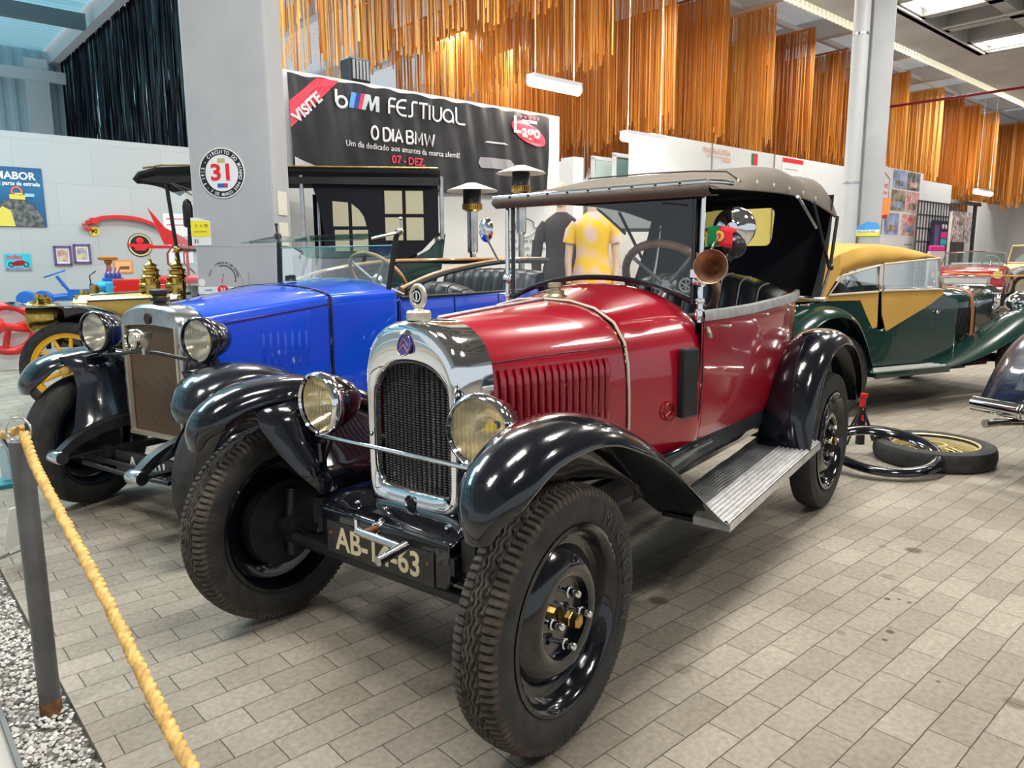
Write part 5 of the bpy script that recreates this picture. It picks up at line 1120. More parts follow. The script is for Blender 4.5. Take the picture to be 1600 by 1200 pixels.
for x in (0, -2.35):
    for sg in (1, -1): spoke_wheel(gc, (x, sg*.65, .39), sg)
    MB().tube([(x, -.6, .39), (x, .6, .39)], .025, 8).build('axle', SATIN, gc)
    for sg in (1, -1): MB().box((x, sg*.42, .47), (.8, .045, .03)).box((x, sg*.42, .43), (.1, .06, .08)).build('leaf_spring', SATIN, gc, smooth=0)
DG = mat('dark_green_body', (.01, .04, .03), .3, coat=.8)
GOLDP = mat('gold_paint', (.55, .36, .07), .35, coat=.5)
MB().box((-1.55, 0, .53), (3.3, .8, .09)).build('chassis', SATIN, gc, smooth=0)
for sg in (1, -1):
    fender('fender', cr(sidef([(.42, .955, .52, .74, .2), (.34, .925, .50, .75, .5), (.18, .915, .49, .75, .7), (0, .925, .48, .75, .8), (-.18, .91, .48, .75, .8), (-.36, .86, .48, .75, .7), (-.55, .76, .48, .75, .6), (-.72, .6, .48, .75, .4), (-.9, .47, .48, .75, .2)], sg), 3), [(0, -.008), (.3, 0), (.7, 0), (1, -.012)], BLACK, gc)
    fender('fender', cr(sidef([(-1.78, .47, .48, .75, .2), (-1.9, .62, .48, .75, .5), (-2.05, .8, .48, .75, .7), (-2.3, .88, .48, .75, .8), (-2.55, .85, .48, .75, .8), (-2.8, .7, .48, .75, .7), (-2.95, .5, .48, .75, .6)], sg), 3), secb, BLACK, gc)
    skin('valance', [[V((x, sg*.48, z)), V((x, sg*.44, .55))] for x, z in ((.2, .88), (0, .89), (-.3, .84), (-.6, .7))], BLACK, gc)
    MB().box((-1.35, sg*.61, .45), (.95, .27, .03)).build('running_board', SATIN, gc, smooth=0)
    # big drum headlamp
    b = MB().lathe([(0, -.13), (.09, -.13), (.11, -.11), (.115, -.04), (.12, .06), (.135, .08), (.135, .10), (.125, .105), (0, .105)], (0, 0, 0), (1, 0, 0), 32); h = b.build('headlamp', BRASS, gc, smooth=40, label='brass drum headlamp'); h.location = (.24, sg*.45, .82)
    MB().lathe([(.05, .11), (.055, .15), (.03, .16), (.03, .18), (0, .18)], (0, 0, 0), (0, 0, 1), 16).box((.05, 0, .14), (.03, .02, .1)).build('lamp_chimney', BRASS, h)
    MB().box((.24, sg*.45, .62), (.03, .03, .16)).build('lamp_bracket', SATIN, gc, smooth=0)
rad_ = MB().prism([(-.3, .5), (.3, .5), (.3, .92), (.22, .98), (-.22, .98), (-.3, .92)], lambda y, z: V((.05, y, z)), lambda y, z: V((-.04, y, z))); rad_ = rad_.build('radiator', BRASS, gc, smooth=0)
MB().box((.052, 0, .72), (.01, .5, .36)).build('radiator_core', SATIN, rad_, smooth=0)
MB().lathe([(.03, .97), (.03, 1.0), (.042, 1.0), (.042, 1.05), (.03, 1.055), (.03, 1.065), (0, 1.07)], (0, 0, 0), n=20).build('radiator_cap', BRASS, rad_)
b = MB(); b.prism([(-.30, .55), (-.30, .93), (-.22, .985), (.22, .985), (.30, .93), (.30, .55)], lambda y, z: V((-.04, y, z)), lambda y, z: V((-.78, y*1.25, z+.03*(z-.5)/.4))); b.build('hood', GOLDP, gc, smooth=0, mods=[BEV(.012, 2)], label='gold painted engine hood')
for sg in (1, -1): MB().tube([(-.04, sg*.3, .935), (-.78, sg*.375, .962)], .006, 6).build('hood_hinge', SATIN, gc)
b = MB(); b.prism([(-.23, .987), (.23, .987), (.22, .993), (-.22, .993)], lambda y, z: V((-.04, y, z)), lambda y, z: V((-.78, y*1.25, z+.035))); b.build('hood_top', DG, gc, smooth=0)
b = MB(); b.prism([(-.45, .5), (-.47, .95), (-.38, 1.06), (.38, 1.06), (.47, .95), (.45, .5)], lambda y, z: V((-.78, y, z)), lambda y, z: V((-1.0, y, z))); b.build('scuttle', DG, gc, smooth=0)
# body with rising rear quarters
for sg in (1, -1):
    P = [(-1.0, .5), (-1.0, .98), (-1.35, .95), (-1.5, .78), (-1.8, .78), (-1.95, 1.0), (-2.4, 1.16), (-2.8, 1.25), (-3.05, 1.38), (-3.16, 1.5), (-3.12, 1.2), (-2.95, .8), (-2.9, .5)]
    MB().prism(P, lambda x, z: V((x, sg*.60, z)), lambda x, z: V((x, sg*.56, z))).build('body_side', DG, gc, smooth=0)
MB().box((-3.0, 0, .95), (.06, 1.12, .8), Matrix.Rotation(radians(-12), 3, 'Y')).build('body_back', DG, gc, smooth=0); MB().box((-1.95, 0, .56), (2.0, 1.12, .05)).build('floor_board', SATIN, gc, smooth=0)
MB().box((-2.6, 0, .85), (.5, 1.0, .14)).box((-2.85, 0, 1.15), (.12, 1.0, .5)).build('seat', LEATHER, gc, smooth=0, mods=[BEV(.03, 2)]); MB().box((-1.5, 0, .85), (.4, 1.0, .14)).box((-1.75, 0, 1.1), (.1, 1.0, .45)).build('seat', LEATHER, gc, smooth=0, mods=[BEV(.03, 2)])
# roof
rows = []
for x, dz, w in ((-.60, -.10, .60), (-.66, -.045, .64), (-.80, -.01, .66), (-1.1, 0, .66), (-2.0, .005, .66), (-2.9, 0, .66), (-3.12, -.01, .65)):
    rows.append([V((x, y*w, 2.04+dz+.03*(1-y*y))) for y in (-1, -.8, -.4, 0, .4, .8, 1)])
gr = skin('roof', rows, BLKCLOTH, gc, mods=[SOL(.05, -1)], label='black roof with gold edge line')
MB().tube([(-.70, .64, 2.025), (-.85, .665, 2.045), (-1.5, .668, 2.05), (-3.1, .66, 2.045)], .008, 6).build('gold_line', BRASS, gr)
MB().prism([(-.66, 1.93), (-.8, 1.96), (-3.1, 1.97), (-3.1, 1.9), (-1.0, 1.92), (-.9, 1.9)], lambda x, z: V((x, .655, z)), lambda x, z: V((x, .645, z))).build('roof_valance', SATIN, gr, smooth=0)
# windscreen
wf = MB()
for sg in (1, -1): wf.tube([(-.93, sg*.58, .95), (-.86, sg*.60, 1.93)], .016, 8)
wf.tube([(-.93, -.58, 1.37), (-.93, .58, 1.37)], .012, 8).tube([(-.86, -.6, 1.93), (-.86, .6, 1.93)], .012, 8); wf = wf.build('windscreen_frame', SATIN, gc)
MB().grid([[V((-.93, y, .96)), V((-.90, y, 1.38)), V((-.86, y*1.02, 1.92))] for y in (-.57, .57)]).build('windscreen_glass', GLASS, wf, smooth=0)
for z in (1.37, .97): MB().ell((-.905, .60, z), (.03, .02, .03)).build('frame_clamp', BRASS, wf)
MB().tube([(-.78, -.55, 1.9), (-.80, -.55, .95)], .012, 8).tube([(-.78, -.55, 1.9), (-.80, .2, 1.94)], .008, 8).build('screen_stay', mat('wood_trim', (.3, .15, .1), .4), wf)
# scuttle lanterns
for y, lx_ in ((.72, 0), (.70, -.20)):
    for k, dy in enumerate((0,)):
        L_ = MB().lathe([(0, .0), (.05, .0), (.055, .02), (.055, .13), (.06, .14), (.085, .15), (.06, .17), (.06, .19), (.075, .2), (.045, .22), (.045, .235), (.06, .24), (.02, .262), (.006, .30), (0, .33)], (-.72+lx_, y, 1.0), n=24)
        L_.lathe([(0, -.12), (.035, -.12), (.05, -.10), (.058, -.02), (.058, .02)], (-.75+lx_, y, 1.07), (-1, 0, 0), 20); L_.lathe([(.045, 0), (.06, .03), (.066, .055), (.06, .06), (0, .055)], (-.70+lx_, y, 1.07), (1, 0, 0), 24)
        lo_ = L_.build('side_lamp', BRASS, gc, smooth=50, label='brass scuttle lantern with finial'); MB().box((-.75+lx_, y-.1, 1.0), (.03, .2, .02)).build('lamp_bracket', SATIN, lo_, smooth=0)
MB().lathe([(0, 1.55), (.03, 1.55), (.04, 1.57), (.04, 1.72), (.03, 1.76), (.012, 1.78), (0, 1.78)], (-1.02, .62, 0), n=16).tube([(-1.02, .62, 1.55), (-1.02, .62, 1.40)], [.012, .02], 8).build('carriage_lamp', SATIN, gc, label='small black carriage lamp')
MB().tube([(-.92, .25, 1.0), (-1.35, .2, 1.25)], .02, 12).build('steering_column', BRASS, gc)
MB(Matrix.Translation((-1.38, .2, 1.27)) @ Matrix.Rotation(radians(-60), 4, 'Y')).tube([(.19*cos(2*pi*i/32), .19*sin(2*pi*i/32), 0) for i in range(32)], .013, 8, closed=True).build('steering_wheel', WOOD, gc)
# posts and side curtains with pale panes
for x, m_ in ((-1.95, STEEL), (-3.13, STEEL)):
    MB().tube([(x, .61, 1.0 if x > -2 else 1.45), (x, .62, 1.98)], .018, 10).build('roof_post', m_, gc); MB().tube([(x, -.61, 1.0 if x > -2 else 1.45), (x, -.62, 1.98)], .018, 10).build('roof_post', m_, gc)
PANE = mat('pale_celluloid', (.62, .58, .40), .25, alpha=.85)
def curtain(poly, y, win):
    c = MB().prism(poly, lambda x, z: V((x, y, z)), lambda x, z: V((x, y-.01, z))).build('side_curtain', BLKCLOTH, gc, smooth=0)
    for P in win: 
        cx_ = sum(p[0] for p in P)/len(P); cz_ = sum(p[1] for p in P)/len(P)
        MB().prism(P, lambda x, z: V((x, y+.006, z)), lambda x, z: V((x, y-.016, z))).build('window_pane', PANE, c, smooth=0)
def q4(x0, x1, z0, z1):
    xm, zm = (x0+x1)/2, (z0+z1)/2
    return [[(a, zb), (b, zb), (b, zt), (a, zt)] for zb, zt in ((z0, zm-.015), (zm+.015, z1)) for a, b in ((x0, xm+.015), (xm-.015, x1))]
arcw = [[(-2.20, 1.56), (-2.33, 1.56), (-2.33, 1.76), (-2.20, 1.77)], [(-2.36, 1.56), (-2.48, 1.56), (-2.46, 1.64), (-2.42, 1.70), (-2.36, 1.75)], [(-2.21, 1.35), (-2.33, 1.35), (-2.33, 1.53), (-2.21, 1.53)], [(-2.36, 1.35), (-2.49, 1.35), (-2.49, 1.53), (-2.36, 1.53)]]
curtain([(-2.03, 1.93), (-3.10, 1.93), (-3.10, 1.5), (-2.95, 1.35), (-2.7, 1.22), (-2.35, 1.14), (-2.10, 1.08), (-2.12, 1.5), (-2.08, 1.75)], .612, arcw+q4(-2.64, -2.97, 1.44, 1.86))
curtain([(-1.9, 1.93), (-3.10, 1.93), (-3.10, 1.5), (-2.7, 1.22), (-1.9, 1.0)], -.605, q4(-2.64, -2.97, 1.44, 1.86))
MB().tube([(-3.12, -.6, 1.5), (-3.12, .6, 1.5)], .014, 8).tube([(-3.13, -.6, 1.97), (-3.13, .6, 1.97)], .02, 8).build('rear_frame', mat('wood_trim'), gc)
# ================= GREEN SPORTS CAR =================
sc = thing('vintage_car', 'dark green sports car with mustard canvas top and side screens', 'car', (-4.9022, -.4604, 0), radians(152.4))
for x in (0, 2.39):
    for sg in (-1, 1):
        w_, _ = disc_wheel(sc, (x, sg*.60, .34), sg, 0, R=.34, hw=.055, tread=False, nuts=False) if (x, sg) == (0, -1) else disc_wheel(sc, (x, sg*.60, .34), sg, 0, R=.34, ty=_, nuts=False)
    MB().tube([(x, -.55, .34), (x, .55, .34)], .03, 8).build('axle', SATIN, sc)
MB().box((1.2, 0, .33), (2.9, .7, .08)).build('chassis', SATIN, sc, smooth=0); MB().box((2.0, 0, .27), (.5, .3, .12)).tube([(2.4, -.4, .3), (2.4, .4, .3)], .02, 8).box((2.15, -.3, .3), (.3, .05, .07)).build('engine_sump', SATIN, sc, smooth=0)
for sg in (-1, 1):
    fender('fender', cr(sidef([(-.62, .35, .40, .66, .4), (-.56, .55, .40, .68, .8), (-.42, .76, .38, .69, 1), (-.2, .885, .38, .69, 1), (0, .90, .38, .69, 1), (.18, .83, .40, .69, 1), (.30, .68, .42, .69, 1), (.37, .5, .45, .69, .8), (.395, .32, .48, .69, .4)], sg), 3)[::-1], [(0, -.03), (.1, -.01), (.4, 0), (.7, -.012), (.9, -.05), (1, -.09)], GREEN, sc)
    fender('fender', cr(sidef([(3.02, .42, .45, .72, .5), (2.98, .6, .42, .74, .8), (2.82, .76, .4, .74, 1), (2.6, .82, .38, .74, 1), (2.35, .77, .38, .73, 1), (2.1, .66, .38, .72, .9), (1.8, .53, .38, .71, .8), (1.5, .435, .38, .70, .6), (1.22, .375, .38, .69, .4)], sg), 3), [(0, -.03), (.1, -.01), (.4, 0), (.7, -.012), (.9, -.05), (1, -.09)], GREEN, sc)
    b = MB().box((.80, sg*.59, .335), (.88, .20, .035)); rb1 = b.build('running_board', GREEN, sc, smooth=0)
    for k in range(3): MB().box((.80, sg*(.545+.055*k), .36), (.88, .018, .016)).build('step_strip', mat('pale_step_metal', (.75, .74, .7), .45, .3), rb1, smooth=0)
    MB().box((.80, sg*.695, .335), (.88, .012, .05)).build('step_edge', GREEN, rb1, smooth=0)
side = [(-.55, .45), (-.62, .75), (-.45, .90), (.29, .935), (.40, .90), (.47, .80), (.55, .70), (.64, .67), (.80, .71), (1.0, .80), (1.2, .89), (1.34, .955), (1.56, .90), (1.56, .36), (.35, .36), (.35, .45)]
for sg in (-1, 1): MB().prism(side, lambda x, z: V((x, sg*.50, z)), lambda x, z: V((x, sg*.46, z))).build('body_side', GREEN, sc, smooth=0, mods=[BEV(.012, 2)])
MB().box((-.6, 0, .62), (.06, .96, .5), Matrix.Rotation(radians(-10), 3, 'Y')).build('body_back', GREEN, sc, smooth=0); MB().box((.4, 0, .36), (1.9, .95, .04)).build('floor_board', SATIN, sc, smooth=0)
skin('scuttle', [[V((x, y, z)) for y, z in ((-.50, .55), (-.50, .9), (-.44, .985), (-.25, 1.01), (0, 1.02), (.25, 1.01), (.44, .985), (.50, .9), (.50, .55))] for x in (1.22, 1.30)]+[[V((1.55, y, z)) for y, z in ((-.40, .45), (-.40, .88), (-.34, .955), (-.2, .99), (0, 1.0), (.2, .99), (.34, .955), (.40, .88), (.40, .45))]], GREEN, sc, mods=[SOL(.004), SUB(1)])
bn_ = skin('bonnet', [[V((x, y*k, z)) for y, z in ((-.40, .42), (-.40, .86), (-.36, .925), (-.2, .965), (0, .985), (.2, .965), (.36, .925), (.40, .86), (.40, .42))] for x, k in ((1.555, 1), (2.0, .8), (2.42, .6))], GREEN, sc, mods=[SOL(.004)], smooth=60, label='dark green louvred bonnet')
for sg in (-1, 1):
    for k in range(17):
        x = 1.66+k*.027; y = sg*(.40-.16*(x-1.555)/.865+.004); MB().box((x, y, .69), (.011, .012, .24)).build('louvre', SB, bn_, smooth=0)
    MB().tube([(1.55, sg*.385, .935), (2.42, sg*.232, .93)], .004, 6).build('hinge_line', CHROME, bn_)
    MB().tube([(1.30, sg*.505, .80), (1.38, sg*.50, .83)], .01, 8).ell((1.28, sg*.515, .8), (.02, .014, .014)).build('door_handle', CHROME, sc)
LSTRAP = mat('tan_leather_strap', (.35, .13, .05), .55)
b = MB(); P = cr([(2.0, -.345, .46), (2.0, -.345, .7), (1.99, -.335, .86), (1.985, -.30, .945), (1.98, -.15, .985), (1.98, 0, .998), (1.98, .15, .985), (1.985, .3, .945), (2.0, .34, .8), (2.0, .345, .46)], 3); b.grid([[V((x-.02, y, z)), V((x+.02, y, z))] for x, y, z in P]); b.build('bonnet_strap', LSTRAP, sc, mods=[SOL(.008, 0)], label='tan leather bonnet strap')
MB().prism([(-.25, .5), (-.25, .93), (-.17, 1.0), (.17, 1.0), (.25, .93), (.25, .5)], lambda y, z: V((2.42, y, z)), lambda y, z: V((2.54, y, z))).build('radiator', CHROME, sc, smooth=0, mods=[BEV(.012, 2)])
for sg in (-1, 1): headlamp(sc, (2.62, sg*.38, .84), .1, .17, shell=CHROME)
# mustard top
rows = []
for x, zm, zs, ys_ in ((-.52, .93, .925, .49), (-.36, 1.06, 1.05, .49), (-.12, 1.20, 1.19, .49), (.10, 1.30, 1.28, .49), (.28, 1.36, 1.33, .49), (.50, 1.39, 1.355, .49), (.8, 1.385, 1.335, .49), (1.1, 1.36, 1.30, .49), (1.27, 1.335, 1.27, .48)):
    lowz = {.10: 1.12, .28: 1.175, .50: 1.205, .8: 1.235, 1.1: 1.262, 1.27: 1.262}.get(x, .925+.02)
    if x <= -.12: lowz = .93
    rows.append([V((x, sg*y, z)) for sg, y, z in ((-1, .50, lowz), (-1, .50, (lowz+zs)/2), (-1, ys_-.02, zs), (-1, .25, zm-.01), (1, 0, zm), (1, .25, zm-.01), (1, ys_-.02, zs), (1, .50, (lowz+zs)/2), (1, .50, lowz))])
tp = skin('canvas_top', rows, TAN, sc, smooth=60, mods=[SOL(.006)], label='mustard canvas top')
for sg in (-1, 1):
    y = sg*.505; f = lambda x, z: V((x, y, z)); g = lambda x, z: V((x, y-sg*.008, z))
    MB().prism([(-.15, .93), (-.13, 1.18), (.10, 1.29), (.12, 1.15), (-.02, .965), (.56, .985), (.57, .70), (.52, .69), (.44, .80), (.36, .925)], f, g).build('side_screen', TAN, tp, smooth=0)
    MB().prism([(.60, .985), (1.33, .985), (1.36, .955), (1.2, .87), (.68, .66), (.62, .80)], f, g).build('side_screen', TAN, tp, smooth=0)
    for P in ([(.00, .975), (.14, 1.125), (.54, 1.20), (.55, .99)], [(.60, .995), (.60, 1.21), (1.26, 1.255), (1.31, .995)]):
        c_ = [V((x, y+sg*.004, z)) for x, z in P]; wfm = MB().tube(c_, .010, 6, closed=True).build('screen_frame', mat('pale_screen_frame', (.6, .5, .38), .4), tp)
        MB().prism(P, lambda x, z: V((x, y, z)), lambda x, z: V((x, y-sg*.003, z))).build('screen_pane', GLASS, wfm, smooth=0)
    MB().ell((.35, sg*.22, .86), (.14, .2, .22)).build('seat', LEATHER, sc)
MB().tube([(1.30, -.47, .97), (1.26, -.47, 1.27), (1.26, .47, 1.27), (1.30, .47, .97)], .012, 8).build('windscreen_frame', CHROME, sc)
steering(sc, V((1.0, .22, .98)), .19, radians(60), SATIN)
# ================= DARK CAR AT THE RIGHT EDGE =================
dc = thing('vintage_car', 'dark blue-black car with chrome rear bumper cut off by the right edge', 'car', (-3.6934, 2.1622, 0), radians(152.4))
DKB = mat('blue_black_enamel', (.012, .017, .035), .25, coat=1, var=.3, vscale=4)
for sg in (1, -1):
    disc_wheel(dc, (0, sg*.66, .34), sg, 0, R=.34, tread=False, nuts=False); disc_wheel(dc, (2.4, sg*.66, .34), sg, 0, R=.34, tread=False, nuts=False)
    fender('fender', cr(sidef([(-.60, .40, .50, .87, .4), (-.57, .56, .48, .875, .8), (-.47, .74, .46, .88, 1), (-.30, .87, .45, .88, 1), (-.08, .93, .44, .87, 1), (.15, .87, .45, .87, 1), (.33, .72, .46, .87, 1), (.43, .5, .48, .86, .8), (.47, .35, .5, .85, .4)], sg), 3)[::-1], [(0, .05), (.15, .03), (.4, 0), (.65, -.02), (.85, -.07), (.96, -.13), (1, -.17)], DKB, dc)
    MB().ell((-.60, sg*.50, .50), (.03, .035, .04)).build('tail_lamp', mat('tail_lamp_red', (.25, .0, .01), .15, coat=1), dc)
body = [(-.55, .40), (-.60, .6), (-.5, .85), (-.2, 1.0), (.3, 1.15), (.7, 1.42), (1.3, 1.50), (1.8, 1.40), (2.0, 1.05), (2.9, .95), (3.0, .6), (2.9, .35), (-.5, .35)]
b = MB()
rows = [[V((x, y, z if abs(y) < .5 else .35+(z-.35)*.72)) for x, z in body] for y in (-.62, -.56, -.4, 0, .4, .56, .62)]
b.grid(rows).add(rows[0], [tuple(range(13))]).add(rows[-1], [tuple(range(13))]); b.build('body', DKB, dc, smooth=40)
b = MB().tube([(-.76, -.74, .445), (-.78, -.4, .445), (-.785, 0, .445), (-.78, .4, .445), (-.76, .74, .445)], .034, 16); b.v = [(p[0]*1.0, p[1], .445+(p[2]-.445)*1.25) for p in b.v]; bo = b.build('bumper', CHROME, dc, smooth=40)
for sg in (1, -1): MB().lathe([(.04, 0), (.043, .01), (.04, .02)], (-.78, sg*.45, .445), (0, 1, 0), 16).build('bumper_clip', CHROME, bo); MB().box((-.65, sg*.45, .42), (.25, .03, .05)).build('bumper_iron', SATIN, bo, smooth=0)
MB().tube([(-.3, .58, .33), (-.72, .62, .355), (-.80, .64, .35)], [.02, .022, .024], 12).build('exhaust_pipe', NICKEL, dc); MB().lathe([(0, -.012), (.02, -.012), (.02, -.01)], (-.79, .638, .35), (-1, 0, 0), 12).build('exhaust_mouth', SB, dc)
# ================= RED ROADSTER FAR BACK =================
def on_hall(s_, t_): return hall(s_, t_, 0)
p = V((-18.0, -.66, .18)); rr = thing('vintage_car', 'small red roadster with chrome grille and two round headlamps behind the green car', 'car', p, radians(1))
RDK = mat('roadster_red', (.42, .01, .02), .25, coat=1)
b = []
for x, w, zt, zb in ((.1, .5, .70, .42), (.06, .66, .80, .3), (-.1, .72, .86, .28), (-.9, .76, .93, .26), (-1.25, .77, .95, .26), (-1.6, .77, .93, .26), (-3.2, .75, .88, .26), (-3.6, .66, .76, .3), (-3.68, .5, .6, .4)):
    b.append([V((x, y*w, z)) for y, z in ((-.95, zb), (-1, (zb+zt)/2), (-.95, zt-.06), (-.75, zt-.03), (-.4, zt-.01), (0, zt), (.4, zt-.01), (.75, zt-.03), (.95, zt-.06), (1, (zb+zt)/2), (.95, zb))])
bo = skin('body', b, RDK, rr, smooth=60, caps=True, mods=[SUB(1)])
MB().box((.09, 0, .58), (.06, .95, .18)).build('grille', STEEL, rr, smooth=0); MB().box((.115, 0, .58), (.02, .82, .11)).build('grille_mesh', SG, rr, smooth=0)
MB().tube([(.1, -.5, .67), (.13, 0, .685), (.1, .5, .67)], .014, 8).build('grille_top', CHROME, rr)
for sg in (1, -1):
    headlamp(rr, (.10, sg*.60, .72), .09, .1, shell=RDK); 
    for x in (-.65, -2.9): disc_wheel(rr, (x, sg*.66, .3), sg, 0, R=.3, hw=.07, tread=False, nuts=False)
MB().tube([(.17, -.72, .42), (.2, 0, .42), (.17, .72, .42)], .035, 10).build('bumper', CHROME, rr)
MB().ell((.02, 0, .80), (.04, .05, .015)).build('hood_badge', CHROME, rr)
b = MB().tube([(-1.2, -.66, .93), (-1.42, -.60, 1.2), (-1.38, 0, 1.24), (-1.42, .60, 1.2), (-1.2, .66, .93)], .018, 8); o = b.build('windscreen_frame', CHROME, rr); MB().grid([[V((-1.2+.07*(1-(y/.62)**2), y, .93)), V((-1.41+.04*(1-(y/.62)**2), y*.94, 1.2+.035*(1-(y/.6)**2)))] for y in (-.62, -.3, 0, .3, .62)]).build('windscreen_glass', TINT, o)
steering(rr, V((-1.6, .32, .98)), .18, radians(-60), WHITE, tr=.012); MB().box((-1.95, 0, .82), (.35, 1.1, .3)).build('seat', mat('pale_seat', (.6, .6, .58), .6), rr, smooth=0, mods=[BEV(.05, 3)])
# ================= BEIGE OPEN FIELD CAR =================
p = V((-24.2, .35, .12)); jc = thing('vintage_car', 'beige open field car with folded frame windscreen behind the red roadster', 'car', p, radians(318))
BEI = mat('field_beige', (.62, .48, .27), .55, var=.05)
sd = [(-1.6, .45), (-1.6, .95), (-1.2, 1.0), (-1.05, .6), (-.55, .6), (-.4, .98), (-.25, 1.0), (.95, .98), (1.6, .85), (1.75, .55), (1.6, .4)]
for sg in (1, -1): MB().prism(sd, lambda x, z: V((x, sg*.74, z)), lambda x, z: V((x, sg*.70, z))).build('body_side', BEI, jc, smooth=0)
MB().prism([(.3, .95), (.95, .98), (1.6, .85), (1.75, .55), (.3, .5)], lambda x, z: V((x, -.7, z)), lambda x, z: V((x, .7, z))).build('front_body', BEI, jc, smooth=0, mods=[BEV(.06, 3)]); MB().box((-1.58, 0, .7), (.05, 1.4, .5)).box((0, 0, .45), (3.2, 1.4, .05)).build('tub', BEI, jc, smooth=0)
for x in (-.9, -.1): MB().box((x, 0, .75), (.45, 1.2, .25)).box((x-.25, 0, 1.0), (.12, 1.2, .42)).build('seat', LEATHER, jc, smooth=0, mods=[BEV(.04, 3)])
b = MB().tube([(.35, -.72, .95), (.22, -.72, 1.48), (.22, .72, 1.48), (.35, .72, .95)], .028, 8).tube([(.35, -.7, 1.0), (.35, .7, 1.0)], .025, 8); o = b.build('windscreen_frame', BEI, jc); MB().grid([[V((.35, y, 1.0)), V((.23, y, 1.46))] for y in (-.7, .7)]).build('windscreen_glass', GLASS, o, smooth=0)
for sg in (1, -1):
    fender('fender', cr(sidef([(1.7, .5, .6, .86, .5), (1.6, .75, .6, .86, 1), (1.3, .88, .6, .86, 1), (.95, .8, .6, .86, 1), (.75, .5, .6, .86, 1)], sg), 3), secb, mat('field_grey', (.3, .32, .34), .5), jc); fender('fender', cr(sidef([(-.7, .5, .6, .86, .5), (-.85, .75, .6, .86, 1), (-1.15, .85, .6, .86, 1), (-1.5, .75, .6, .86, 1), (-1.65, .5, .6, .86, 1)], sg), 3), secb, mat('field_grey'), jc)
    for x in (1.2, -1.2): disc_wheel(jc, (x, sg*.70, .34), sg, 0, R=.34, hw=.07, tread=False, nuts=False, mt=mat('pale_wheel', (.55, .5, .4), .5))
MB().tube([(-1.3, -.7, 1.02), (-1.7, -.65, 1.12), (-1.75, 0, 1.12), (-1.7, .65, 1.12), (-1.3, .7, 1.02)], .05, 8).build('folded_top', SATIN, jc)
# ================= SMALLER THINGS =================
# rope post and rope
gp_ = thing('rope_post', 'grey steel rope post with a ring, standing in the gravel channel', 'post', (.773, -.604, -.02), 0)
PST = mat('grey_post_steel', (.11, .108, .108), .38, .3, var=.25, vscale=6)
MB().lathe([(0, 0), (.0275, 0), (.0275, .80), (.025, .806), (0, .806)], n=32).build('shaft', PST, gp_, smooth=40)
MB().lathe([(.0278, .0), (.0286, .004), (.0284, .045), (.0278, .055)], n=32).build('rusty_foot', mat('rust', (.2, .09, .04), .8, var=.5, vscale=40), gp_)
rT = Matrix.Translation((0, 0, .835)) @ Matrix.Rotation(radians(128), 4, 'Z')
MB(rT).tube([(.034*cos(2*pi*i/32), 0, .034*sin(2*pi*i/32)) for i in range(32)], .003, 8, closed=True).build('ring', STEEL, gp_)
ROPE = mat('yellow_rope', (.62, .38, .12), .85, var=.3, vscale=50, bump=.4, bscale=200)
def rope(path, r, strands=3, pitch=.055):
    b = MB(); P = [V(p) for p in path]; n = len(P); s_ = [0]
    for i in range(1, n): s_.append(s_[-1]+(P[i]-P[i-1]).length)
    for k in range(strands):
        Q = []
        for i in range(n):
            d = (P[min(i+1, n-1)]-P[max(i-1, 0)]).normalized(); a = V((0, 0, 1)).cross(d).normalized(); c = d.cross(a); ph = 2*pi*(k/strands+s_[i]/pitch); Q.append(P[i]+(a*cos(ph)+c*sin(ph))*r*.5)
        b.tube(Q, r*.58, 8)
    return b
def sag(a, b_, d, n): a, b_ = V(a), V(b_); return [a.lerp(b_, i/n)-V((0, 0, d*4*(i/n)*(1-i/n))) for i in range(n+1)]
top = V((.773, -.604, .815))
r1 = [hall(.315, t_, z_) for t_, z_ in cr([(2.295, .812), (2.2, .757), (2.05, .716), (1.8, .664), (1.55, .609), (1.29, .535), (1.11, .494), (.8, .455), (.4, .44), (.0, .47), (-.5, .58), (-1.0, .8)], 18)]
def ropething(path, lab, r=.0125, st=3):
    o = rope(path, r, st).build('rope', ROPE, None, smooth=60); return tag(o, lab, 'rope')
ropething(r1, 'yellow twisted rope sagging from the post down past the lower edge of the picture')
ropething(sag(top+V((-.012, -.02, 0)), tuple(hall(.31, 4.9, .80)), .16, 130), 'yellow twisted rope leading left from the post')
ropething([V(p) for p in sag(hall(17.6, 5.85, .97), hall(19.2, 2.6, 1.05), .12, 60)], 'thin tan rope in front of the red roadster', .016, 2)
# small stand with teal foot at the left edge
o = thing('display_stand', 'curved grey pipe stand on a teal foot at the left edge', 'stand', (-.045, -3.22, 0), AL)
MB().box((0, 0, .012), (.5, .22, .024)).build('foot', mat('teal_board', (.03, .22, .27), .5), o, smooth=0); MB().tube([(-.02, 0, .02), (-.03, 0, .2), (-.10, 0, .38), (-.25, 0, .5)], .014, 10).build('curved_pipe', STEEL, o)
MB().box((-.05, 0, .13), (.06, .008, .2)).build('side_plate', mat('pale_teal', (.35, .5, .52), .5), o, smooth=0)
o = thing('information_card', 'white card on a low wire stand behind the rope post', 'sign', (.41, -1.87, 0), radians(200))
MB().box((0, 0, .16), (.10, .004, .2), Matrix.Rotation(radians(18), 3, 'X')).build('card', SW, o, smooth=0); MB().tube([(-.05, .0, .06), (-.05, .12, .004), (.1, .12, .004), (.1, .0, .12)], .004, 6).build('wire_foot', STEEL, o)
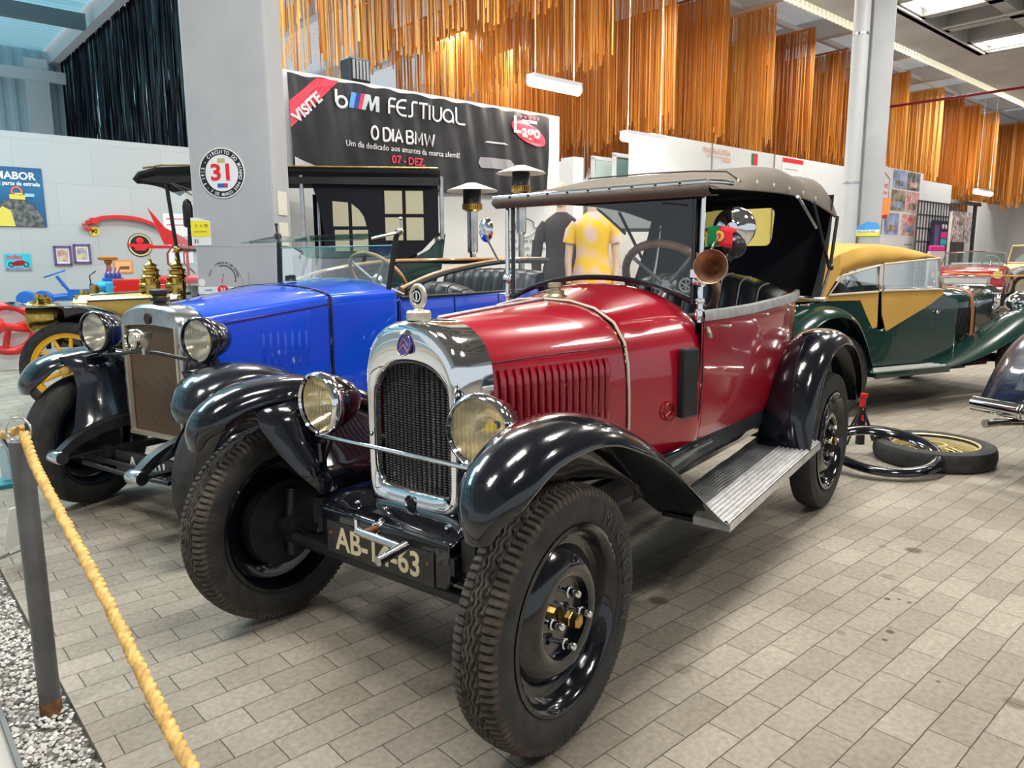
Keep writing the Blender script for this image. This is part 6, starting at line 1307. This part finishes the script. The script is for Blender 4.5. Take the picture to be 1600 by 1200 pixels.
# jack stand
o = thing('jack_stand', 'black axle stand with red extending top behind the rear wheel', 'jack stand', (-3.90, .46, 0), radians(20))
MB().lathe([(0, .25), (.019, .25), (.019, .335), (0, .335)], n=16).build('ratchet_post', BRED, o); MB().lathe([(.022, .325), (.036, .335), (.036, .35), (0, .345)], n=6).build('saddle', BRED, o, smooth=0)
MB().lathe([(.03, .0), (.026, .22), (.027, .26), (0, .26)], n=16).build('sleeve', SATIN, o); MB().tube([(-.045, 0, .25), (.045, 0, .25)], .005, 8).build('pin', STEEL, o)
for k in range(4): a = pi/4+k*pi/2; MB().tube([(.02*cos(a), .02*sin(a), .225), (.13*cos(a), .13*sin(a), .01)], .008, 8).build('leg', SATIN, o)
MB().tube([(.045, 0, .21), (.05, .0, .17)], .008, 8).build('handle', BRED, o)
# spare wheel lying down, gold wire spokes
GOLDW = mat('cream_gold_spokes', (.62, .5, .25), .35, .3)
o = thing('spare_wheel', 'spare wheel with cream wire spokes and black tyre lying on the paving', 'wheel', (-3.72, .93, .062), radians(30))
tyre(o, .345, .062, .24, ax=(0, 0, 1), tread=False)
MB().lathe([(.24, -.05), (.255, -.055), (.255, -.035), (.225, -.03), (.215, 0), (.225, .03), (.255, .035), (.255, .055), (.24, .05)], n=48).build('rim', GOLDW, o, smooth=50)
MB().lathe([(.075, -.03), (.085, -.02), (.085, .03), (.075, .045), (.06, .045), (.06, -.03)], n=32).build('hub_ring', GOLDW, o)
for k in range(36):
    a = 2*pi*k/36; c_ = .28*(1 if k % 2 else -1); MB().tube([(.08*cos(a+c_), .08*sin(a+c_), .035 if k % 4 < 2 else -.02), (.222*cos(a), .222*sin(a), 0)], .003, 6).build('spoke', GOLDW, o)
# black hoop leaning on the spare wheel
hp = MB(); T = Matrix.Translation((-3.36, .70, .098)) @ Matrix.Rotation(radians(11), 4, V((-.5, .9, 0)))
hp.T = T; rows = []
for i in range(72):
    a = 2*pi*i/72; rows.append([V((r*cos(a), r*sin(a), z)) for r, z in ((.345, .0), (.342, .018), (.325, .032), (.295, .036), (.262, .02), (.252, 0), (.262, -.010), (.33, -.012))])
hp.grid(rows, cu=True, cv=True); o = hp.build('tyre_hoop', BLACK, None, smooth=60); tag(o, 'glossy black metal hoop leaning on the spare wheel', 'hoop')
# patio heaters
HC_ = mat('heater_cream', (.68, .63, .54), .35, .2)
for (x, y, zt, lab) in ((-3.92, -3.04, 1.965, 'lower patio heater with cream dish, nearest the antique car'), (-4.40, -2.83, 2.15, 'higher patio heater with cream dish, above the corner of the red car hood')):
    o = thing('patio_heater', lab, 'heater', (x, y, 0), 0, 'patio heaters'); z = zt
    MB().lathe([(.001, z+.015), (.05, z+.01), (.22, z-.05), (.24, z-.062), (.235, z-.066), (.22, z-.058), (.05, z-.005)], n=40).build('dish', HC_, o, smooth=60)
    MB().lathe([(.085, z-.05), (.085, z-.17), (.09, z-.18), (.07, z-.18), (.07, z-.05)], n=32).build('burner', SATIN, o, smooth=30)
    b = MB()
    for k in range(28): a = 2*pi*k/28; b.box((.088*cos(a), .088*sin(a), z-.205), (.009, .009, .05))
    b.lathe([(.08, z-.178), (.08, z-.235), (.06, z-.25), (.04, z-.25)], n=28); b.build('burner_grille', BRASS, o, smooth=0)
    MB().lathe([(.05, z-.25), (.05, z-.62), (.03, z-.64), (.03, .75), (.1, .72), (.2, .7), (.22, .05), (0, .05)], n=24).build('stand', STEEL, o, smooth=30); MB().lathe([(.26, 0), (.26, .05), (0, .05)], n=24).build('base', SATIN, o, smooth=0)
# mannequins (no heads visible): torso, sleeves, skirt on a pole
def mann(loc, rz, lab, cloth, sleeve, h, neck):
    o = thing('mannequin', lab, 'mannequin', loc, rz)
    prof = [(.20, .17, .80), (.21, .17, .90), (.19, .15, 1.0), (.155, .12, 1.12), (.16, .125, 1.22), (.18, .14, 1.34), (.19, .135, 1.42), (.175, .11, 1.47), (.10, .08, 1.52), (.06, .06, 1.55)]
    rows = [[V((a*cos(2*pi*k/28), b*sin(2*pi*k/28), z+h)) for k in range(28)] for a, b, z in prof]
    MB().grid(rows, cv=True).build('garment', cloth, o, smooth=180, mods=[SUB(1)])
    rows = [[V((a*cos(2*pi*k/28), b*sin(2*pi*k/28), z+h)) for k in range(28)] for a, b, z in ((.20, .17, .82), (.25, .2, .6), (.29, .24, .40), (.30, .25, .38))]
    MB().grid(rows, cv=True).build('skirt', sleeve if neck is None else cloth, o, smooth=180)
    for sg in (-1, 1):
        MB().tube([(sg*.155, 0, 1.44+h), (sg*.205, 0, 1.37+h), (sg*.225, .01, 1.26+h)], [.055, .062, .066], 14).build('sleeve', cloth, o, smooth=60)
        if neck: MB().tube([(sg*.22, .01, 1.27+h), (sg*.235, .01, 1.08+h), (sg*.225, -.05, .86+h)], [.042, .036, .028], 12).ell((sg*.225, -.06, .80+h), (.025, .04, .055)).build('arm', SKIN, o, smooth=60)
        else: MB().tube([(sg*.245, .01, 1.27+h), (sg*.265, .01, 1.08+h), (sg*.25, -.05, .84+h)], [.06, .055, .05], 12).build('sleeve', cloth, o, smooth=60)
    MB().lathe([(.062, 1.50+h), (.052, 1.56+h), (.05, 1.62+h)], n=20).build('neck', SKIN, o)
    rows = [[V((a*cos(2*pi*k/20), b*sin(2*pi*k/20)-.01, z+h)) for k in range(20)] for a, b, z in ((.04, .045, 1.60), (.06, .075, 1.64), (.072, .09, 1.71), (.074, .092, 1.76), (.06, .08, 1.82), (.03, .04, 1.85), (.001, .001, 1.855))]
    MB().grid(rows, cv=True).ell((0, -.10, 1.71+h), (.012, .02, .02), 10, 8).build('head', SKIN, o, smooth=180)
    MB().lathe([(.018, .02), (.018, .6+h)], n=12).lathe([(0, .0), (.16, 0), (.16, .015), (.02, .03)], n=24).build('stand', STEEL, o, smooth=30)
FLW = mat('yellow_flowered_cloth', (.82, .55, .5), .7, two=(.9, .55, .0), vscale=7, vdet=0)
mann((-4.84, -2.29, 0), radians(121), 'mannequin in a pink dress with big yellow flowers seen through the windshield', FLW, FLW, .17, True)
mann((-5.05, -2.80, 0), radians(118), 'mannequin in a dark jacket standing left of the flowered dress', mat('dark_brown_jacket', (.03, .018, .02), .8), SB, .20, None)
# grey display board behind them
o = hallthing('display_board', 'plain grey display board standing behind the mannequins', 'board', 7.5, 5.6, 0, radians(-35)); MB().box((0, 0, 1.0), (1.7, .06, 1.96)).build('board', mat('mid_grey_board', (.27, .285, .3), .5), o, smooth=0); MB().box((0, -.035, 1.62), (1.7, .02, .03)).build('rail', SB, o, smooth=0); MB().box((0, 0, .02), (1.6, .5, .04)).build('foot', SATIN, o, smooth=0)
o = hallthing('display_board', 'white leaning board between the flowered dress and the grey board', 'board', 6.3, 5.2, 0, radians(-40)); MB().box((0, 0, .8), (.55, .03, 1.5), Matrix.Rotation(radians(8), 3, 'X')).build('board', SW, o, smooth=0); MB().box((0, .12, .35), (.04, .3, .7)).build('prop', SATIN, o, smooth=0)
# logo painted on the white partition: car outline and museum wording
def wallthing(name, lab, cat, s_, z_, t=7.497, group=None):
    o = bpy.data.objects.new(name, None); COL.objects.link(o); o.empty_display_size = .1; o.matrix_world = HM @ Matrix.Translation((s_, t, z_)); return tag(o, lab, cat, group)
LGY = mat('logo_grey', (.16, .16, .17), .5)
o = wallthing('wall_logo', 'grey line drawing of a car with club wording on the white partition', 'logo', 7.05, 1.66)
MB().tube([(x, -.004, z) for x, z, _ in cr([(-.42, -.02, 0), (-.30, .0, 0), (-.27, .11, 0), (-.12, .16, 0), (.03, .12, 0), (.06, .04, 0), (.28, .05, 0), (.40, .0, 0), (.42, -.06, 0)], 5)], .007, 6).tube([(x, -.004, z) for x, z, _ in cr([(-.27, .0, 0), (-.22, -.07, 0), (-.1, -.09, 0), (.02, -.05, 0), (.1, .0, 0)], 5)], .006, 6).build('car_outline', LGY, o)
for tx_, z, sz in (('Vila Nova de Famalicão', -.16, .075), ('Capital do Automóvel', -.26, .085), ('Antigo', -.35, .07)): text(tx_, sz, TX(0, z, -.002), LGY, o, shear=.2, spacing=1.1)
# posters on the long partition
o = wallthing('wall_print', 'pale orange printed heading on the second partition', 'poster', 11.35, 3.02); 
text('PENSE INDÚSTRIA', .13, TX(.05, .02, -.002), mat('pale_orange_print', (.8, .45, .35), .5), o, xs=.8); MB().box((.1, -.002, -.02), (.75, .003, .008)).box((.35, -.002, -.06), (.25, .003, .045)).build('underline', mat('pale_orange_print'), o, smooth=0)
o = wallthing('flag_print', 'small green and red flag print on the second partition', 'poster', 12.6, 3.05); MB().box((-.05, -.003, 0), (.08, .004, .2)).build('green_field', mat('flag_green'), o, smooth=0); MB().box((.05, -.003, 0), (.12, .004, .2)).build('red_field', mat('flag_red'), o, smooth=0)
o = wallthing('wall_emblem', 'round green and white emblem just above the canvas hood', 'poster', 11.3, 2.55); ring(MB(), (0, 0), .17, .2, -.006, 0).build('emblem_ring', mat('flag_green'), o); disc(MB(), (0, 0), .165, -.004, 0).build('emblem_face', SW, o, smooth=30)
o = wallthing('poster', 'white poster with a red top stripe and the words porto norte', 'poster', 14.0, 2.85); MB().box((0, -.004, 0), (.8, .006, .62)).build('sheet', SW, o, smooth=0); MB().box((0, -.008, .28), (.8, .004, .08)).build('red_stripe', SR, o, smooth=0); text('porto norte', .2, TX(0, -.08, -.008), GREY, o, xs=.9); MB().box((-.05, -.008, .12), (.5, .002, .01)).build('small_print', GREY, o, smooth=0)
# rally photo poster right of the column
o = wallthing('poster', 'large rally photo poster with red lettering right of the column', 'poster', 19.0, 2.3, 7.497); MB().box((0, -.004, 0), (3.1, .006, 2.1)).build('sheet', SW, o, smooth=0)
PH = [mat('photo_sky', (.35, .42, .62), .5, var=.5, vscale=3), mat('photo_earth', (.5, .42, .3), .5, two=(.12, .12, .1), vscale=5), mat('photo_red', (.7, .12, .1), .5, two=(.7, .66, .6), vscale=6), mat('photo_dark', (.35, .36, .35), .5, two=(.05, .05, .06), vscale=7)]
for k, (x, z, w, h) in enumerate(((.1, .82, .8, .42), (.95, .82, .8, .42), (.1, .33, .85, .48), (.98, .33, .78, .48), (-1.1, -.22, .8, .5), (-.2, -.22, .85, .5), (.85, -.22, .95, .5))):
    f_ = MB().box((x, -.009, z), (w, .004, h)).build('photo', PH[(0, 3, 1, 2, 1, 0, 2)[k]], o, smooth=0); MB().box((x, -.012, z-h*.2), (w*.55, .003, h*.3)).build('photo_car', PH[(3, 2, 0, 1, 2, 1, 0)[k]], f_, smooth=0)
MB().prism([(-1.5, .35), (-.5, .35), (-.5, .8), (-.75, .9), (-.95, 1.0), (-1.3, .98), (-1.5, .85)], lambda x, z: V((x, -.012, z)), lambda x, z: V((x, -.016, z))).build('plate_shape', SW, o, smooth=0)
MB().tube([(x, -.016, z) for x, z in ((-1.5, .35), (-.5, .35), (-.5, .8), (-.75, .9), (-.95, 1.0), (-1.3, .98), (-1.5, .85))], .012, 5, closed=True).build('plate_edge', SR, o)
text('Rally', .2, TX(-1.25, .58, -.018), SB, o); text('Sprint', .19, TX(-.8, .58, -.018), SR, o); text('Rally de Portugal 2014', .09, TX(-1.0, .44, -.018), SR, o)
MB().box((-1.0, -.012, .1), (1.0, .006, .42)).build('red_panel', SR, o, smooth=0); text('CT 2014 - FAFE', .15, TX(-1.0, .13, -.016), SW, o); text('5 dezembro', .13, TX(-1.0, -.05, -.016), SW, o)
text('www.rallye.pt', .09, TX(.9, -.72, -.008), GREY, o); text('www.clubesprint.com', .09, TX(.6, -.9, -.008), GREY, o)
# lattice screen, posters and bar at the far right
o = hallthing('lattice_screen', 'white paper lattice screen in a dark grid frame at the far right', 'screen', 20.9, 7.3, 0); MB().box((0, .01, 1.35), (2.1, .01, 2.6)).build('paper', SW, o, smooth=0)
b = MB()
for i in range(12): b.box((-1.05+2.1*i/11, 0, 1.35), (.03, .03, 2.65))
for i in range(9): b.box((0, 0, .05+2.6*i/8), (2.12, .03, .035))
b.build('lattice', mat('dark_lattice', (.05, .055, .06), .6), o, smooth=0)
o = hallthing('pole_rail', 'dark steel rail frame between the lattice screen and the white booth', 'rail', 24.5, 8.05); MB().box((0, 0, 2.9), (4.6, .09, .1)).build('top_rail', SATIN, o, smooth=0)
for x in (-2.25, 1.9): MB().box((x, 0, 1.43), (.09, .09, 2.86)).build('post', SATIN, o, smooth=0)
o = hallthing('poster_stand', 'dark poster stand with pink and turquoise text blocks', 'poster', 21.1, 7.2); MB().box((0, 0, 1.8), (1.1, .04, .82)).build('sheet', mat('night_blue', (.02, .025, .06), .4), o, smooth=0); MB().box((.25, -.024, 1.85), (.42, .006, .16)).build('pink_block', mat('hot_pink', (.8, .03, .35), .5), o, smooth=0); MB().box((.25, -.024, 1.68), (.42, .006, .14)).build('turquoise_block', mat('turquoise', (.03, .5, .65), .5), o, smooth=0)
MB().box((-.25, -.024, 1.8), (.3, .006, .6)).build('blue_figure', mat('dim_blue', (.06, .15, .3), .5, two=(.3, .03, .2), vscale=4), o, smooth=0); MB().box((0, .03, .72), (.06, .04, 1.4)).box((0, 0, .02), (.6, .08, .03)).build('stand', SATIN, o, smooth=0)
for x in (.15, .36): disc(MB(), (x, 2.06), .06, -.03, -.022, 20).build('logo_disc', SW, o)
o = hallthing('poster', 'crowd photo poster hanging beyond the lattice screen', 'poster', 27.2, 8.6); MB().box((0, 0, 2.25), (2.3, .03, .95)).build('sheet', mat('crowd_photo', (.62, .5, .46), .6, two=(.12, .1, .12), vscale=7, vdet=2), o, smooth=0)
for x in (-1.15, 1.15): MB().box((x, 0, 1.35), (.06, .06, 2.7)).build('post', SW, o, smooth=0)
o = hallthing('box', 'bright pink box on a plinth behind the red roadster', 'box', 20.6, 7.06, 0); MB().box((0, 0, .72), (1.0, .06, 1.44)).build('plinth', SW, o, smooth=0); MB().box((0, 0, 1.51), (.95, .08, .13)).build('lid', mat('hot_pink'), o, smooth=0, mods=[BEV(.03, 2)])
# glass showcase above the cubicle
o = hallthing('display_case', 'tall glazed display case with dark caps on its upper shelf', 'display case', 11.2, 8.7, 0); MB().box((0, 0, 1.1), (2.7, .5, 2.2)).build('lower_body', GW, o, smooth=0)
b = MB().box((0, -.24, 3.0), (2.74, .05, .06)).box((0, .24, 3.0), (2.74, .05, .06)).box((0, 0, 2.23), (2.74, .54, .05))
for x in (-1.34, 1.34): b.box((x, -.24, 2.6), (.06, .05, .8)).box((x, .24, 2.6), (.06, .05, .8))
b.build('frame', mat('pale_frame', (.6, .6, .6), .4), o, smooth=0); MB().box((0, -.25, 2.6), (2.62, .01, .72)).build('glass', TINT, o, smooth=0); MB().box((0, .2, 2.6), (2.62, .01, .72)).build('back_panel', mat('pale_green_panel', (.45, .55, .53), .5), o, smooth=0)
for k, x in enumerate((-1.0, -.3, .35, .95)):
    c_ = hallthing('cap', ['dark cap at the left end of the case shelf', 'dark cap second from the left in the case', 'dark cap third from the left in the case', 'dark cap at the right end of the case shelf'][k], 'cap', 11.2+x, 8.7, 2.36+.0*k, 0, 'caps in the display case'); MB().ell((0, 0, .08), (.16, .14, .12), 20, 10).ell((.1, -.08, .03), (.18, .14, .02), 20, 6).build('cap_body', SB, c_, smooth=60)
    MB().lathe([(0, -.100), (.06, -.100), (.06, .0), (0, 0)], n=16).build('cap_stand', SW, c_, smooth=0)
# ---- things on and before the block wall on the left (wall face at y = 13.45 in hall frame)
WT = 13.447
def lwall(name, lab, cat, s_, z_, group=None): return wallthing(name, lab, cat, s_, z_, WT, group)
o = lwall('poster', 'blue tyre poster with white heading on the block wall', 'poster', 2.12, 2.25)
NAVY = mat('poster_navy', (.01, .06, .16), .4, two=(.02, .16, .32), vscale=1.2)
MB().box((0, -.006, 0), (.66, .008, .87)).build('sheet', NAVY, o, smooth=0); text('MABOR', .15, TX(-.02, .26, -.012), SW, o, bold=.004); text('faz parte da estrada', .083, TX(0, .17, -.012), SW, o, bold=.002, xs=.88)
ring(MB(), (-.02, .08), .05, .075, -.016, -.010, 30).build('red_ring', mat('poster_red_orange', (.75, .15, .08), .5), o)
b = MB(); c0 = (-.14, -.42); b.add([V((c0[0]+.42*cos(a), -.013, c0[1]+.38*sin(a))) for a in [radians(d) for d in range(2, 150, 6)]]+[V((-.32, -.013, -.42)), V((.30, -.013, -.42))], [tuple(range(27))]) if 0 else None
tp_ = [(.30, -.43), (.28, -.30), (.20, -.14), (.06, -.04), (-.08, -.02), (-.2, -.06), (-.29, -.18), (-.31, -.43)]
MB().prism(tp_, lambda x, z: V((x, -.011, z)), lambda x, z: V((x, -.016, z))).build('tyre_picture', mat('poster_tyre', (.2, .2, .19), .6, two=(.05, .05, .05), vscale=14), o, smooth=0)
MB().prism([(-.31, -.43), (-.30, -.22), (-.22, -.14), (-.12, -.2), (-.08, -.43)], lambda x, z: V((x, -.017, z)), lambda x, z: V((x, -.02, z))).build('yellow_rim_picture', mat('poster_yellow', (.75, .6, .1), .5), o, smooth=0)
MB().box((-.02, -.02, .0), (.2, .006, .07)).box((.0, -.02, .04), (.1, .006, .04)).build('yellow_car_picture', mat('poster_yellow'), o, smooth=0); MB().box((.14, -.02, .03), (.12, .006, .05)).build('blue_car_picture', mat('poster_pale_blue', (.3, .55, .7), .5), o, smooth=0)
o = lwall('enamel_sign', 'small turquoise motorcycle sign on the block wall', 'sign', 2.02, 1.29); MB().box((0, -.005, 0), (.34, .008, .25)).build('plate', STEAL, o, smooth=0); text('Indian', .085, TX(-.05, .05, -.01), SR, o, shear=.3, bold=.002); text('MOTORCYCLES', .045, TX(0, -.115, -.01), SR, o, bold=.001)
for x in (-.09, .1): ring(MB(), (x, -.035), .025, .038, -.013, -.009, 20).build('wheel_picture', SB, o); MB().prism([(-.1, -.02), (-.02, .02), (.06, .03), (.1, .0), (.04, -.05), (-.06, -.05)], lambda x, z: V((x, -.010, z)), lambda x, z: V((x, -.014, z))).build('motorcycle_picture', SR, o, smooth=0)
PUR = mat('purple_frame', (.14, .07, .2), .5)
for k, (s_, z_, pic, lab) in enumerate(((2.62, 1.385, mat('sepia_picture', (.7, .55, .42), .5, two=(.35, .12, .06), vscale=8), 'purple framed sepia picture, left of the pair'), (2.89, 1.415, mat('racing_picture', (.75, .6, .25), .5, two=(.1, .15, .4), vscale=8), 'purple framed yellow and blue picture, right of the pair'))):
    o = lwall('picture_frame', lab, 'picture', s_, z_, 'purple framed pictures'); b = MB()
    for x, z, w, h in ((0, .135, .24, .03), (0, -.135, .24, .03), (-.105, 0, .03, .3), (.105, 0, .03, .3)): b.box((x, -.012, z), (w, .022, h))
    b.build('frame', PUR, o, smooth=0); MB().box((0, -.006, 0), (.2, .006, .26)).build('mount', SW, o, smooth=0); MB().box((0, -.010, .0), (.14, .004, .18)).build('picture', pic, o, smooth=0)
o = lwall('round_emblem', 'round black and gold emblem with a red ribbon on the block wall', 'sign', 3.755, 1.56)
disc(MB(), (0, 0), .19, -.008, 0).build('disc', SB, o, smooth=30); ring(MB(), (0, 0), .155, .178, -.012, -.006).build('gold_ring', mat('sign_gold', (.7, .55, .25), .5), o); MB().prism([(-.2, .02), (.2, .02), (.19, -.03), (.1, -.03), (.08, -.09), (-.08, -.09), (-.1, -.03), (-.19, -.03)], lambda x, z: V((x, -.012, z)), lambda x, z: V((x, -.018, z))).build('red_ribbon', SR, o, smooth=0); MB().ell((0, -.008, .07), (.06, .006, .05)).build('red_figure', SR, o)
o = lwall('enamel_sign', 'small orange sign with a car drawing behind the engine display', 'sign', 3.47, 1.21); MB().box((0, -.005, 0), (.28, .008, .21)).build('plate', SOR, o, smooth=0); MB().box((.02, -.011, -.02), (.14, .004, .05)).build('car_drawing', mat('brown_print', (.2, .07, .02), .5), o, smooth=0); MB().box((0, -.010, 0), (.24, .003, .17)).build('inner_field', mat('light_orange', (.85, .45, .2), .5), o, smooth=0)
o = lwall('speed_disc', 'yellow speed disc reading 90 under the red claw', 'sign', 3.09, 1.77); disc(MB(), (0, 0), .07, -.008, 0, 32).build('disc', SY, o, smooth=30); text('90', .1, TX(0, -.035, -.01), SB, o, bold=.003)
o = lwall('spring_display', 'long curved red leaf spring hung on the block wall', 'leaf spring', 3.6, 1.9)
P = [(-.62, .0, 0), (-.55, .02, 0), (-.38, .08, 0), (-.1, .1, 0), (.2, .06, 0), (.5, -.06, 0), (.8, -.22, 0), (1.1, -.42, 0)]
b = MB(); b.grid([[V((x, -.08, z+.03)), V((x, -.02, z+.03)), V((x, -.02, z-.03)), V((x, -.08, z-.03))] for x, z, _ in cr(P, 5)], cv=True); b.build('leaf', BRED, o, smooth=50)
for dx in (0, .04, .09): MB().tube([(-.55+dx, -.05, .01), (-.68+dx, -.05, -.03), (-.66+dx, -.06, -.10), (-.6+dx, -.06, -.12)], .014, 8).build('claw', BRED, o)
MB().box((-.5, -.05, .03), (.12, .1, .09)).build('shackle', BRED, o, smooth=0)
for k, (s_, z_) in enumerate(((4.35, 1.9), (4.4, 1.45))):
    o = lwall('paper_notice', ['white notice sheet seen behind the antique car screen', 'white notice with red print behind the brass lamps'][k], 'poster', s_, z_); MB().box((0, -.004, 0), (.4, .005, .38)).build('sheet', SW, o, smooth=0); MB().box((0, -.007, .1), (.3, .002, .02)).box((0, -.007, .0), (.3, .002, .02)).build('print_lines', SR, o, smooth=0)
# --- sectioned chassis and engine on a plinth
EBL = mat('engine_blue', (.01, .13, .5), .4, coat=.3); TQ = mat('engine_light_blue', (.04, .4, .65), .4)
o = hallthing('engine_display', 'blue sectioned chassis with steering wheel and engine on a plinth behind the gold hood', 'engine', 2.50, 11.40, 0, radians(-12))
MB().box((-.08, .2, .33), (1.2, .8, .66)).build('plinth', mat('plinth_grey', (.4, .42, .43), .6), o, smooth=0)
MB().tube([(-.75, 0, .78), (-.3, 0, .83), (.1, 0, .80), (.4, 0, .79)], .045, 10).tube([(-.75, .4, .78), (.4, .4, .78)], .03, 8).build('chassis_rail', EBL, o)
for x, y in ((-.72, -.08), (-.54, -.05)): MB().lathe([(0, -.08), (.11, -.07), (.12, 0), (.11, .07), (0, .08)], (x, y, .80), (.3, 1, 0), 24).build('brake_drum', EBL, o)
ET = Matrix.Translation((-.27, 0, 0))
MB(ET).tube([(.08, 0, .82), (-.10, 0, 1.1)], .022, 8).build('steering_column', EBL, o); MB(ET @ Matrix.Translation((-.12, 0, 1.13)) @ Matrix.Rotation(radians(-20), 4, 'Y')).tube([(.13*cos(2*pi*i/28), .13*sin(2*pi*i/28), 0) for i in range(28)], .011, 8, closed=True).tube([(-.13, 0, 0), (.13, 0, 0)], .01, 6).build('steering_wheel', EBL, o)
MB(ET).box((.16, 0, .86), (.3, .2, .12)).box((.3, 0, .95), (.06, .06, .08)).tube([(-.05, .05, .98), (.1, .02, .86)], .012, 6).build('pedal_box', EBL, o, smooth=0)
MB(ET).box((.56, 0, .95), (.26, .22, .24)).box((.56, -.02, 1.1), (.2, .18, .06)).lathe([(0, 0), (.07, 0), (.07, .05), (0, .05)], (.43, 0, .95), (-1, 0, 0), 16).build('engine_block', EBL, o, smooth=0, mods=[BEV(.012, 2)])
MB(ET).ell((.42, -.1, .96), (.09, .09, .07)).lathe([(0, 0), (.05, 0), (.055, .03), (.055, .12), (.03, .14), (0, .14)], (.5, -.14, .88), (0, 0, 1), 16).build('oil_filter', TQ, o)
for k in range(4): MB(ET).tube([(.48+k*.05, -.04, 1.13), (.5+k*.05, -.12, 1.2), (.46+k*.05, -.16, 1.08)], .009, 6).build('ignition_lead', mat('purple_lead', (.15, .02, .2), .5), o)
MB(ET).lathe([(0, 0), (.03, 0), (.03, .1), (.05, .12), (.05, .15), (.12, .16), (.13, .19), (.1, .21), (0, .21)], (.52, 0, 1.15), n=20).build('air_cleaner', mat('orange_brown_cover', (.5, .2, .05), .4), o, smooth=30)
MB(ET).tube([(.3, -.1, .9), (.28, -.1, 1.1), (.36, -.1, 1.16)], .008, 6).build('cable', SB, o)
o = hallthing('engine_block', 'bright red cast engine block standing beside the blue engine', 'engine', 2.80, 10.62, 0, radians(-12))
MB().box((.38, .0, .35), (1.3, .36, .7)).build('plinth', mat('plinth_grey'), o, smooth=0)
MB().prism([(-.22, .72), (-.14, .84), (-.20, .86), (-.20, .95), (-.17, .97), (-.2, 1.0), (-.2, 1.06), (.2, 1.06), (.2, .86), (.14, .84), (.22, .72)], lambda x, z: V((x, -.12, z)), lambda x, z: V((x, .12, z))).build('casting', BRED, o, smooth=0, mods=[BEV(.012, 2)])
MB().tube([(.35, 0, 1.04), (.9, 0, 1.04)], .055, 14).tube([(.35, 0, .92), (.9, 0, .92)], .055, 14).build('cylinder', BRED, o); MB().prism([(.3, .72), (.95, .72), (1.0, .6), (.85, .85), (.4, .85)], lambda x, z: V((x, -.1, z)), lambda x, z: V((x, .1, z))).build('foot_casting', BRED, o, smooth=0)
for k in range(3): MB().tube([(.55+k*.1, -.05, 1.5), (.47+k*.1, -.07, 1.38), (.47+k*.1, -.07, 1.25), (.6+k*.1, -.05, 1.12)], .013, 8).build('bent_pipe', mat('dark_red_pipe', (.25, .02, .03), .35, coat=.5), o)
MB().prism([(.28, 1.98), (.45, 1.5), (.75, 1.5), (.75, 1.56), (.55, 1.62)], lambda x, z: V((x, .0, z)), lambda x, z: V((x, .03, z))).box((.5, 0, 1.47), (.55, .04, .04)).tube([(.72, 0, .72), (.72, 0, 1.5)], .018, 8).build('red_bracket', BRED, o, smooth=0)
# --- red hand wheel on a white box
o = hallthing('hand_wheel_display', 'large red cast hand wheel on a shaft before a white board at the left edge', 'wheel', 1.42, 10.6, 0, radians(-10))
MB().box((-.02, .2, .39), (.5, .2, .78)).build('board', SW, o, smooth=0)
b = MB(Matrix.Translation((.0, 0, .5))); b.tube([(.27*cos(2*pi*i/36), .0, .27*sin(2*pi*i/36)) for i in range(36)], .05, 12, closed=True)
for k in range(3): a = 2*pi*k/3+.3; b.tube([(0, 0, 0), (.27*cos(a), 0, .27*sin(a))], .035, 10)
b.build('hand_wheel', BRED, o); MB().tube([(-.1, -.25, .56), (.25, .1, .47)], .045, 12).ell((-.1, -.25, .56), (.09, .09, .1)).build('shaft', BRED, o)
text('Cl', .1, TX(.05, .70, .09), GREY, o)
